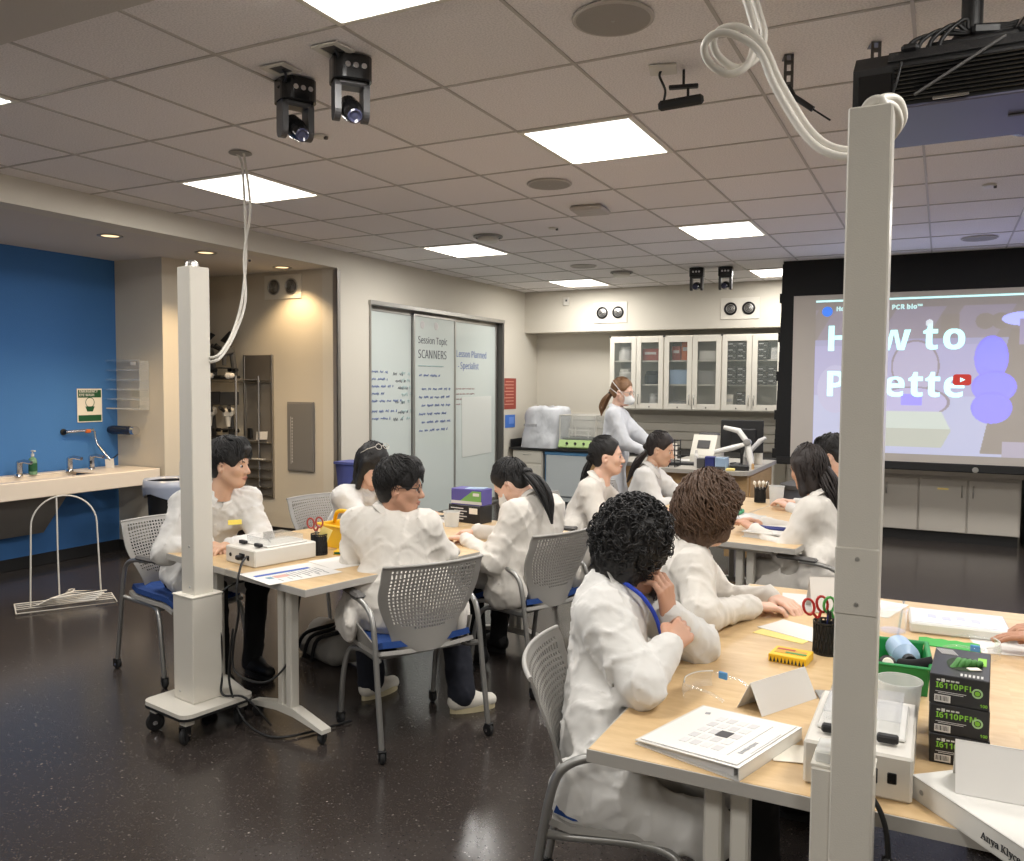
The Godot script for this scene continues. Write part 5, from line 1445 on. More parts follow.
func build_tables() -> void:
	row_of_two(Vector3(-2.557, 0, -2.938), -13.0, "far-aisle maple table with the printed chart, before the person in glasses", "maple table behind the far white column, by the person with the yellow sticker")
	row_of_two(Vector3(-0.731, 0, -5.038), -7.0, "maple table with the white binder and blue lanyard", "maple table before the two seated people in profile")
	row_of_two(Vector3(0.548, 0, -1.985), 0.0, "near maple table carrying glove boxes and green bin", "near maple table carrying the white binder and folded name card")

# ---------------------------------------------------------------- chairs
func shell_point(u: float, v: float) -> Vector3:
	var w := lerpf(0.165, 0.265, smoothstep(0.0, 0.75, v))
	if v < 0.12: w *= 0.80 + 0.20 * sqrt(v / 0.12)
	var y := 0.455 + v * 0.435 - 0.02 * u * u * v + (0.018 * u * u if v > 0.9 else 0.0)
	return Vector3(u * w, y, 0.215 + 0.10 * v - 0.055 * u * u - 0.03 * sin(PI * v))

func perforated_back() -> ArrayMesh:
	var st := mb()
	var nu := 28
	var nv := 24
	var th := Vector3(0, 0, 0.008)
	for i in nu:
		for j in nv:
			var u0 := -1.0 + 2.0 * i / nu
			var u1 := -1.0 + 2.0 * (i + 1) / nu
			var v0 := float(j) / nv
			var v1 := float(j + 1) / nv
			var a := shell_point(u0, v0)
			var b := shell_point(u1, v0)
			var c := shell_point(u1, v1)
			var d := shell_point(u0, v1)
			var hole := i > 1 and i < nu - 2 and j < nv - 1 and v0 > 0.22 + 0.14 * pow(absf((u0 + u1) / 2.0), 2.0)
			st.set_smooth_group(1)
			if not hole:
				quad(st, a + th, b + th, c + th, d + th)
				st.set_smooth_group(2)
				quad(st, b, a, d, c)
			else:
				var hh := []
				for q in [[0.22, 0.20], [0.78, 0.20], [0.78, 0.80], [0.22, 0.80]]:
					hh.append(shell_point(lerpf(u0, u1, q[0]), lerpf(v0, v1, q[1])))
				var o := [a, b, c, d]
				for k in 4:
					var k2 := (k + 1) % 4
					st.set_smooth_group(1)
					quad(st, o[k] + th, o[k2] + th, hh[k2] + th, hh[k] + th)
					st.set_smooth_group(2)
					quad(st, o[k2], o[k], hh[k], hh[k2])
					st.set_smooth_group(-1)
					quad(st, hh[k] + th, hh[k2] + th, hh[k2], hh[k])
	st.set_smooth_group(-1)
	for i in nu:
		var u0 := -1.0 + 2.0 * i / nu
		var u1 := -1.0 + 2.0 * (i + 1) / nu
		quad(st, shell_point(u0, 1) + th, shell_point(u1, 1) + th, shell_point(u1, 1), shell_point(u0, 1))
		quad(st, shell_point(u1, 0) + th, shell_point(u0, 0) + th, shell_point(u0, 0), shell_point(u1, 0))
	for j in nv:
		var v0 := float(j) / nv
		var v1 := float(j + 1) / nv
		quad(st, shell_point(1, v0) + th, shell_point(1, v0), shell_point(1, v1), shell_point(1, v1) + th)
		quad(st, shell_point(-1, v0), shell_point(-1, v0) + th, shell_point(-1, v1) + th, shell_point(-1, v1))
	st.generate_normals()
	st.index()
	return st.commit()

# faces local -z
func make_chair(label: String) -> Node3D:
	var t := thing("lab_chair", label, "chair", Vector3.ZERO, 0, "grey perforated chairs with blue seats")
	inst(perforated_back(), "backrest", M.chair_shell, t, Transform3D())
	# top lip of the back
	var lip := []
	for k in 17: lip.append(shell_point(-1.0 + k / 8.0, 1.0) + Vector3(0, 0, 0.005))
	part(tube(mb(), lip, 0.008, 6), "back_rim", M.chair_shell, t)
	var rows := []
	for i in 9:
		var row := []
		for j in 11:
			var x := -1.0 + j / 5.0
			var z := 0.20 - i * 0.055
			var w := 0.235 - 0.02 * maxf(0.0, (i - 5) / 3.0) * absf(x)
			row.append(Vector3(x * w, 0.462 + 0.012 * x * x - (0.03 * pow((i - 6) / 2.0, 2.0) if i > 6 else 0.0) + (0.02 if i == 0 else 0.0), z))
		rows.append(row)
	var shell := []
	for r_ in rows:
		var q := []
		for p in r_: q.append(Vector3(p.x * 1.06, p.y - 0.03, p.z * 1.05))
		shell.append(q)
	part(sheet(mb(), shell, 0.02), "seat_shell", M.chair_shell, t)
	part(sheet(mb(), rows, 0.03), "seat_cushion", M.seat_blue, t)
	for s in [-1.0, 1.0]:
		var fr := part(tube(mb(), curve([Vector3(s * 0.285, 0.06, 0.29), Vector3(s * 0.282, 0.32, 0.245), Vector3(s * 0.28, 0.58, 0.20), Vector3(s * 0.278, 0.66, 0.15), Vector3(s * 0.275, 0.69, 0.05), Vector3(s * 0.272, 0.695, -0.06)], 6), 0.0135, 10), "side_frame", M.silver_tube, t)
		part(tube(mb(), curve([Vector3(s * 0.265, 0.06, -0.235), Vector3(s * 0.262, 0.28, -0.20), Vector3(s * 0.25, 0.40, -0.15), Vector3(s * 0.23, 0.425, -0.05), Vector3(s * 0.24, 0.43, 0.15), Vector3(s * 0.275, 0.45, 0.222)], 6), 0.0135, 10), "front_leg", M.silver_tube, t)
		part(box(mb(), X(Vector3(s * 0.27, 0.712, -0.08), Vector3(2, 0, 0)), Vector3(0.055, 0.026, 0.24), 0.012), "arm_pad", M.chair_arm, t)
		st_side(t, s)
		caster(fr, Vector3(s * 0.285, 0, 0.295), 0.029, 0.3 * s)
		caster(fr, Vector3(s * 0.265, 0, -0.24), 0.029, -0.2 * s)
	var st := mb()
	rod(st, Vector3(-0.24, 0.425, 0.12), Vector3(0.24, 0.425, 0.12), 0.011, 8)
	rod(st, Vector3(-0.24, 0.42, -0.12), Vector3(0.24, 0.42, -0.12), 0.011, 8)
	part(st, "cross_bars", M.silver_tube, t)
	return t

func st_side(t: Node3D, s: float) -> void:
	var rows := []
	for i in 5:
		var row := []
		for j in 5:
			var z := 0.17 - i * 0.06
			var y := 0.43 + j * 0.036 * (1.0 - 0.12 * i)
			row.append(Vector3(s * (0.235 + 0.03 * j / 4.0), y, z) if s > 0 else Vector3(s * (0.235 + 0.03 * j / 4.0), y, -0.07 + i * 0.06))
		rows.append(row)
	part(sheet(mb(), rows, 0.006), "side_guard", M.chair_shell, t)

func build_chairs() -> void:
	var list := [
		["grey chair under the person in glasses, its back turned to the aisle", -2.33, -3.44, 61.0],
		["grey chair under the masked person bending over the far table", -2.14, -4.44, 72.0],
		["grey chair behind the far white column", -4.02, -3.56, -103.0],
		["grey chair half hidden at the end of the yellow bin table", -3.85, -4.80, -103.0],
		["grey chair tucked under the chin-resting person", -0.83, -2.43, -74.0],
		["grey chair between the two people at the near table edge", -0.95, -3.40, -78.0],
		["grey chair under the upright person in profile", -2.42, -5.70, -96.0],
		["grey chair under the person looking down before the bench", -2.30, -6.66, -96.0],
		["grey chair under the person leaning over the binder", -0.62, -5.38, 83.0],
		["grey chair beyond the near column under the half hidden person", -0.70, -6.68, 83.0],
		["grey chair outside the picture at the near table", 0.82, -3.45, 86.0],
	]
	var first: Node3D = null
	for d in list:
		if first == null:
			first = make_chair(d[0])
			first.position = Vector3(d[1], 0, d[2])
			first.rotation.y = deg_to_rad(d[3])
		else:
			var c := dup(first, Vector3(d[1], 0, d[2]), deg_to_rad(d[3]), d[0])
			for k in c.get_children():
				if String(k.name).begins_with("side_guard"): k.free()

# ---------------------------------------------------------------- small things on the tables
func pen_cup(label: String, at: Vector3, h: float, r: float, scissor_mats: Array) -> Node3D:
	var t := thing("pen_cup", label, "pen cup", at, 0, "black mesh pen cups")
	var st := mb()
	lathe(st, X(), [Vector2(0, 0), Vector2(r, 0), Vector2(r, 0.008), Vector2(r * 0.96, 0.008), Vector2(0, 0.006)], 20)
	for k in 22:
		var a := TAU * k / 22.0
		var b := a + 0.5
		rod(st, Vector3(cos(a) * r, 0.004, sin(a) * r), Vector3(cos(b) * r, h, sin(b) * r), 0.0016, 4)
		b = a - 0.5
		rod(st, Vector3(cos(a) * r, 0.004, sin(a) * r), Vector3(cos(b) * r, h, sin(b) * r), 0.0016, 4)
	lathe(st, X(), [Vector2(r * 1.03, h - 0.006), Vector2(r * 1.03, h), Vector2(r * 0.97, h), Vector2(r * 0.97, h - 0.006)], 20)
	part(st, "mesh_body", M.black, t)
	part(lathe(mb(), X(), [Vector2(r * 0.95, 0.01), Vector2(r * 0.95, h - 0.01)], 20), "liner", flat("cup_mesh", Color8(30, 30, 32), 0.7), t)
	return t

func pen(label: String, at: Vector3, lean: Vector3, m: Material, l := 0.15) -> void:
	var t := thing("pen", label, "pen", at, 0, "pens and markers standing in cups")
	part(tube(mb(), [Vector3.ZERO, lean.normalized() * l], 0.0048, 8), "barrel", m, t)
	part(tube(mb(), [lean.normalized() * l, lean.normalized() * (l + 0.018)], [0.005, 0.0035], 8), "cap", M.black, t)

func scissors(label: String, at: Vector3, lean: Vector3, m: Material) -> void:
	var t := thing("scissors", label, "scissors", at, 0, "scissors standing in the pen cups")
	var l := lean.normalized()
	var side := l.cross(Vector3(0.455, 0, 0.89)).normalized()
	for s in [-1.0, 1.0]:
		part(tube(mb(), [l * 0.0 + side * 0.004 * s, l * 0.10 - side * 0.003 * s], [0.003, 0.006], 6), "blade", M.steel, t)
		var ring := []
		for k in 15:
			var a := TAU * k / 14.0
			ring.append(l * (0.145 + 0.028 * cos(a)) + side * (s * 0.024 + 0.019 * sin(a)))
		part(tube(mb(), ring, 0.005, 6, false), "handle", m, t)
		part(tube(mb(), [l * 0.095, l * 0.12 + side * s * 0.014], 0.0055, 6), "shank", m, t)

func paper(label: String, c: Vector3, w: float, d: float, deg: float, m: Material, bend := 0.0, group := "loose papers on the tables") -> Node3D:
	var t := thing("paper_sheet", label, "paper", c, deg_to_rad(deg), group)
	var rows := []
	for i in 7:
		var row := []
		for j in 6:
			var u := i / 6.0 - 0.5
			var v := j / 5.0 - 0.5
			row.append(Vector3(v * w, 0.0015 + bend * (0.5 + 0.5 * sin(u * 5.0 + v * 2.0)) * absf(u + v * 0.4), u * d))
		rows.append(row)
	part(sheet(mb(), rows, 0.0012), "sheet", m, t)
	return t

func tent_card(label: String, c: Vector3, deg: float, l: float, h: float, base: float) -> void:
	var t := thing("name_card", label, "card", c, deg_to_rad(deg), "folded blank name cards")
	var st := mb()
	var th := 0.0015
	quad_slab(st, Vector3(-l / 2, 0, base / 2), Vector3(l / 2, 0, base / 2), Vector3(l / 2, h, 0), Vector3(-l / 2, h, 0), th)
	part(st, "front_leaf", M.paper, t)
	st = mb()
	quad_slab(st, Vector3(l / 2, 0, -base / 2), Vector3(-l / 2, 0, -base / 2), Vector3(-l / 2, h, 0), Vector3(l / 2, h, 0), th)
	part(st, "back_leaf", M.paper, t)

func quad_slab(st: SurfaceTool, a: Vector3, b: Vector3, c: Vector3, d: Vector3, th: float) -> void:
	st.set_smooth_group(-1)
	var n := (b - a).cross(c - a).normalized() * th
	var mid := (a + b + c + d) / 4.0 - n * 0.5
	quad_out(st, a, b, c, d, mid)
	quad_out(st, a - n, b - n, c - n, d - n, mid)
	var q := [a, b, c, d]
	for k in 4: quad_out(st, q[k], q[(k + 1) % 4], q[(k + 1) % 4] - n, q[k] - n, mid)

func cup(called: String, label: String, at: Vector3, r0: float, r1: float, h: float, m: Material) -> void:
	var t := thing(called, label, "cup", at)
	part(lathe(mb(), X(), [Vector2(0, 0), Vector2(r0, 0), Vector2(r1, h), Vector2(r1 + 0.003, h), Vector2(r1 + 0.003, h - 0.005), Vector2(r1 - 0.001, h - 0.005), Vector2(r0 - 0.003, 0.004), Vector2(0, 0.004)], 28), "wall", m, t)

func goggles(label: String, at: Vector3, deg: float) -> void:
	var t := thing("safety_glasses", label, "glasses", at, deg_to_rad(deg), "clear safety glasses on the near table")
	var st := mb()
	var rows := []
	for i in 6:
		var row := []
		for j in 13:
			var a := lerpf(-1.1, 1.1, j / 12.0)
			row.append(Vector3(sin(a) * 0.085, 0.004 + 0.048 * i / 5.0 - (0.014 if absf(a) < 0.12 and i < 2 else 0.0), 0.05 - cos(a) * 0.055 - 0.006 * sin(PI * i / 5.0)))
		rows.append(row)
	sheet(st, rows, 0.002)
	part(st, "lens", M.clear, t)
	for s in [-1.0, 1.0]:
		part(tube(mb(), [Vector3(s * 0.078, 0.045, 0.03), Vector3(s * 0.08, 0.045, 0.12), Vector3(s * 0.072, 0.03, 0.16)], 0.004, 6), "temple", M.clear, t)
	part(tube(mb(), curve([rows[5][0], rows[5][4], rows[5][8], rows[5][12]], 4), 0.0022, 6), "brow_rim", M.frosted, t)
	part(box(mb(), X(Vector3(0.078, 0.045, 0.06), Vector3(0, 0, 0)), Vector3(0.008, 0.022, 0.03), 0.002), "tape", M.blue_tape, t)

func power_unit(label: String, at: Vector3, deg: float, sz: Vector3, plug_left: bool) -> Node3D:
	var t := thing("gel_unit", label, "lab device", at, deg_to_rad(deg), "white boxed gel electrophoresis units")
	part(box(mb(), X(Vector3(0, sz.y / 2, 0)), sz, 0.006), "case", M.white_plastic, t)
	var y := sz.y
	part(box(mb(), X(Vector3(0, y + 0.004, -sz.z * 0.06)), Vector3(sz.x * 0.84, 0.008, sz.z * 0.66), 0.003), "tray_frame", M.white_gloss, t)
	var st := mb()
	for s in [-1.0, 1.0]:
		box(st, X(Vector3(s * sz.x * 0.36, y + 0.024, -sz.z * 0.06)), Vector3(0.004, 0.034, sz.z * 0.56))
		box(st, X(Vector3(0, y + 0.024, -sz.z * 0.06 + s * sz.z * 0.28)), Vector3(sz.x * 0.72, 0.034, 0.004))
	box(st, X(Vector3(0, y + 0.042, -sz.z * 0.06)), Vector3(sz.x * 0.74, 0.004, sz.z * 0.58))
	part(st, "clear_lid", M.clear, t)
	for s in [-1.0, 1.0]: part(box(mb(), X(Vector3(s * sz.x * 0.26, y + 0.014, sz.z * 0.33)), Vector3(sz.x * 0.2, 0.018, 0.024), 0.004), "latch", M.black, t)
	part(tube(mb(), [Vector3(0.02, y + 0.01, 0.02), Vector3(0.03, y + 0.04, 0.05)], 0.0025, 6), "electrode", M.steel, t)
	var fz := sz.z / 2
	part(box(mb(), X(Vector3(0.02, sz.y * 0.5, fz)), Vector3(0.05, 0.036, 0.006), 0.002), "socket", M.black, t)
	part(box(mb(), X(Vector3(0.02 + 0.055, sz.y * 0.5, fz)), Vector3(0.02, 0.026, 0.006), 0.002), "switch", M.black_gloss, t)
	part(lathe(mb(), X(Vector3(-sz.x * 0.32, sz.y * 0.5, fz), Vector3(90, 0, 0)), [Vector2(0.010, 0), Vector2(0.009, 0.004), Vector2(0, 0.004)], 12), "fuse", M.black, t)
	part(box(mb(), X(Vector3(0.02, sz.y * 0.5, fz + 0.018)), Vector3(0.03, 0.024, 0.034), 0.006), "plug", M.black, t)
	return t

func binder(label: String, at: Vector3, deg: float, w: float, d: float, h: float, wedge: bool) -> Node3D:
	var t := thing("ring_binder", label, "binder", at, deg_to_rad(deg), "white ring binders")
	var h0 := 0.012 if wedge else h
	var st := mb()
	prism(st, Transform3D(Basis(), Vector3(0, 0, 0)), [Vector2(-w / 2, 0.0), Vector2(w / 2, 0.0), Vector2(w / 2, 0.003), Vector2(-w / 2, 0.003)], d)
	part(st, "lower_cover", M.white_gloss, t)
	st = mb()
	prism(st, Transform3D(), [Vector2(-w / 2, h0 - 0.003), Vector2(w / 2, h - 0.003), Vector2(w / 2, h), Vector2(-w / 2, h0)], d)
	part(st, "upper_cover", M.white_gloss, t)
	part(box(mb(), X(Vector3(w / 2 - 0.0015, h / 2, 0)), Vector3(0.003, h, d), 0.001), "spine", M.white_gloss, t)
	st = mb()
	prism(st, Transform3D(), [Vector2(-w / 2 + 0.012, 0.003), Vector2(w / 2 - 0.02, 0.003), Vector2(w / 2 - 0.02, h - 0.010), Vector2(-w / 2 + 0.012, h0 - 0.004)], d - 0.024)
	part(st, "page_block", M.paper_grey, t)
	return t

func glove_box(label: String, at: Vector3, deg: float, code: String, open: bool) -> void:
	var w := 0.132
	var h := 0.074
	var d := 0.25
	var t := thing("glove_box", label, "box", at, deg_to_rad(deg), "black glove boxes stacked on the near table")
	part(box(mb(), X(Vector3(0, h / 2, 0)), Vector3(w, h, d), 0.002), "carton", M.glove_black, t)
	var z := d / 2 + 0.0004
	letters("lettering", code, 0.0195, M.green_lime, t, X(Vector3(-0.052, 0.036, z)), true)
	var pr := mb()
	for k in 5: box(pr, X(Vector3(-0.046 + 0.0105 * k, 0.0605, z)), Vector3(0.008, 0.004 if k != 1 else 0.008, 0.0006))
	for k in 2: box(pr, X(Vector3(-0.018, 0.0315 - 0.004 * k, z)), Vector3(0.068 - 0.012 * k, 0.0014, 0.0006))
	part(pr, "small_print", M.paper_grey, t)
	part(lathe(mb(), X(Vector3(0.040, 0.040, z), Vector3(90, 0, 0)), [Vector2(0.012, 0), Vector2(0.012, 0.001), Vector2(0.008, 0.001), Vector2(0.008, 0.0005)], 18), "seal", flat("seal_green", Color8(170, 206, 150), 0.6), t)
	part(lathe(mb(), X(Vector3(0.040, 0.040, z), Vector3(90, 0, 0)), [Vector2(0.006, 0.001), Vector2(0, 0.0015)], 14), "seal_mark", M.green_lime, t)
	part(box(mb(), X(Vector3(-0.036, 0.014, z)), Vector3(0.036, 0.018, 0.001)), "barcode_label", M.paper, t)
	var st := mb()
	for k in 9: box(st, X(Vector3(-0.050 + 0.0033 * k, 0.0145, z + 0.0007)), Vector3(0.0012 if k % 3 else 0.0022, 0.012, 0.0006))
	part(st, "barcode_bars", M.ink, t)
	letters("lettering", "100", 0.010, M.green_lime, t, X(Vector3(0.046, 0.005, z)), true)
	if open:
		st = mb()
		var ov := []
		for k in 25:
			var a := TAU * k / 24.0
			ov.append(Vector3(cos(a) * 0.042 + 0.008, h + 0.001, sin(a) * 0.06 + 0.01))
		for k in 24: tri(st, Vector3(0.008, h + 0.0008, 0.01), ov[k + 1], ov[k])
		part(st, "opening", flat("box_inside", Color8(34, 52, 26), 0.8), t)
		st = mb()
		for k in 5:
			tube(st, curve([Vector3(-0.02 + 0.012 * k, h - 0.005, 0.05 - 0.012 * k), Vector3(-0.005 + 0.012 * k, h + 0.012, 0.02), Vector3(0.012 * k - 0.01, h - 0.004, -0.02)], 4), 0.008, 6)
		part(st, "glove_tuft", flat("glove_green", Color8(70, 128, 60), 0.6), t)
		part(box(mb(), X(Vector3(0.03, h + 0.002, 0.045), Vector3(0, 30, 0)), Vector3(0.03, 0.003, 0.02), 0.001), "film", M.paper_warm, t)
		st = mb()
		for k in 7: box(st, X(Vector3(-0.055 + 0.006 * k, h + 0.0008, -0.085), Vector3(0, 20, 0)), Vector3(0.002, 0.001, 0.05))
		part(st, "stripe_print", M.paper_grey, t)
		part(box(mb(), X(Vector3(0.047, h + 0.0008, -0.03)), Vector3(0.02, 0.001, 0.07), 0.0004), "leaf_print", M.green_lime, t)
		st = mb()
		for k in 6: box(st, X(Vector3(0.004 + 0.009 * k, h + 0.0008, 0.105)), Vector3(0.005, 0.001, 0.02))
		part(st, "icon_print", M.paper_grey, t)

func build_left_table_things() -> void:
	var y := TT + 0.0005
	power_unit("white gel unit with black plug on the far-aisle table", Vector3(-3.165, y, -3.375), -13.0, Vector3(0.27, 0.088, 0.38), true)
	paper("crumpled white paper leaning behind the gel unit", Vector3(-3.14, y, -3.63), 0.15, 0.12, 25.0, M.paper, 0.09)
	pen_cup("black mesh pen cup with red scissors beside the yellow tub", Vector3(-3.03, y, -3.60), 0.115, 0.045, [])
	scissors("red handled scissors in the cup beside the yellow tub", Vector3(-3.035, y + 0.03, -3.60), Vector3(-0.12, 1, 0.05), flat("scissor_red", Color8(170, 70, 60), 0.4))
	var t := thing("sticky_notes", "yellow paper slip standing in the pen cup by the yellow tub", "note", Vector3(-3.01, y + 0.05, -3.61))
	part(box(mb(), X(Vector3(0.01, 0.06, 0), Vector3(5, 30, -25)), Vector3(0.06, 0.08, 0.002)), "slip", M.yellow_pale, t)
	# yellow tub
	t = thing("yellow_tub", "yellow plastic tub with handles on the far-aisle table", "tub", Vector3(-3.03, y, -3.86), deg_to_rad(-13))
	var st := mb()
	for s in [-1.0, 1.0]:
		box(st, X(Vector3(s * 0.135, 0.065, 0), Vector3(0, 0, -6 * s)), Vector3(0.006, 0.13, 0.19), 0.002)
		box(st, X(Vector3(0, 0.065, s * 0.095), Vector3(6 * s, 0, 0)), Vector3(0.265, 0.13, 0.006), 0.002)
	box(st, X(Vector3(0, 0.004, 0)), Vector3(0.25, 0.008, 0.18), 0.002)
	part(st, "body", M.yellow, t)
	st = mb()
	for s in [-1.0, 1.0]:
		box(st, X(Vector3(s * 0.15, 0.13, 0)), Vector3(0.022, 0.01, 0.22), 0.004)
		box(st, X(Vector3(0, 0.13, s * 0.108)), Vector3(0.31, 0.01, 0.022), 0.004)
	part(st, "rim", M.yellow, t)
	part(tube(mb(), curve([Vector3(-0.13, 0.13, 0), Vector3(-0.06, 0.20, 0.03), Vector3(0.06, 0.20, 0.03), Vector3(0.13, 0.13, 0)], 6), 0.012, 8), "handle", M.yellow, t)
	t = thing("crayon_box", "flat yellow and green box in front of the yellow tub", "box", Vector3(-2.90, y, -3.68), deg_to_rad(20))
	part(box(mb(), X(Vector3(0, 0.011, 0)), Vector3(0.13, 0.022, 0.085), 0.002), "carton", M.yellow, t)
	part(box(mb(), X(Vector3(0, 0.011, 0.0431)), Vector3(0.12, 0.012, 0.001)), "band", M.green_dark, t)
	# printed chart
	t = paper("printed chart with blue stripe at the table corner", Vector3(-2.845, y, -3.165), 0.31, 0.40, -18.0, M.paper, 0.0)
	part(box(mb(), X(Vector3(-0.045, 0.0022, 0.02)), Vector3(0.03, 0.001, 0.30)), "blue_stripe", M.ink_blue, t)
	part(box(mb(), X(Vector3(0.03, 0.0022, 0.07)), Vector3(0.05, 0.001, 0.07)), "diagram", flat("diagram_rose", Color8(206, 160, 150), 0.7), t)
	part(box(mb(), X(Vector3(0.03, 0.0022, 0.13)), Vector3(0.04, 0.001, 0.03)), "diagram", flat("diagram_teal", Color8(120, 150, 166), 0.7), t)
	st = mb()
	for k in 9: box(st, X(Vector3(0.02 + 0.012 * (k % 3), 0.0022, -0.15 + 0.022 * k)), Vector3(0.09, 0.001, 0.004))
	for k in 6: box(st, X(Vector3(0.10, 0.0022, -0.14 + 0.05 * k)), Vector3(0.05, 0.001, 0.004))
	part(st, "print_lines", M.ink_grey, t)
	paper("white sheet under the arm of the person in glasses", Vector3(-2.80, y, -3.47), 0.26, 0.20, -20.0, M.paper, 0.0)
	# far end: glove boxes, cup, phone
	t = thing("supply_crate", "black supply box under the purple glove box at the far table end", "box", Vector3(-2.86, y, -4.97), deg_to_rad(-8))
	part(box(mb(), X(Vector3(0, 0.06, 0)), Vector3(0.27, 0.12, 0.14), 0.003), "carton", M.glove_black, t)
	st = mb()
	for k in 5: box(st, X(Vector3(-0.06 + 0.03 * (k % 2), 0.025 + 0.018 * k, 0.0705)), Vector3(0.11, 0.007, 0.001))
	part(st, "print", M.paper_grey, t)
	part(box(mb(), X(Vector3(0.08, 0.085, 0.0705)), Vector3(0.07, 0.04, 0.001)), "sticker", M.paper_warm, t)
	t = thing("purple_glove_box", "purple and green glove box on top of the black supply box", "box", Vector3(-2.85, y + 0.1205, -4.97), deg_to_rad(-4))
	part(box(mb(), X(Vector3(0, 0.055, 0)), Vector3(0.25, 0.11, 0.13), 0.003), "carton", M.purple_box, t)
	part(prism(mb(), X(Vector3(0.03, 0.058, 0.0655)), [Vector2(-0.08, -0.03), Vector2(0.09, -0.03), Vector2(0.09, 0.04), Vector2(0.02, 0.04)], 0.001), "picture", flat("box_green", Color8(120, 170, 90), 0.6), t)
	part(box(mb(), X(Vector3(0.08, 0.075, 0.067)), Vector3(0.05, 0.02, 0.001)), "sticker", M.paper, t)
	part(box(mb(), X(Vector3(0, 0.018, 0.0655)), Vector3(0.25, 0.02, 0.001)), "band", M.paper_grey, t)
	part(box(mb(), X(Vector3(0.04, 0.112, 0), Vector3(0, 10, 2)), Vector3(0.14, 0.006, 0.08), 0.002), "glove_film", M.blue_pale, t)
	cup("clear_tub", "clear plastic tub on the table before the purple glove box", Vector3(-2.87, y, -4.74), 0.045, 0.055, 0.10, M.frosted)
	paper("white sheet lying under the phone", Vector3(-3.14, y, -4.92), 0.30, 0.22, 10.0, M.paper, 0.0)
	t = thing("phone", "phone with white edge and dark screen lying on a sheet", "phone", Vector3(-3.13, y + 0.003, -4.96), deg_to_rad(30))
	part(box(mb(), X(Vector3(0, 0.007, 0)), Vector3(0.16, 0.014, 0.085), 0.005), "body", M.white_gloss, t)
	part(box(mb(), X(Vector3(0.01, 0.0145, 0)), Vector3(0.13, 0.002, 0.07), 0.001), "screen", M.black_gloss, t)
	build_floor_bag()
	# bag under the table
	t = thing("backpack", "pale grey backpack with dark straps under the far-aisle table", "backpack", Vector3(-3.34, 0, -4.12), deg_to_rad(-20))
	var F := Field.new(Vector3(-0.34, -0.03, -0.25), Vector3(0.34, 0.36, 0.25), 0.018)
	F.cap(Vector3(-0.16, 0.11, 0), Vector3(0.14, 0.13, 0), 0.11, 0.12, 0.05)
	F.cap(Vector3(-0.18, 0.07, 0.08), Vector3(0.15, 0.08, 0.09), 0.07, 0.07, 0.04)
	F.rough(folds_for_bags(), 0.014, Vector3.ONE)
	F.above(0.003)
	inst(F.mesh().commit(), "bag", flat("bag_grey", Color8(126, 122, 116), 0.9), t, Transform3D())
	for k in 3: part(tube(mb(), curve([Vector3(-0.2 + 0.1 * k, 0.02, 0.17), Vector3(-0.1 + 0.08 * k, 0.16, 0.165), Vector3(0.02 + 0.08 * k, 0.22, 0.08), Vector3(0.1 + 0.05 * k, 0.25, -0.02)], 5), 0.012, 6), "strap", M.black_cloth, t)

func build_floor_bag() -> void:
	var t := thing("shoulder_bag", "black bag standing on the floor behind the masked person's chair", "bag", Vector3(-1.72, 0, -4.62), deg_to_rad(70))
	var F := Field.new(Vector3(-0.3, -0.03, -0.22), Vector3(0.3, 0.62, 0.22), 0.018)
	F.cap(Vector3(-0.1, 0.13, 0), Vector3(0.1, 0.14, 0), 0.12, 0.12, 0.05)
	F.cap(Vector3(-0.09, 0.14, 0), Vector3(-0.06, 0.40, 0), 0.12, 0.085, 0.1)
	F.cap(Vector3(0.09, 0.14, 0), Vector3(0.06, 0.40, 0), 0.12, 0.085, 0.1)
	F.rough(folds_for_bags(), 0.014, Vector3.ONE)
	F.above(0.003)
	inst(F.mesh().commit(), "bag", M.black_cloth, t, Transform3D())
	part(tube(mb(), curve([Vector3(-0.09, 0.44, 0), Vector3(-0.05, 0.54, 0), Vector3(0.05, 0.54, 0), Vector3(0.09, 0.44, 0)], 6), 0.012, 6), "strap", M.black_cloth, t)

func folds_for_bags() -> FastNoiseLite:
	var n := FastNoiseLite.new()
	n.seed = 12
	n.frequency = 9.0
	n.fractal_octaves = 2
	return n

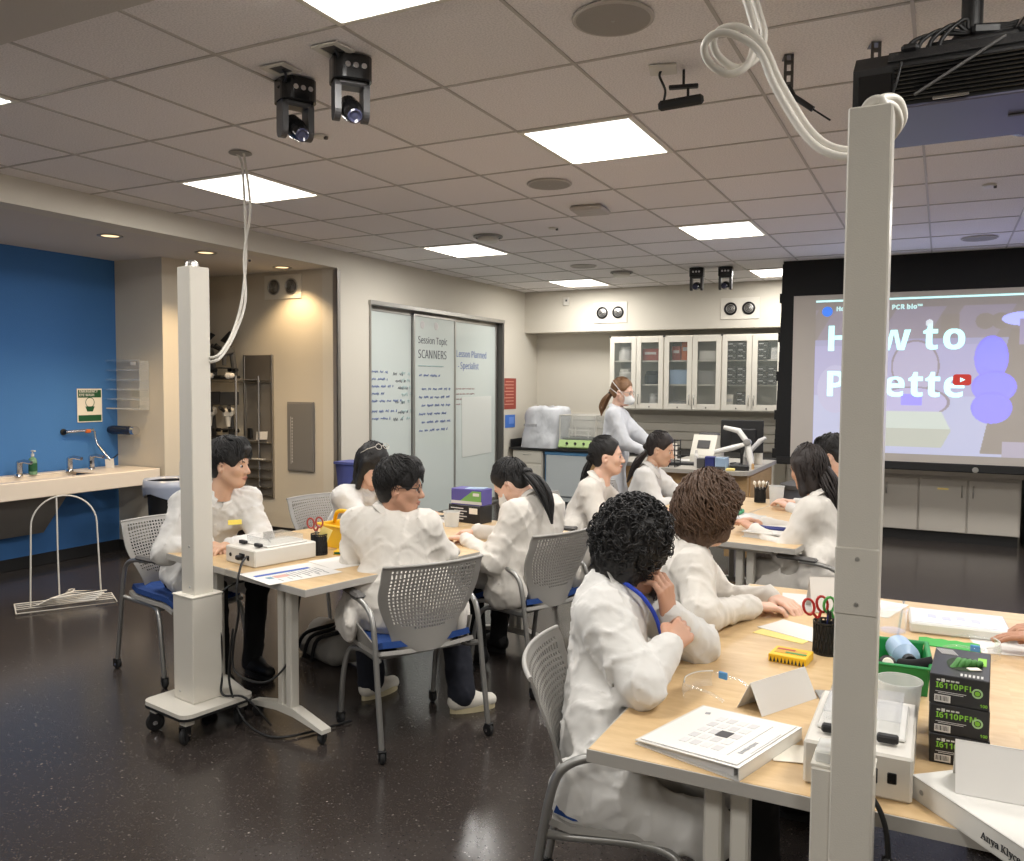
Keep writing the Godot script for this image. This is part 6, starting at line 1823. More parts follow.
func build_middle_table_things() -> void:
	var y := TT + 0.0005
	var t := binder("white binder under the blue lanyard on the middle table", Vector3(-0.91, y, -5.46), -9.0, 0.30, 0.40, 0.035, false)
	part(box(mb(), X(Vector3(0, 0.0365, 0)), Vector3(0.27, 0.001, 0.36)), "cover_sheet", M.paper, t)
	t = thing("lanyard", "dark blue looped lanyard lying on the white binder", "lanyard", Vector3(-0.93, y + 0.038, -5.48))
	part(tube(mb(), curve([Vector3(-0.12, 0.02, 0.02), Vector3(-0.05, 0.008, 0.05), Vector3(0.06, 0.006, 0.07), Vector3(0.10, 0.006, 0.03), Vector3(0.05, 0.006, 0.01), Vector3(-0.04, 0.008, 0.02), Vector3(-0.12, 0.012, 0.0)], 6), 0.008, 6), "cord", M.blue_deep, t)
	part(lathe(mb(), X(Vector3(-0.11, 0.0, 0.01)), [Vector2(0, 0.03), Vector2(0.025, 0.02), Vector2(0.03, 0.0)], 8), "knot", M.blue_deep, t)
	pen_cup("black mesh cup holding white spoons on the middle table", Vector3(-1.29, y, -6.95), 0.12, 0.045, [])
	for k in 4:
		var o := thing("plastic_spoon", ["white plastic spoon leaning to the wall side of the far cup", "white plastic spoon standing upright in the far cup", "white plastic spoon tilted forward in the far cup", "white plastic spoon leaning to the screen side of the far cup"][k], "spoon", Vector3(-1.30 + 0.012 * k, y + 0.02, -6.95), 0, "white spoons in the far cup")
		var l := Vector3([-0.25, -0.05, 0.05, 0.22][k], 1, [0.05, 0.1, -0.1, 0.0][k]).normalized()
		part(tube(mb(), [Vector3.ZERO, l * 0.13], 0.004, 6), "handle", M.paper_warm, o)
		part(lathe(mb(), aim(l * 0.14, l, Vector3(0.3, 0, 1), 1.0) * X(Vector3.ZERO, Vector3(90, 0, 0)), [Vector2(0, -0.024), Vector2(0.012, -0.012), Vector2(0.014, 0.005), Vector2(0, 0.02)], 8, true), "bowl", M.paper_warm, o)
	pen("black pen sticking out of the far cup", Vector3(-1.27, y + 0.02, -6.94), Vector3(0.3, 1, 0.1), M.black, 0.15)
	cup("clear_tub", "clear plastic tub beside the cup of spoons", Vector3(-1.15, y, -6.88), 0.05, 0.06, 0.15, M.frosted)
	t = thing("plastic_bag", "crumpled clear bag with green and blue print on the middle table", "bag", Vector3(-1.20, y, -6.05), 0.3)
	var rows := []
	var n := folds_for_bags()
	for i in 9:
		var row := []
		for j in 9:
			var u := i / 8.0 - 0.5
			var v := j / 8.0 - 0.5
			row.append(Vector3(u * 0.26, 0.004 + 0.06 * maxf(0.0, 0.5 - u * u * 3.0 - v * v * 3.0) + 0.02 * absf(n.get_noise_2d(u, v)), v * 0.2))
		rows.append(row)
	part(sheet(mb(), rows, 0.0015), "film", M.frosted, t)
	part(box(mb(), X(Vector3(-0.06, 0.045, 0.0), Vector3(0, 20, 30)), Vector3(0.06, 0.03, 0.05), 0.01), "green_pack", flat("pack_green", Color8(80, 160, 120), 0.5), t)
	part(box(mb(), X(Vector3(-0.11, 0.03, 0.03), Vector3(0, 20, 50)), Vector3(0.07, 0.02, 0.06), 0.01), "blue_pack", flat("pack_blue", Color8(84, 92, 170), 0.5), t)
	t = thing("marker_pen", "short yellow green marker lying at the middle table end", "marker", Vector3(-1.02, y + 0.012, -6.78), 0.5)
	part(tube(mb(), [Vector3(-0.04, 0, 0), Vector3(0.05, 0, 0)], 0.012, 10), "barrel", flat("marker_olive", Color8(120, 120, 40), 0.4), t)
	part(tube(mb(), [Vector3(0.05, 0, 0), Vector3(0.075, 0, 0)], [0.012, 0.008], 10), "cap", M.black, t)
	paper("white sheet on the middle table near the seated people in profile", Vector3(-1.55, y, -6.25), 0.22, 0.28, 12.0, M.paper)

func build_front_table_things() -> void:
	var y := TT + 0.0005
	# white binder with a printed page
	var t := binder("white binder with a grid of small prints at the table corner", Vector3(-0.497, y, -2.185), -17.0, 0.30, 0.335, 0.034, true)
	var tilt := rad_to_deg(atan2(0.022, 0.30))
	var pl := X(Vector3(0, 0.0235, 0), Vector3(0, 0, tilt))
	part(box(mb(), pl * X(Vector3(0, 0.0012, 0)), Vector3(0.28, 0.0012, 0.315)), "cover_page", M.paper, t)
	for r_ in 4:
		for c_ in 5:
			if r_ == 2 and c_ == 2: continue
			part(box(mb(), pl * X(Vector3(-0.045 + 0.032 * r_ , 0.0022, -0.09 + 0.046 * c_)), Vector3(0.022, 0.0008, 0.030)), "grid_print", flat("grid_grey", Color8(196, 194, 194), 0.8) if (r_ + c_) % 2 else flat("grid_grey_b", Color8(206, 204, 203), 0.8), t)
	part(box(mb(), pl * X(Vector3(0.018, 0.0026, 0.004)), Vector3(0.036, 0.001, 0.040)), "dark_square", flat("square_dark", Color8(64, 62, 64), 0.6), t)
	var hb := mb()
	for k in 9: box(hb, pl * X(Vector3(0.112, 0.0022, 0.09 - 0.010 * k)), Vector3(0.010 if k % 3 else 0.013, 0.0006, 0.007))
	part(hb, "heading_print", M.ink_grey, t)
	part(box(mb(), pl * X(Vector3(-0.10, 0.0022, -0.11), Vector3(0, 20, 0)), Vector3(0.014, 0.0008, 0.014)), "corner_mark", M.ink_grey, t)
	var st := mb()
	for k in 2: box(st, pl * X(Vector3(0.092 + 0.042 * k, 0.0022, 0.0)), Vector3(0.0012, 0.0006, 0.24 - 0.08 * k))
	part(st, "print_rule", M.ink_grey, t)
	tent_card("folded blank name card beside the white binder", Vector3(-0.408, y, -2.545), 62.0, 0.255, 0.085, 0.09)
	goggles("clear safety glasses with blue tape by the binder", Vector3(-0.66, y, -2.52), 70.0)
	goggles("clear safety glasses with blue tape near the reaching hand", Vector3(0.20, y, -3.32), -100.0)
	# crayon box
	t = thing("crayon_box", "yellow crayon box with red and green print on the near table", "box", Vector3(-0.435, y, -2.965), deg_to_rad(-6))
	part(box(mb(), X(Vector3(0, 0.014, 0)), Vector3(0.125, 0.028, 0.105), 0.002), "carton", M.yellow, t)
	part(box(mb(), X(Vector3(0, 0.0285, 0.0)), Vector3(0.10, 0.001, 0.05)), "picture", flat("crayon_print", Color8(196, 150, 60), 0.6), t)
	part(box(mb(), X(Vector3(-0.02, 0.0292, -0.02)), Vector3(0.06, 0.001, 0.014)), "red_band", M.red, t)
	part(box(mb(), X(Vector3(0.02, 0.0292, 0.012)), Vector3(0.07, 0.001, 0.014)), "green_band", M.green, t)
	st = mb()
	for k in 10: prism(st, X(Vector3(-0.054 + 0.012 * k, 0.012, 0.053)), [Vector2(-0.004, -0.009), Vector2(0.004, -0.009), Vector2(0, 0.009)], 0.001)
	part(st, "zigzag_print", M.ink, t)
	# pen cup with scissors
	pen_cup("black mesh pen cup with red and green scissors on the near table", Vector3(-0.335, y, -3.11), 0.115, 0.048, [])
	scissors("red handled scissors in the near pen cup", Vector3(-0.345, y + 0.025, -3.105), Vector3(-0.22, 1, 0.02), M.red)
	scissors("green handled scissors in the near pen cup", Vector3(-0.325, y + 0.025, -3.12), Vector3(0.10, 1, -0.02), flat("scissor_green", Color8(70, 150, 70), 0.4))
	pen("black marker leaning in the near pen cup", Vector3(-0.34, y + 0.012, -3.10), Vector3(0.12, 1, 0.15), M.black, 0.13)
	pen("dark blue marker upright in the near pen cup", Vector3(-0.33, y + 0.012, -3.11), Vector3(-0.02, 1, 0.12), M.blue_deep, 0.13)
	pen("second black marker tilted right in the near pen cup", Vector3(-0.325, y + 0.012, -3.10), Vector3(0.3, 1, 0.1), M.black, 0.13)
	# papers
	paper("white sheets stacked beside the near pen cup", Vector3(-0.47, y, -3.34), 0.24, 0.17, -25.0, M.paper, 0.004)
	paper("yellow sheet sticking out under the white sheets", Vector3(-0.50, y - 0.0002, -3.27), 0.20, 0.14, -18.0, M.yellow_pale, 0.0)
	paper("white sheet lying near the folded hands", Vector3(-0.46, y, -3.80), 0.28, 0.30, 8.0, M.paper, 0.0)
	paper("second white sheet toward the end of the near table", Vector3(-0.24, y, -3.86), 0.22, 0.28, -14.0, M.paper, 0.0)
	tent_card("steeply folded white card beyond the near pen cup", Vector3(-0.40, y + 0.003, -3.72), 20.0, 0.16, 0.135, 0.12)
	t = thing("grey_card", "small grey card lying beside the folded name card", "card", Vector3(-0.265, y, -2.64), deg_to_rad(20))
	part(box(mb(), X(Vector3(0, 0.004, 0)), Vector3(0.075, 0.008, 0.13), 0.002), "card", M.grey_plastic, t)
	part(box(mb(), X(Vector3(0.008, 0.0085, 0)), Vector3(0.004, 0.001, 0.10)), "slot", M.grey_dark, t)
	# gel unit behind the near column
	power_unit("white gel unit partly hidden by the near column", Vector3(-0.15, y, -2.235), 0.0, Vector3(0.235, 0.105, 0.37), false)
	t = thing("mains_lead", "black power cord hanging from the near gel unit over the table edge", "cord", Vector3(-0.10, y, -2.0))
	part(tube(mb(), curve([Vector3(-0.03, 0.053, 0.0), Vector3(-0.02, 0.05, 0.03), Vector3(0.01, 0.01, 0.045), Vector3(0.025, -0.06, 0.05), Vector3(0.025, -0.2, 0.05), Vector3(0.02, -0.4, 0.04), Vector3(0.0, -0.75, 0.0)], 6), 0.006, 8), "cord", M.black, t)
	part(box(mb(), X(Vector3(0.024, -0.11, 0.05)), Vector3(0.022, 0.06, 0.022), 0.005), "inline_block", M.black, t)
	paper("torn translucent film scrap between binder and gel unit", Vector3(-0.315, y, -2.20), 0.10, 0.11, 15.0, M.paper_warm, 0.004)
	cup("beaker", "translucent plastic beaker before the green bin", Vector3(-0.082, y, -2.545), 0.048, 0.058, 0.125, M.frosted)
	# green bin and its contents
	t = thing("green_bin", "green plastic bin holding bottles on the near table", "bin", Vector3(-0.118, y, -2.93), deg_to_rad(4))
	st = mb()
	for s in [-1.0, 1.0]:
		box(st, X(Vector3(s * 0.098, 0.045, 0), Vector3(0, 0, -5 * s)), Vector3(0.005, 0.09, 0.27), 0.002)
		box(st, X(Vector3(0, 0.045, s * 0.135), Vector3(5 * s, 0, 0)), Vector3(0.195, 0.09, 0.005), 0.002)
	box(st, X(Vector3(0, 0.003, 0)), Vector3(0.185, 0.006, 0.26), 0.002)
	part(st, "body", M.green, t)
	st = mb()
	for s in [-1.0, 1.0]:
		box(st, X(Vector3(s * 0.107, 0.09, 0)), Vector3(0.014, 0.008, 0.30), 0.003)
		box(st, X(Vector3(0, 0.09, s * 0.145)), Vector3(0.21, 0.008, 0.014), 0.003)
	part(st, "rim", M.green, t)
	t = thing("reagent_bottle", "pale blue bottle lying in the green bin", "bottle", Vector3(-0.085, y + 0.075, -2.97), deg_to_rad(15))
	part(lathe(mb(), X(Vector3.ZERO, Vector3(90, 0, 0)), [Vector2(0, -0.08), Vector2(0.04, -0.078), Vector2(0.042, 0.03), Vector2(0.018, 0.055), Vector2(0.018, 0.07)], 20), "body", M.blue_pale, t)
	part(lathe(mb(), X(Vector3.ZERO, Vector3(90, 0, 0)), [Vector2(0.021, 0.062), Vector2(0.021, 0.09), Vector2(0, 0.09)], 16), "cap", M.black, t)
	t = thing("timer_knob", "dark round gadget with pale dial in the green bin", "gadget", Vector3(-0.128, y + 0.07, -2.85), deg_to_rad(10))
	part(lathe(mb(), X(Vector3.ZERO, Vector3(60, 0, 0)), [Vector2(0, -0.02), Vector2(0.026, -0.018), Vector2(0.026, 0.012), Vector2(0.018, 0.018)], 18), "case", M.black, t)
	part(lathe(mb(), X(Vector3.ZERO, Vector3(60, 0, 0)), [Vector2(0.017, 0.018), Vector2(0.014, 0.022), Vector2(0, 0.023)], 16), "dial", M.paper_warm, t)
	t = thing("tool_roll", "black tool pouch lying across the green bin", "pouch", Vector3(-0.075, y + 0.075, -2.87), deg_to_rad(-25))
	part(tube(mb(), curve([Vector3(-0.02, -0.01, 0), Vector3(0.03, 0.0, 0.0), Vector3(0.075, 0.018, -0.02)], 4), 0.02, 10), "pouch", M.black_cloth, t)
	# black glove boxes
	for k in 3:
		glove_box(["lowest of three black glove boxes, code ending in S", "middle of three black glove boxes, code ending in M", "topmost black glove box, open, code ending in L"][k], Vector3(0.062 + 0.002 * k, y + 0.0745 * k, -2.445 - 0.002 * k), 1.0 - 2.0 * k, ["I6110PFS", "I6110PFM", "I6110PFL"][k], k == 2)
	t = thing("torn_sheet", "torn bright green sheet behind the glove boxes", "sheet", Vector3(0.05, y, -3.42))
	var poly := [Vector2(-0.10, -0.05), Vector2(0.10, -0.055)]
	for k in 9: poly.append(Vector2(0.10 - 0.025 * k, 0.05 + (0.008 if k % 2 else -0.004)))
	part(prism(mb(), Transform3D(Basis(Vector3.RIGHT, -PI / 2), Vector3(0, 0.002, 0)), poly, 0.003), "sheet", flat("sheet_green", Color8(60, 160, 70), 0.7), t)
	# closed white case
	t = thing("white_case", "flat white closed case at the end of the near table", "case", Vector3(0.08, y, -3.66), deg_to_rad(3))
	part(box(mb(), X(Vector3(0, 0.02, 0)), Vector3(0.34, 0.04, 0.25), 0.006), "body", M.white_gloss, t)
	part(box(mb(), X(Vector3(-0.01, 0.041, 0)), Vector3(0.28, 0.002, 0.20), 0.0005), "top_sheet", flat("sheet_lilac", Color8(214, 216, 232), 0.6), t)
	st = mb()
	for k in 4: box(st, X(Vector3(-0.09 + 0.05 * k, 0.0425, 0.02 * (k % 2))), Vector3(0.03, 0.001, 0.05))
	part(st, "print", flat("print_lilac", Color8(186, 188, 214), 0.6), t)
	paper("white sheet under the reaching hand", Vector3(0.25, y, -3.50), 0.24, 0.22, 12.0, M.paper, 0.0)
	cup("glass_beaker", "small clear beaker half behind the near column", Vector3(-0.145, y, -3.52), 0.05, 0.052, 0.09, M.clear)
	t = thing("black_clip", "small black clip near the flat white case", "clip", Vector3(-0.07, y, -3.60))
	part(box(mb(), X(Vector3(0, 0.009, 0)), Vector3(0.03, 0.018, 0.016), 0.004), "jaw", M.black, t)
	part(rod(mb(), Vector3(-0.012, 0.016, 0), Vector3(-0.02, 0.02, 0.012), 0.002, 6), "lever", M.steel, t)
	# second binder, partly outside the picture
	t = binder("white binder with a handwritten name on its spine at the picture corner", Vector3(0.185, y, -2.065), 130.0 - 180.0 - 90.0, 0.30, 0.33, 0.052, false)
	letters("handwriting", "Anya Klyce", 0.019, M.ink, t, Transform3D(Basis(Vector3.UP, PI / 2), Vector3(0.1515, 0.012, -0.045)), false, true)
	part(lathe(mb(), X(Vector3(0.151, 0.026, 0.13), Vector3(0, 0, -90)), [Vector2(0.006, 0), Vector2(0.006, 0.001), Vector2(0, 0.001)], 10), "spine_hole", M.grey_plastic, t)
	tent_card("folded blank name card standing on the corner binder", Vector3(0.18, y + 0.053, -2.10), 2.0, 0.26, 0.10, 0.11)

# ---------------------------------------------------------------- people: bodies, coats and hair meshed from smooth distance fields
class Acc:
	var v := PackedVector3Array()
	var ix := PackedInt32Array()
	func add(o: Acc, xf: Transform3D) -> void:
		var b := v.size()
		for p in o.v: v.append(xf * p)
		if xf.basis.determinant() >= 0.0:
			for i in o.ix: ix.append(b + i)
		else:
			for i in range(0, o.ix.size(), 3):
				ix.append(b + o.ix[i]); ix.append(b + o.ix[i + 2]); ix.append(b + o.ix[i + 1])
	func commit() -> ArrayMesh:
		var arr := []
		arr.resize(Mesh.ARRAY_MAX)
		arr[Mesh.ARRAY_VERTEX] = v
		arr[Mesh.ARRAY_INDEX] = ix
		var st := SurfaceTool.new()
		st.create_from_arrays(arr)
		st.generate_normals()
		return st.commit()

class Field:
	var lo: Vector3
	var c: float
	var nx: int
	var ny: int
	var nz: int
	var d := PackedFloat32Array()
	func _init(a: Vector3, b: Vector3, cell: float) -> void:
		lo = a
		c = cell
		nx = int(ceil((b.x - a.x) / cell)) + 1
		ny = int(ceil((b.y - a.y) / cell)) + 1
		nz = int(ceil((b.z - a.z) / cell)) + 1
		d.resize(nx * ny * nz)
		d.fill(1.0)
	# tapered capsule joined smoothly (k); thinner along fn by fs; sub cuts it away
	func cap(a: Vector3, b: Vector3, ra: float, rb: float, k: float, fn := Vector3.ZERO, fs := 1.0, sub := false) -> void:
		var m := maxf(ra, rb) + k + 2.0 * c
		var p0 := (a.min(b) - Vector3(m, m, m) - lo) / c
		var p1 := (a.max(b) + Vector3(m, m, m) - lo) / c
		var x0 := maxi(0, int(p0.x)); var x1 := mini(nx - 1, int(p1.x) + 1)
		var y0 := maxi(0, int(p0.y)); var y1 := mini(ny - 1, int(p1.y) + 1)
		var z0 := maxi(0, int(p0.z)); var z1 := mini(nz - 1, int(p1.z) + 1)
		var dd := d
		d = PackedFloat32Array()
		var ba := b - a
		var inv := 1.0 / maxf(ba.length_squared(), 1e-9)
		var flatten := fs != 1.0
		var f1 := fs - 1.0
		for z in range(z0, z1 + 1):
			var qz := lo.z + z * c - a.z
			for y in range(y0, y1 + 1):
				var qy := lo.y + y * c - a.y
				var i := (z * ny + y) * nx + x0
				for x in range(x0, x1 + 1):
					var q := Vector3(lo.x + x * c - a.x, qy, qz)
					var t := clampf(q.dot(ba) * inv, 0.0, 1.0)
					q -= ba * t
					if flatten: q += fn * (q.dot(fn) * f1)
					var s := q.length() - (ra + (rb - ra) * t)
					var e := dd[i]
					if sub:
						var h := maxf(k - absf(e + s), 0.0) / k
						dd[i] = maxf(e, -s) + h * h * k * 0.25
					elif s < e + k:
						var h := maxf(k - absf(e - s), 0.0) / k
						dd[i] = minf(e, s) - h * h * k * 0.25
					i += 1
		d = dd
	func ell(ctr: Vector3, r: Vector3, k: float, sub := false, bas := Basis()) -> void:
		var mm := maxf(r.x, maxf(r.y, r.z))
		var m := Vector3.ONE * (mm + k + 2.0 * c)
		var p0 := (ctr - m - lo) / c
		var p1 := (ctr + m - lo) / c
		var x0 := maxi(0, int(p0.x)); var x1 := mini(nx - 1, int(p1.x) + 1)
		var y0 := maxi(0, int(p0.y)); var y1 := mini(ny - 1, int(p1.y) + 1)
		var z0 := maxi(0, int(p0.z)); var z1 := mini(nz - 1, int(p1.z) + 1)
		var ib := bas.transposed()
		var dd := d
		d = PackedFloat32Array()
		for z in range(z0, z1 + 1):
			for y in range(y0, y1 + 1):
				var i := (z * ny + y) * nx + x0
				for x in range(x0, x1 + 1):
					var q := ib * (Vector3(lo.x + x * c, lo.y + y * c, lo.z + z * c) - ctr)
					var u := q / r
					var k0 := u.length()
					var k1 := (u / r).length()
					var s := k0 * (k0 - 1.0) / maxf(k1, 1e-6)
					var e := dd[i]
					if sub:
						var h := maxf(k - absf(e + s), 0.0) / k
						dd[i] = maxf(e, -s) + h * h * k * 0.25
					elif s < e + k:
						var h := maxf(k - absf(e - s), 0.0) / k
						dd[i] = minf(e, s) - h * h * k * 0.25
					i += 1
		d = dd
	func rough(n: FastNoiseLite, amp: float, sc: Vector3, sharp := false) -> void:
		var dd := d
		d = PackedFloat32Array()
		var lim := amp * 2.0 + 2.0 * c
		var i := 0
		for z in nz:
			for y in ny:
				for x in nx:
					var e := dd[i]
					if e < lim and e > -lim:
						var g := n.get_noise_3d((lo.x + x * c) * sc.x, (lo.y + y * c) * sc.y, (lo.z + z * c) * sc.z)
						if sharp:
							var w := maxf(0.0, 1.0 - 3.2 * absf(g))
							g = w * w
						dd[i] = e + amp * g
					i += 1
		d = dd
	# long cloth folds that run along an axis; valley makes narrow creases between broad puffs
	func folds(n: FastNoiseLite, amp: float, ax: Vector3, along: float, across: float, valley := false) -> void:
		var dd := d
		d = PackedFloat32Array()
		var lim := amp * 2.0 + 2.0 * c
		var a := ax.normalized()
		var i := 0
		for z in nz:
			for y in ny:
				for x in nx:
					var e := dd[i]
					if e < lim and e > -lim:
						var p := Vector3(lo.x + x * c, lo.y + y * c, lo.z + z * c)
						p = p * across + a * (p.dot(a) * (along - across))
						var g := n.get_noise_3dv(p)
						if valley:
							var w := maxf(0.0, 1.0 - 3.4 * absf(g))
							g = 0.25 - w * w
						dd[i] = e + amp * g
					i += 1
		d = dd
	func above(y: float) -> void:   # flatten everything under height y
		for z in nz:
			for yy in ny:
				var h := y - (lo.y + yy * c)
				for x in nx:
					var i := (z * ny + yy) * nx + x
					if h > d[i]: d[i] = h
	func mesh() -> Acc:
		var o := Acc.new()
		var dd := d
		var id := PackedInt32Array()
		id.resize(nx * ny * nz)
		id.fill(-1)
		var sy := nx
		var sz := nx * ny
		var off := [0, 1, sy, sy + 1, sz, sz + 1, sz + sy, sz + sy + 1]
		var cv := [Vector3(0, 0, 0), Vector3(1, 0, 0), Vector3(0, 1, 0), Vector3(1, 1, 0), Vector3(0, 0, 1), Vector3(1, 0, 1), Vector3(0, 1, 1), Vector3(1, 1, 1)]
		var ed := [[0, 1], [2, 3], [4, 5], [6, 7], [0, 2], [1, 3], [4, 6], [5, 7], [0, 4], [1, 5], [2, 6], [3, 7]]
		var lim := 4.5 * c
		for z in nz - 1:
			for y in ny - 1:
				var i := z * sz + y * sy
				for x in nx - 1:
					var e := dd[i]
					if e < lim and e > -lim:
						var neg := 0
						for k in 8:
							if dd[i + off[k]] < 0.0: neg += 1
						if neg > 0 and neg < 8:
							var p := Vector3.ZERO
							var n := 0
							for q in ed:
								var a := dd[i + off[q[0]]]
								var b := dd[i + off[q[1]]]
								if (a < 0.0) != (b < 0.0):
									p += (cv[q[0]] as Vector3).lerp(cv[q[1]], a / (a - b))
									n += 1
							id[i] = o.v.size()
							o.v.append(lo + (Vector3(x, y, z) + p / n) * c)
					i += 1
		for z in range(1, nz - 1):
			for y in range(1, ny - 1):
				var i := z * sz + y * sy + 1
				for x in range(1, nx - 1):
					if id[i] >= 0 or (dd[i] < lim and dd[i] > -lim):
						var a := dd[i] < 0.0
						if a != (dd[i + 1] < 0.0): face(o, id[i - sy - sz], id[i - sz], id[i], id[i - sy], a)
						if a != (dd[i + sy] < 0.0): face(o, id[i - sz - 1], id[i - 1], id[i], id[i - sz], a)
						if a != (dd[i + sz] < 0.0): face(o, id[i - 1 - sy], id[i - sy], id[i], id[i - 1], a)
					i += 1
		return o
	func face(o: Acc, a: int, b: int, cc: int, e: int, flip: bool) -> void:
		if a < 0 or b < 0 or cc < 0 or e < 0: return
		if flip: o.ix.append_array(PackedInt32Array([a, cc, b, a, e, cc]))
		else: o.ix.append_array(PackedInt32Array([a, b, cc, a, cc, e]))

var head_t: Acc
var hand_t := {}
var folds := FastNoiseLite.new()
var fuzz := FastNoiseLite.new()
var crease := FastNoiseLite.new()
const S := 1.07

func make_head_template() -> void:
	var f := Field.new(Vector3(-0.11, -0.20, -0.14), Vector3(0.11, 0.15, 0.15), 0.0055)
	f.ell(Vector3(0, 0.035, -0.012), Vector3(0.078, 0.098, 0.098), 0.02)
	f.ell(Vector3(0, -0.035, 0.025), Vector3(0.062, 0.085, 0.066), 0.04)
	f.ell(Vector3(0, -0.094, 0.054), Vector3(0.03, 0.024, 0.03), 0.035)
	for s in [-1.0, 1.0]:
		f.ell(Vector3(s * 0.036, -0.022, 0.060), Vector3(0.026, 0.024, 0.024), 0.025)
		f.cap(Vector3(s * 0.058, -0.05, 0.0), Vector3(s * 0.03, -0.092, 0.045), 0.018, 0.014, 0.03)
	f.cap(Vector3(-0.034, 0.024, 0.079), Vector3(0.034, 0.024, 0.079), 0.012, 0.012, 0.02)
	for s in [-1.0, 1.0]: f.cap(Vector3(s * 0.034, 0.003, 0.105), Vector3(s * 0.034, 0.003, 0.106), 0.016, 0.016, 0.016, Vector3.ZERO, 1.0, true)
	f.cap(Vector3(0, 0.012, 0.086), Vector3(0, -0.03, 0.108), 0.008, 0.0125, 0.014)
	for s in [-1.0, 1.0]: f.cap(Vector3(s * 0.012, -0.034, 0.094), Vector3(s * 0.012, -0.034, 0.098), 0.009, 0.009, 0.008)
	f.ell(Vector3(0, -0.060, 0.083), Vector3(0.024, 0.007, 0.013), 0.006)
	f.ell(Vector3(0, -0.072, 0.080), Vector3(0.020, 0.007, 0.013), 0.006)
	for s in [-1.0, 1.0]:
		f.ell(Vector3(s * 0.079, -0.006, -0.012), Vector3(0.011, 0.034, 0.021), 0.010, false, Basis(Vector3.UP, s * 0.35))
		f.cap(Vector3(s * 0.088, -0.004, -0.002), Vector3(s * 0.088, -0.012, -0.002), 0.009, 0.006, 0.006, Vector3.ZERO, 1.0, true)
	f.cap(Vector3(0, -0.05, -0.028), Vector3(0, -0.20, -0.045), 0.054, 0.056, 0.03)
	head_t = f.mesh()

# right hand: wrist at the origin, fingers to +z, back of the hand up, thumb towards +x
func hand(curl: float) -> Acc:
	var key := int(curl * 100.0)
	if hand_t.has(key): return hand_t[key]
	var f := Field.new(Vector3(-0.07, -0.11, -0.05), Vector3(0.09, 0.05, 0.21), 0.0042)
	f.cap(Vector3(0, 0, -0.04), Vector3(0, 0, 0.015), 0.026, 0.026, 0.015, Vector3.UP, 1.25)
	for j in 4:
		var x := 0.031 - 0.0205 * j
		f.cap(Vector3(x * 0.6, 0, 0.01), Vector3(x, 0.002, 0.088 - 0.004 * absf(j - 1.2)), 0.015, 0.0115, 0.014, Vector3.UP, 1.1)
		var p := Vector3(x, 0.002, 0.088 - 0.004 * absf(j - 1.2))
		var ang := curl * 0.35
		var seg: Array = [[0.042, 0.026, 0.022], [0.047, 0.029, 0.023], [0.044, 0.027, 0.022], [0.034, 0.021, 0.019]][j]
		for k in 3:
			ang += curl * [0.25, 0.85, 0.6][k]
			var q: Vector3 = p + Vector3(x * 0.12, -sin(ang), cos(ang)) * (seg[k] as float)
			f.cap(p, q, 0.0098 - 0.0008 * k, 0.0092 - 0.0008 * k, 0.004)
			p = q
	f.cap(Vector3(0.018, -0.004, 0.012), Vector3(0.046, -0.014, 0.045), 0.017, 0.013, 0.012)
	f.cap(Vector3(0.046, -0.014, 0.045), Vector3(0.050 - 0.012 * curl, -0.022 - 0.01 * curl, 0.076), 0.0125, 0.0105, 0.006)
	f.cap(Vector3(0.050 - 0.012 * curl, -0.022 - 0.01 * curl, 0.076), Vector3(0.046 - 0.03 * curl, -0.027 - 0.015 * curl, 0.100), 0.0105, 0.0085, 0.005)
	hand_t[key] = f.mesh()
	return hand_t[key]

func aim(at: Vector3, z: Vector3, up: Vector3, s := 1.0) -> Transform3D:
	var zz := z.normalized()
	var xx := up.cross(zz).normalized()
	return Transform3D(Basis(xx, zz.cross(xx), zz).scaled(Vector3.ONE * s), at)

func elbow_at(a: Vector3, b: Vector3, l1: float, l2: float, hint: Vector3) -> Vector3:
	var v := b - a
	var dist := clampf(v.length(), 0.05, (l1 + l2) * 0.995)
	var n := v.normalized()
	var x := (l1 * l1 - l2 * l2 + dist * dist) / (2.0 * dist)
	var h := sqrt(maxf(l1 * l1 - x * x, 0.0))
	var p := (hint - n * hint.dot(n)).normalized()
	return a + n * x + p * h

func put(acc: Acc, called: String, m: Material, parent: Node3D) -> MeshInstance3D:
	var o := MeshInstance3D.new()
	o.name = called
	o.mesh = acc.commit()
	o.material_override = m
	parent.add_child(o, true)
	o.position = -parent.position
	return o

func wpart(st: SurfaceTool, called: String, m: Material, parent: Node3D, top: Node3D) -> MeshInstance3D:
	return part(st, called, m, parent, -top.position if parent == top else Vector3.ZERO)

# locks of hair laid over the skull from the crown to the hairline
func locks(st: SurfaceTool, hx: Transform3D, n: int, r: Vector3, ctr: Vector3, drop: float, wave: float, thick: float, g: RandomNumberGenerator, fringe: float, crown := Vector2(0.0, -0.35)) -> void:
	for k in n:
		var phi := g.randf_range(-PI, PI)
		var front := cos(phi)
		var stop := lerpf(drop, fringe, smoothstep(-0.1, 0.9, front)) * g.randf_range(0.82, 1.04)
		var t0 := g.randf_range(0.02, 0.75) * stop
		var pts := []
		var rad := []
		var ph := g.randf_range(0, TAU)
		var out := g.randf_range(0.98, 1.05)
		for i in 7:
			var th := lerpf(t0, stop, i / 6.0) + 0.02
			var p2 := phi + 0.12 * sin(ph + i * 0.9) * wave
			var dir := Vector3(sin(th) * sin(p2), cos(th), sin(th) * cos(p2))
			dir = dir.rotated(Vector3.RIGHT, crown.y * (1.0 - th / PI))
			var w := 1.0 + 0.05 * wave * sin(ph + i * 1.5)
			pts.append(hx * (ctr + dir * r * (out * w)))
			rad.append(thick * hx.basis.x.length() * (1.0 - 0.75 * i / 6.0))
		tube(st, pts, rad, 5, false)

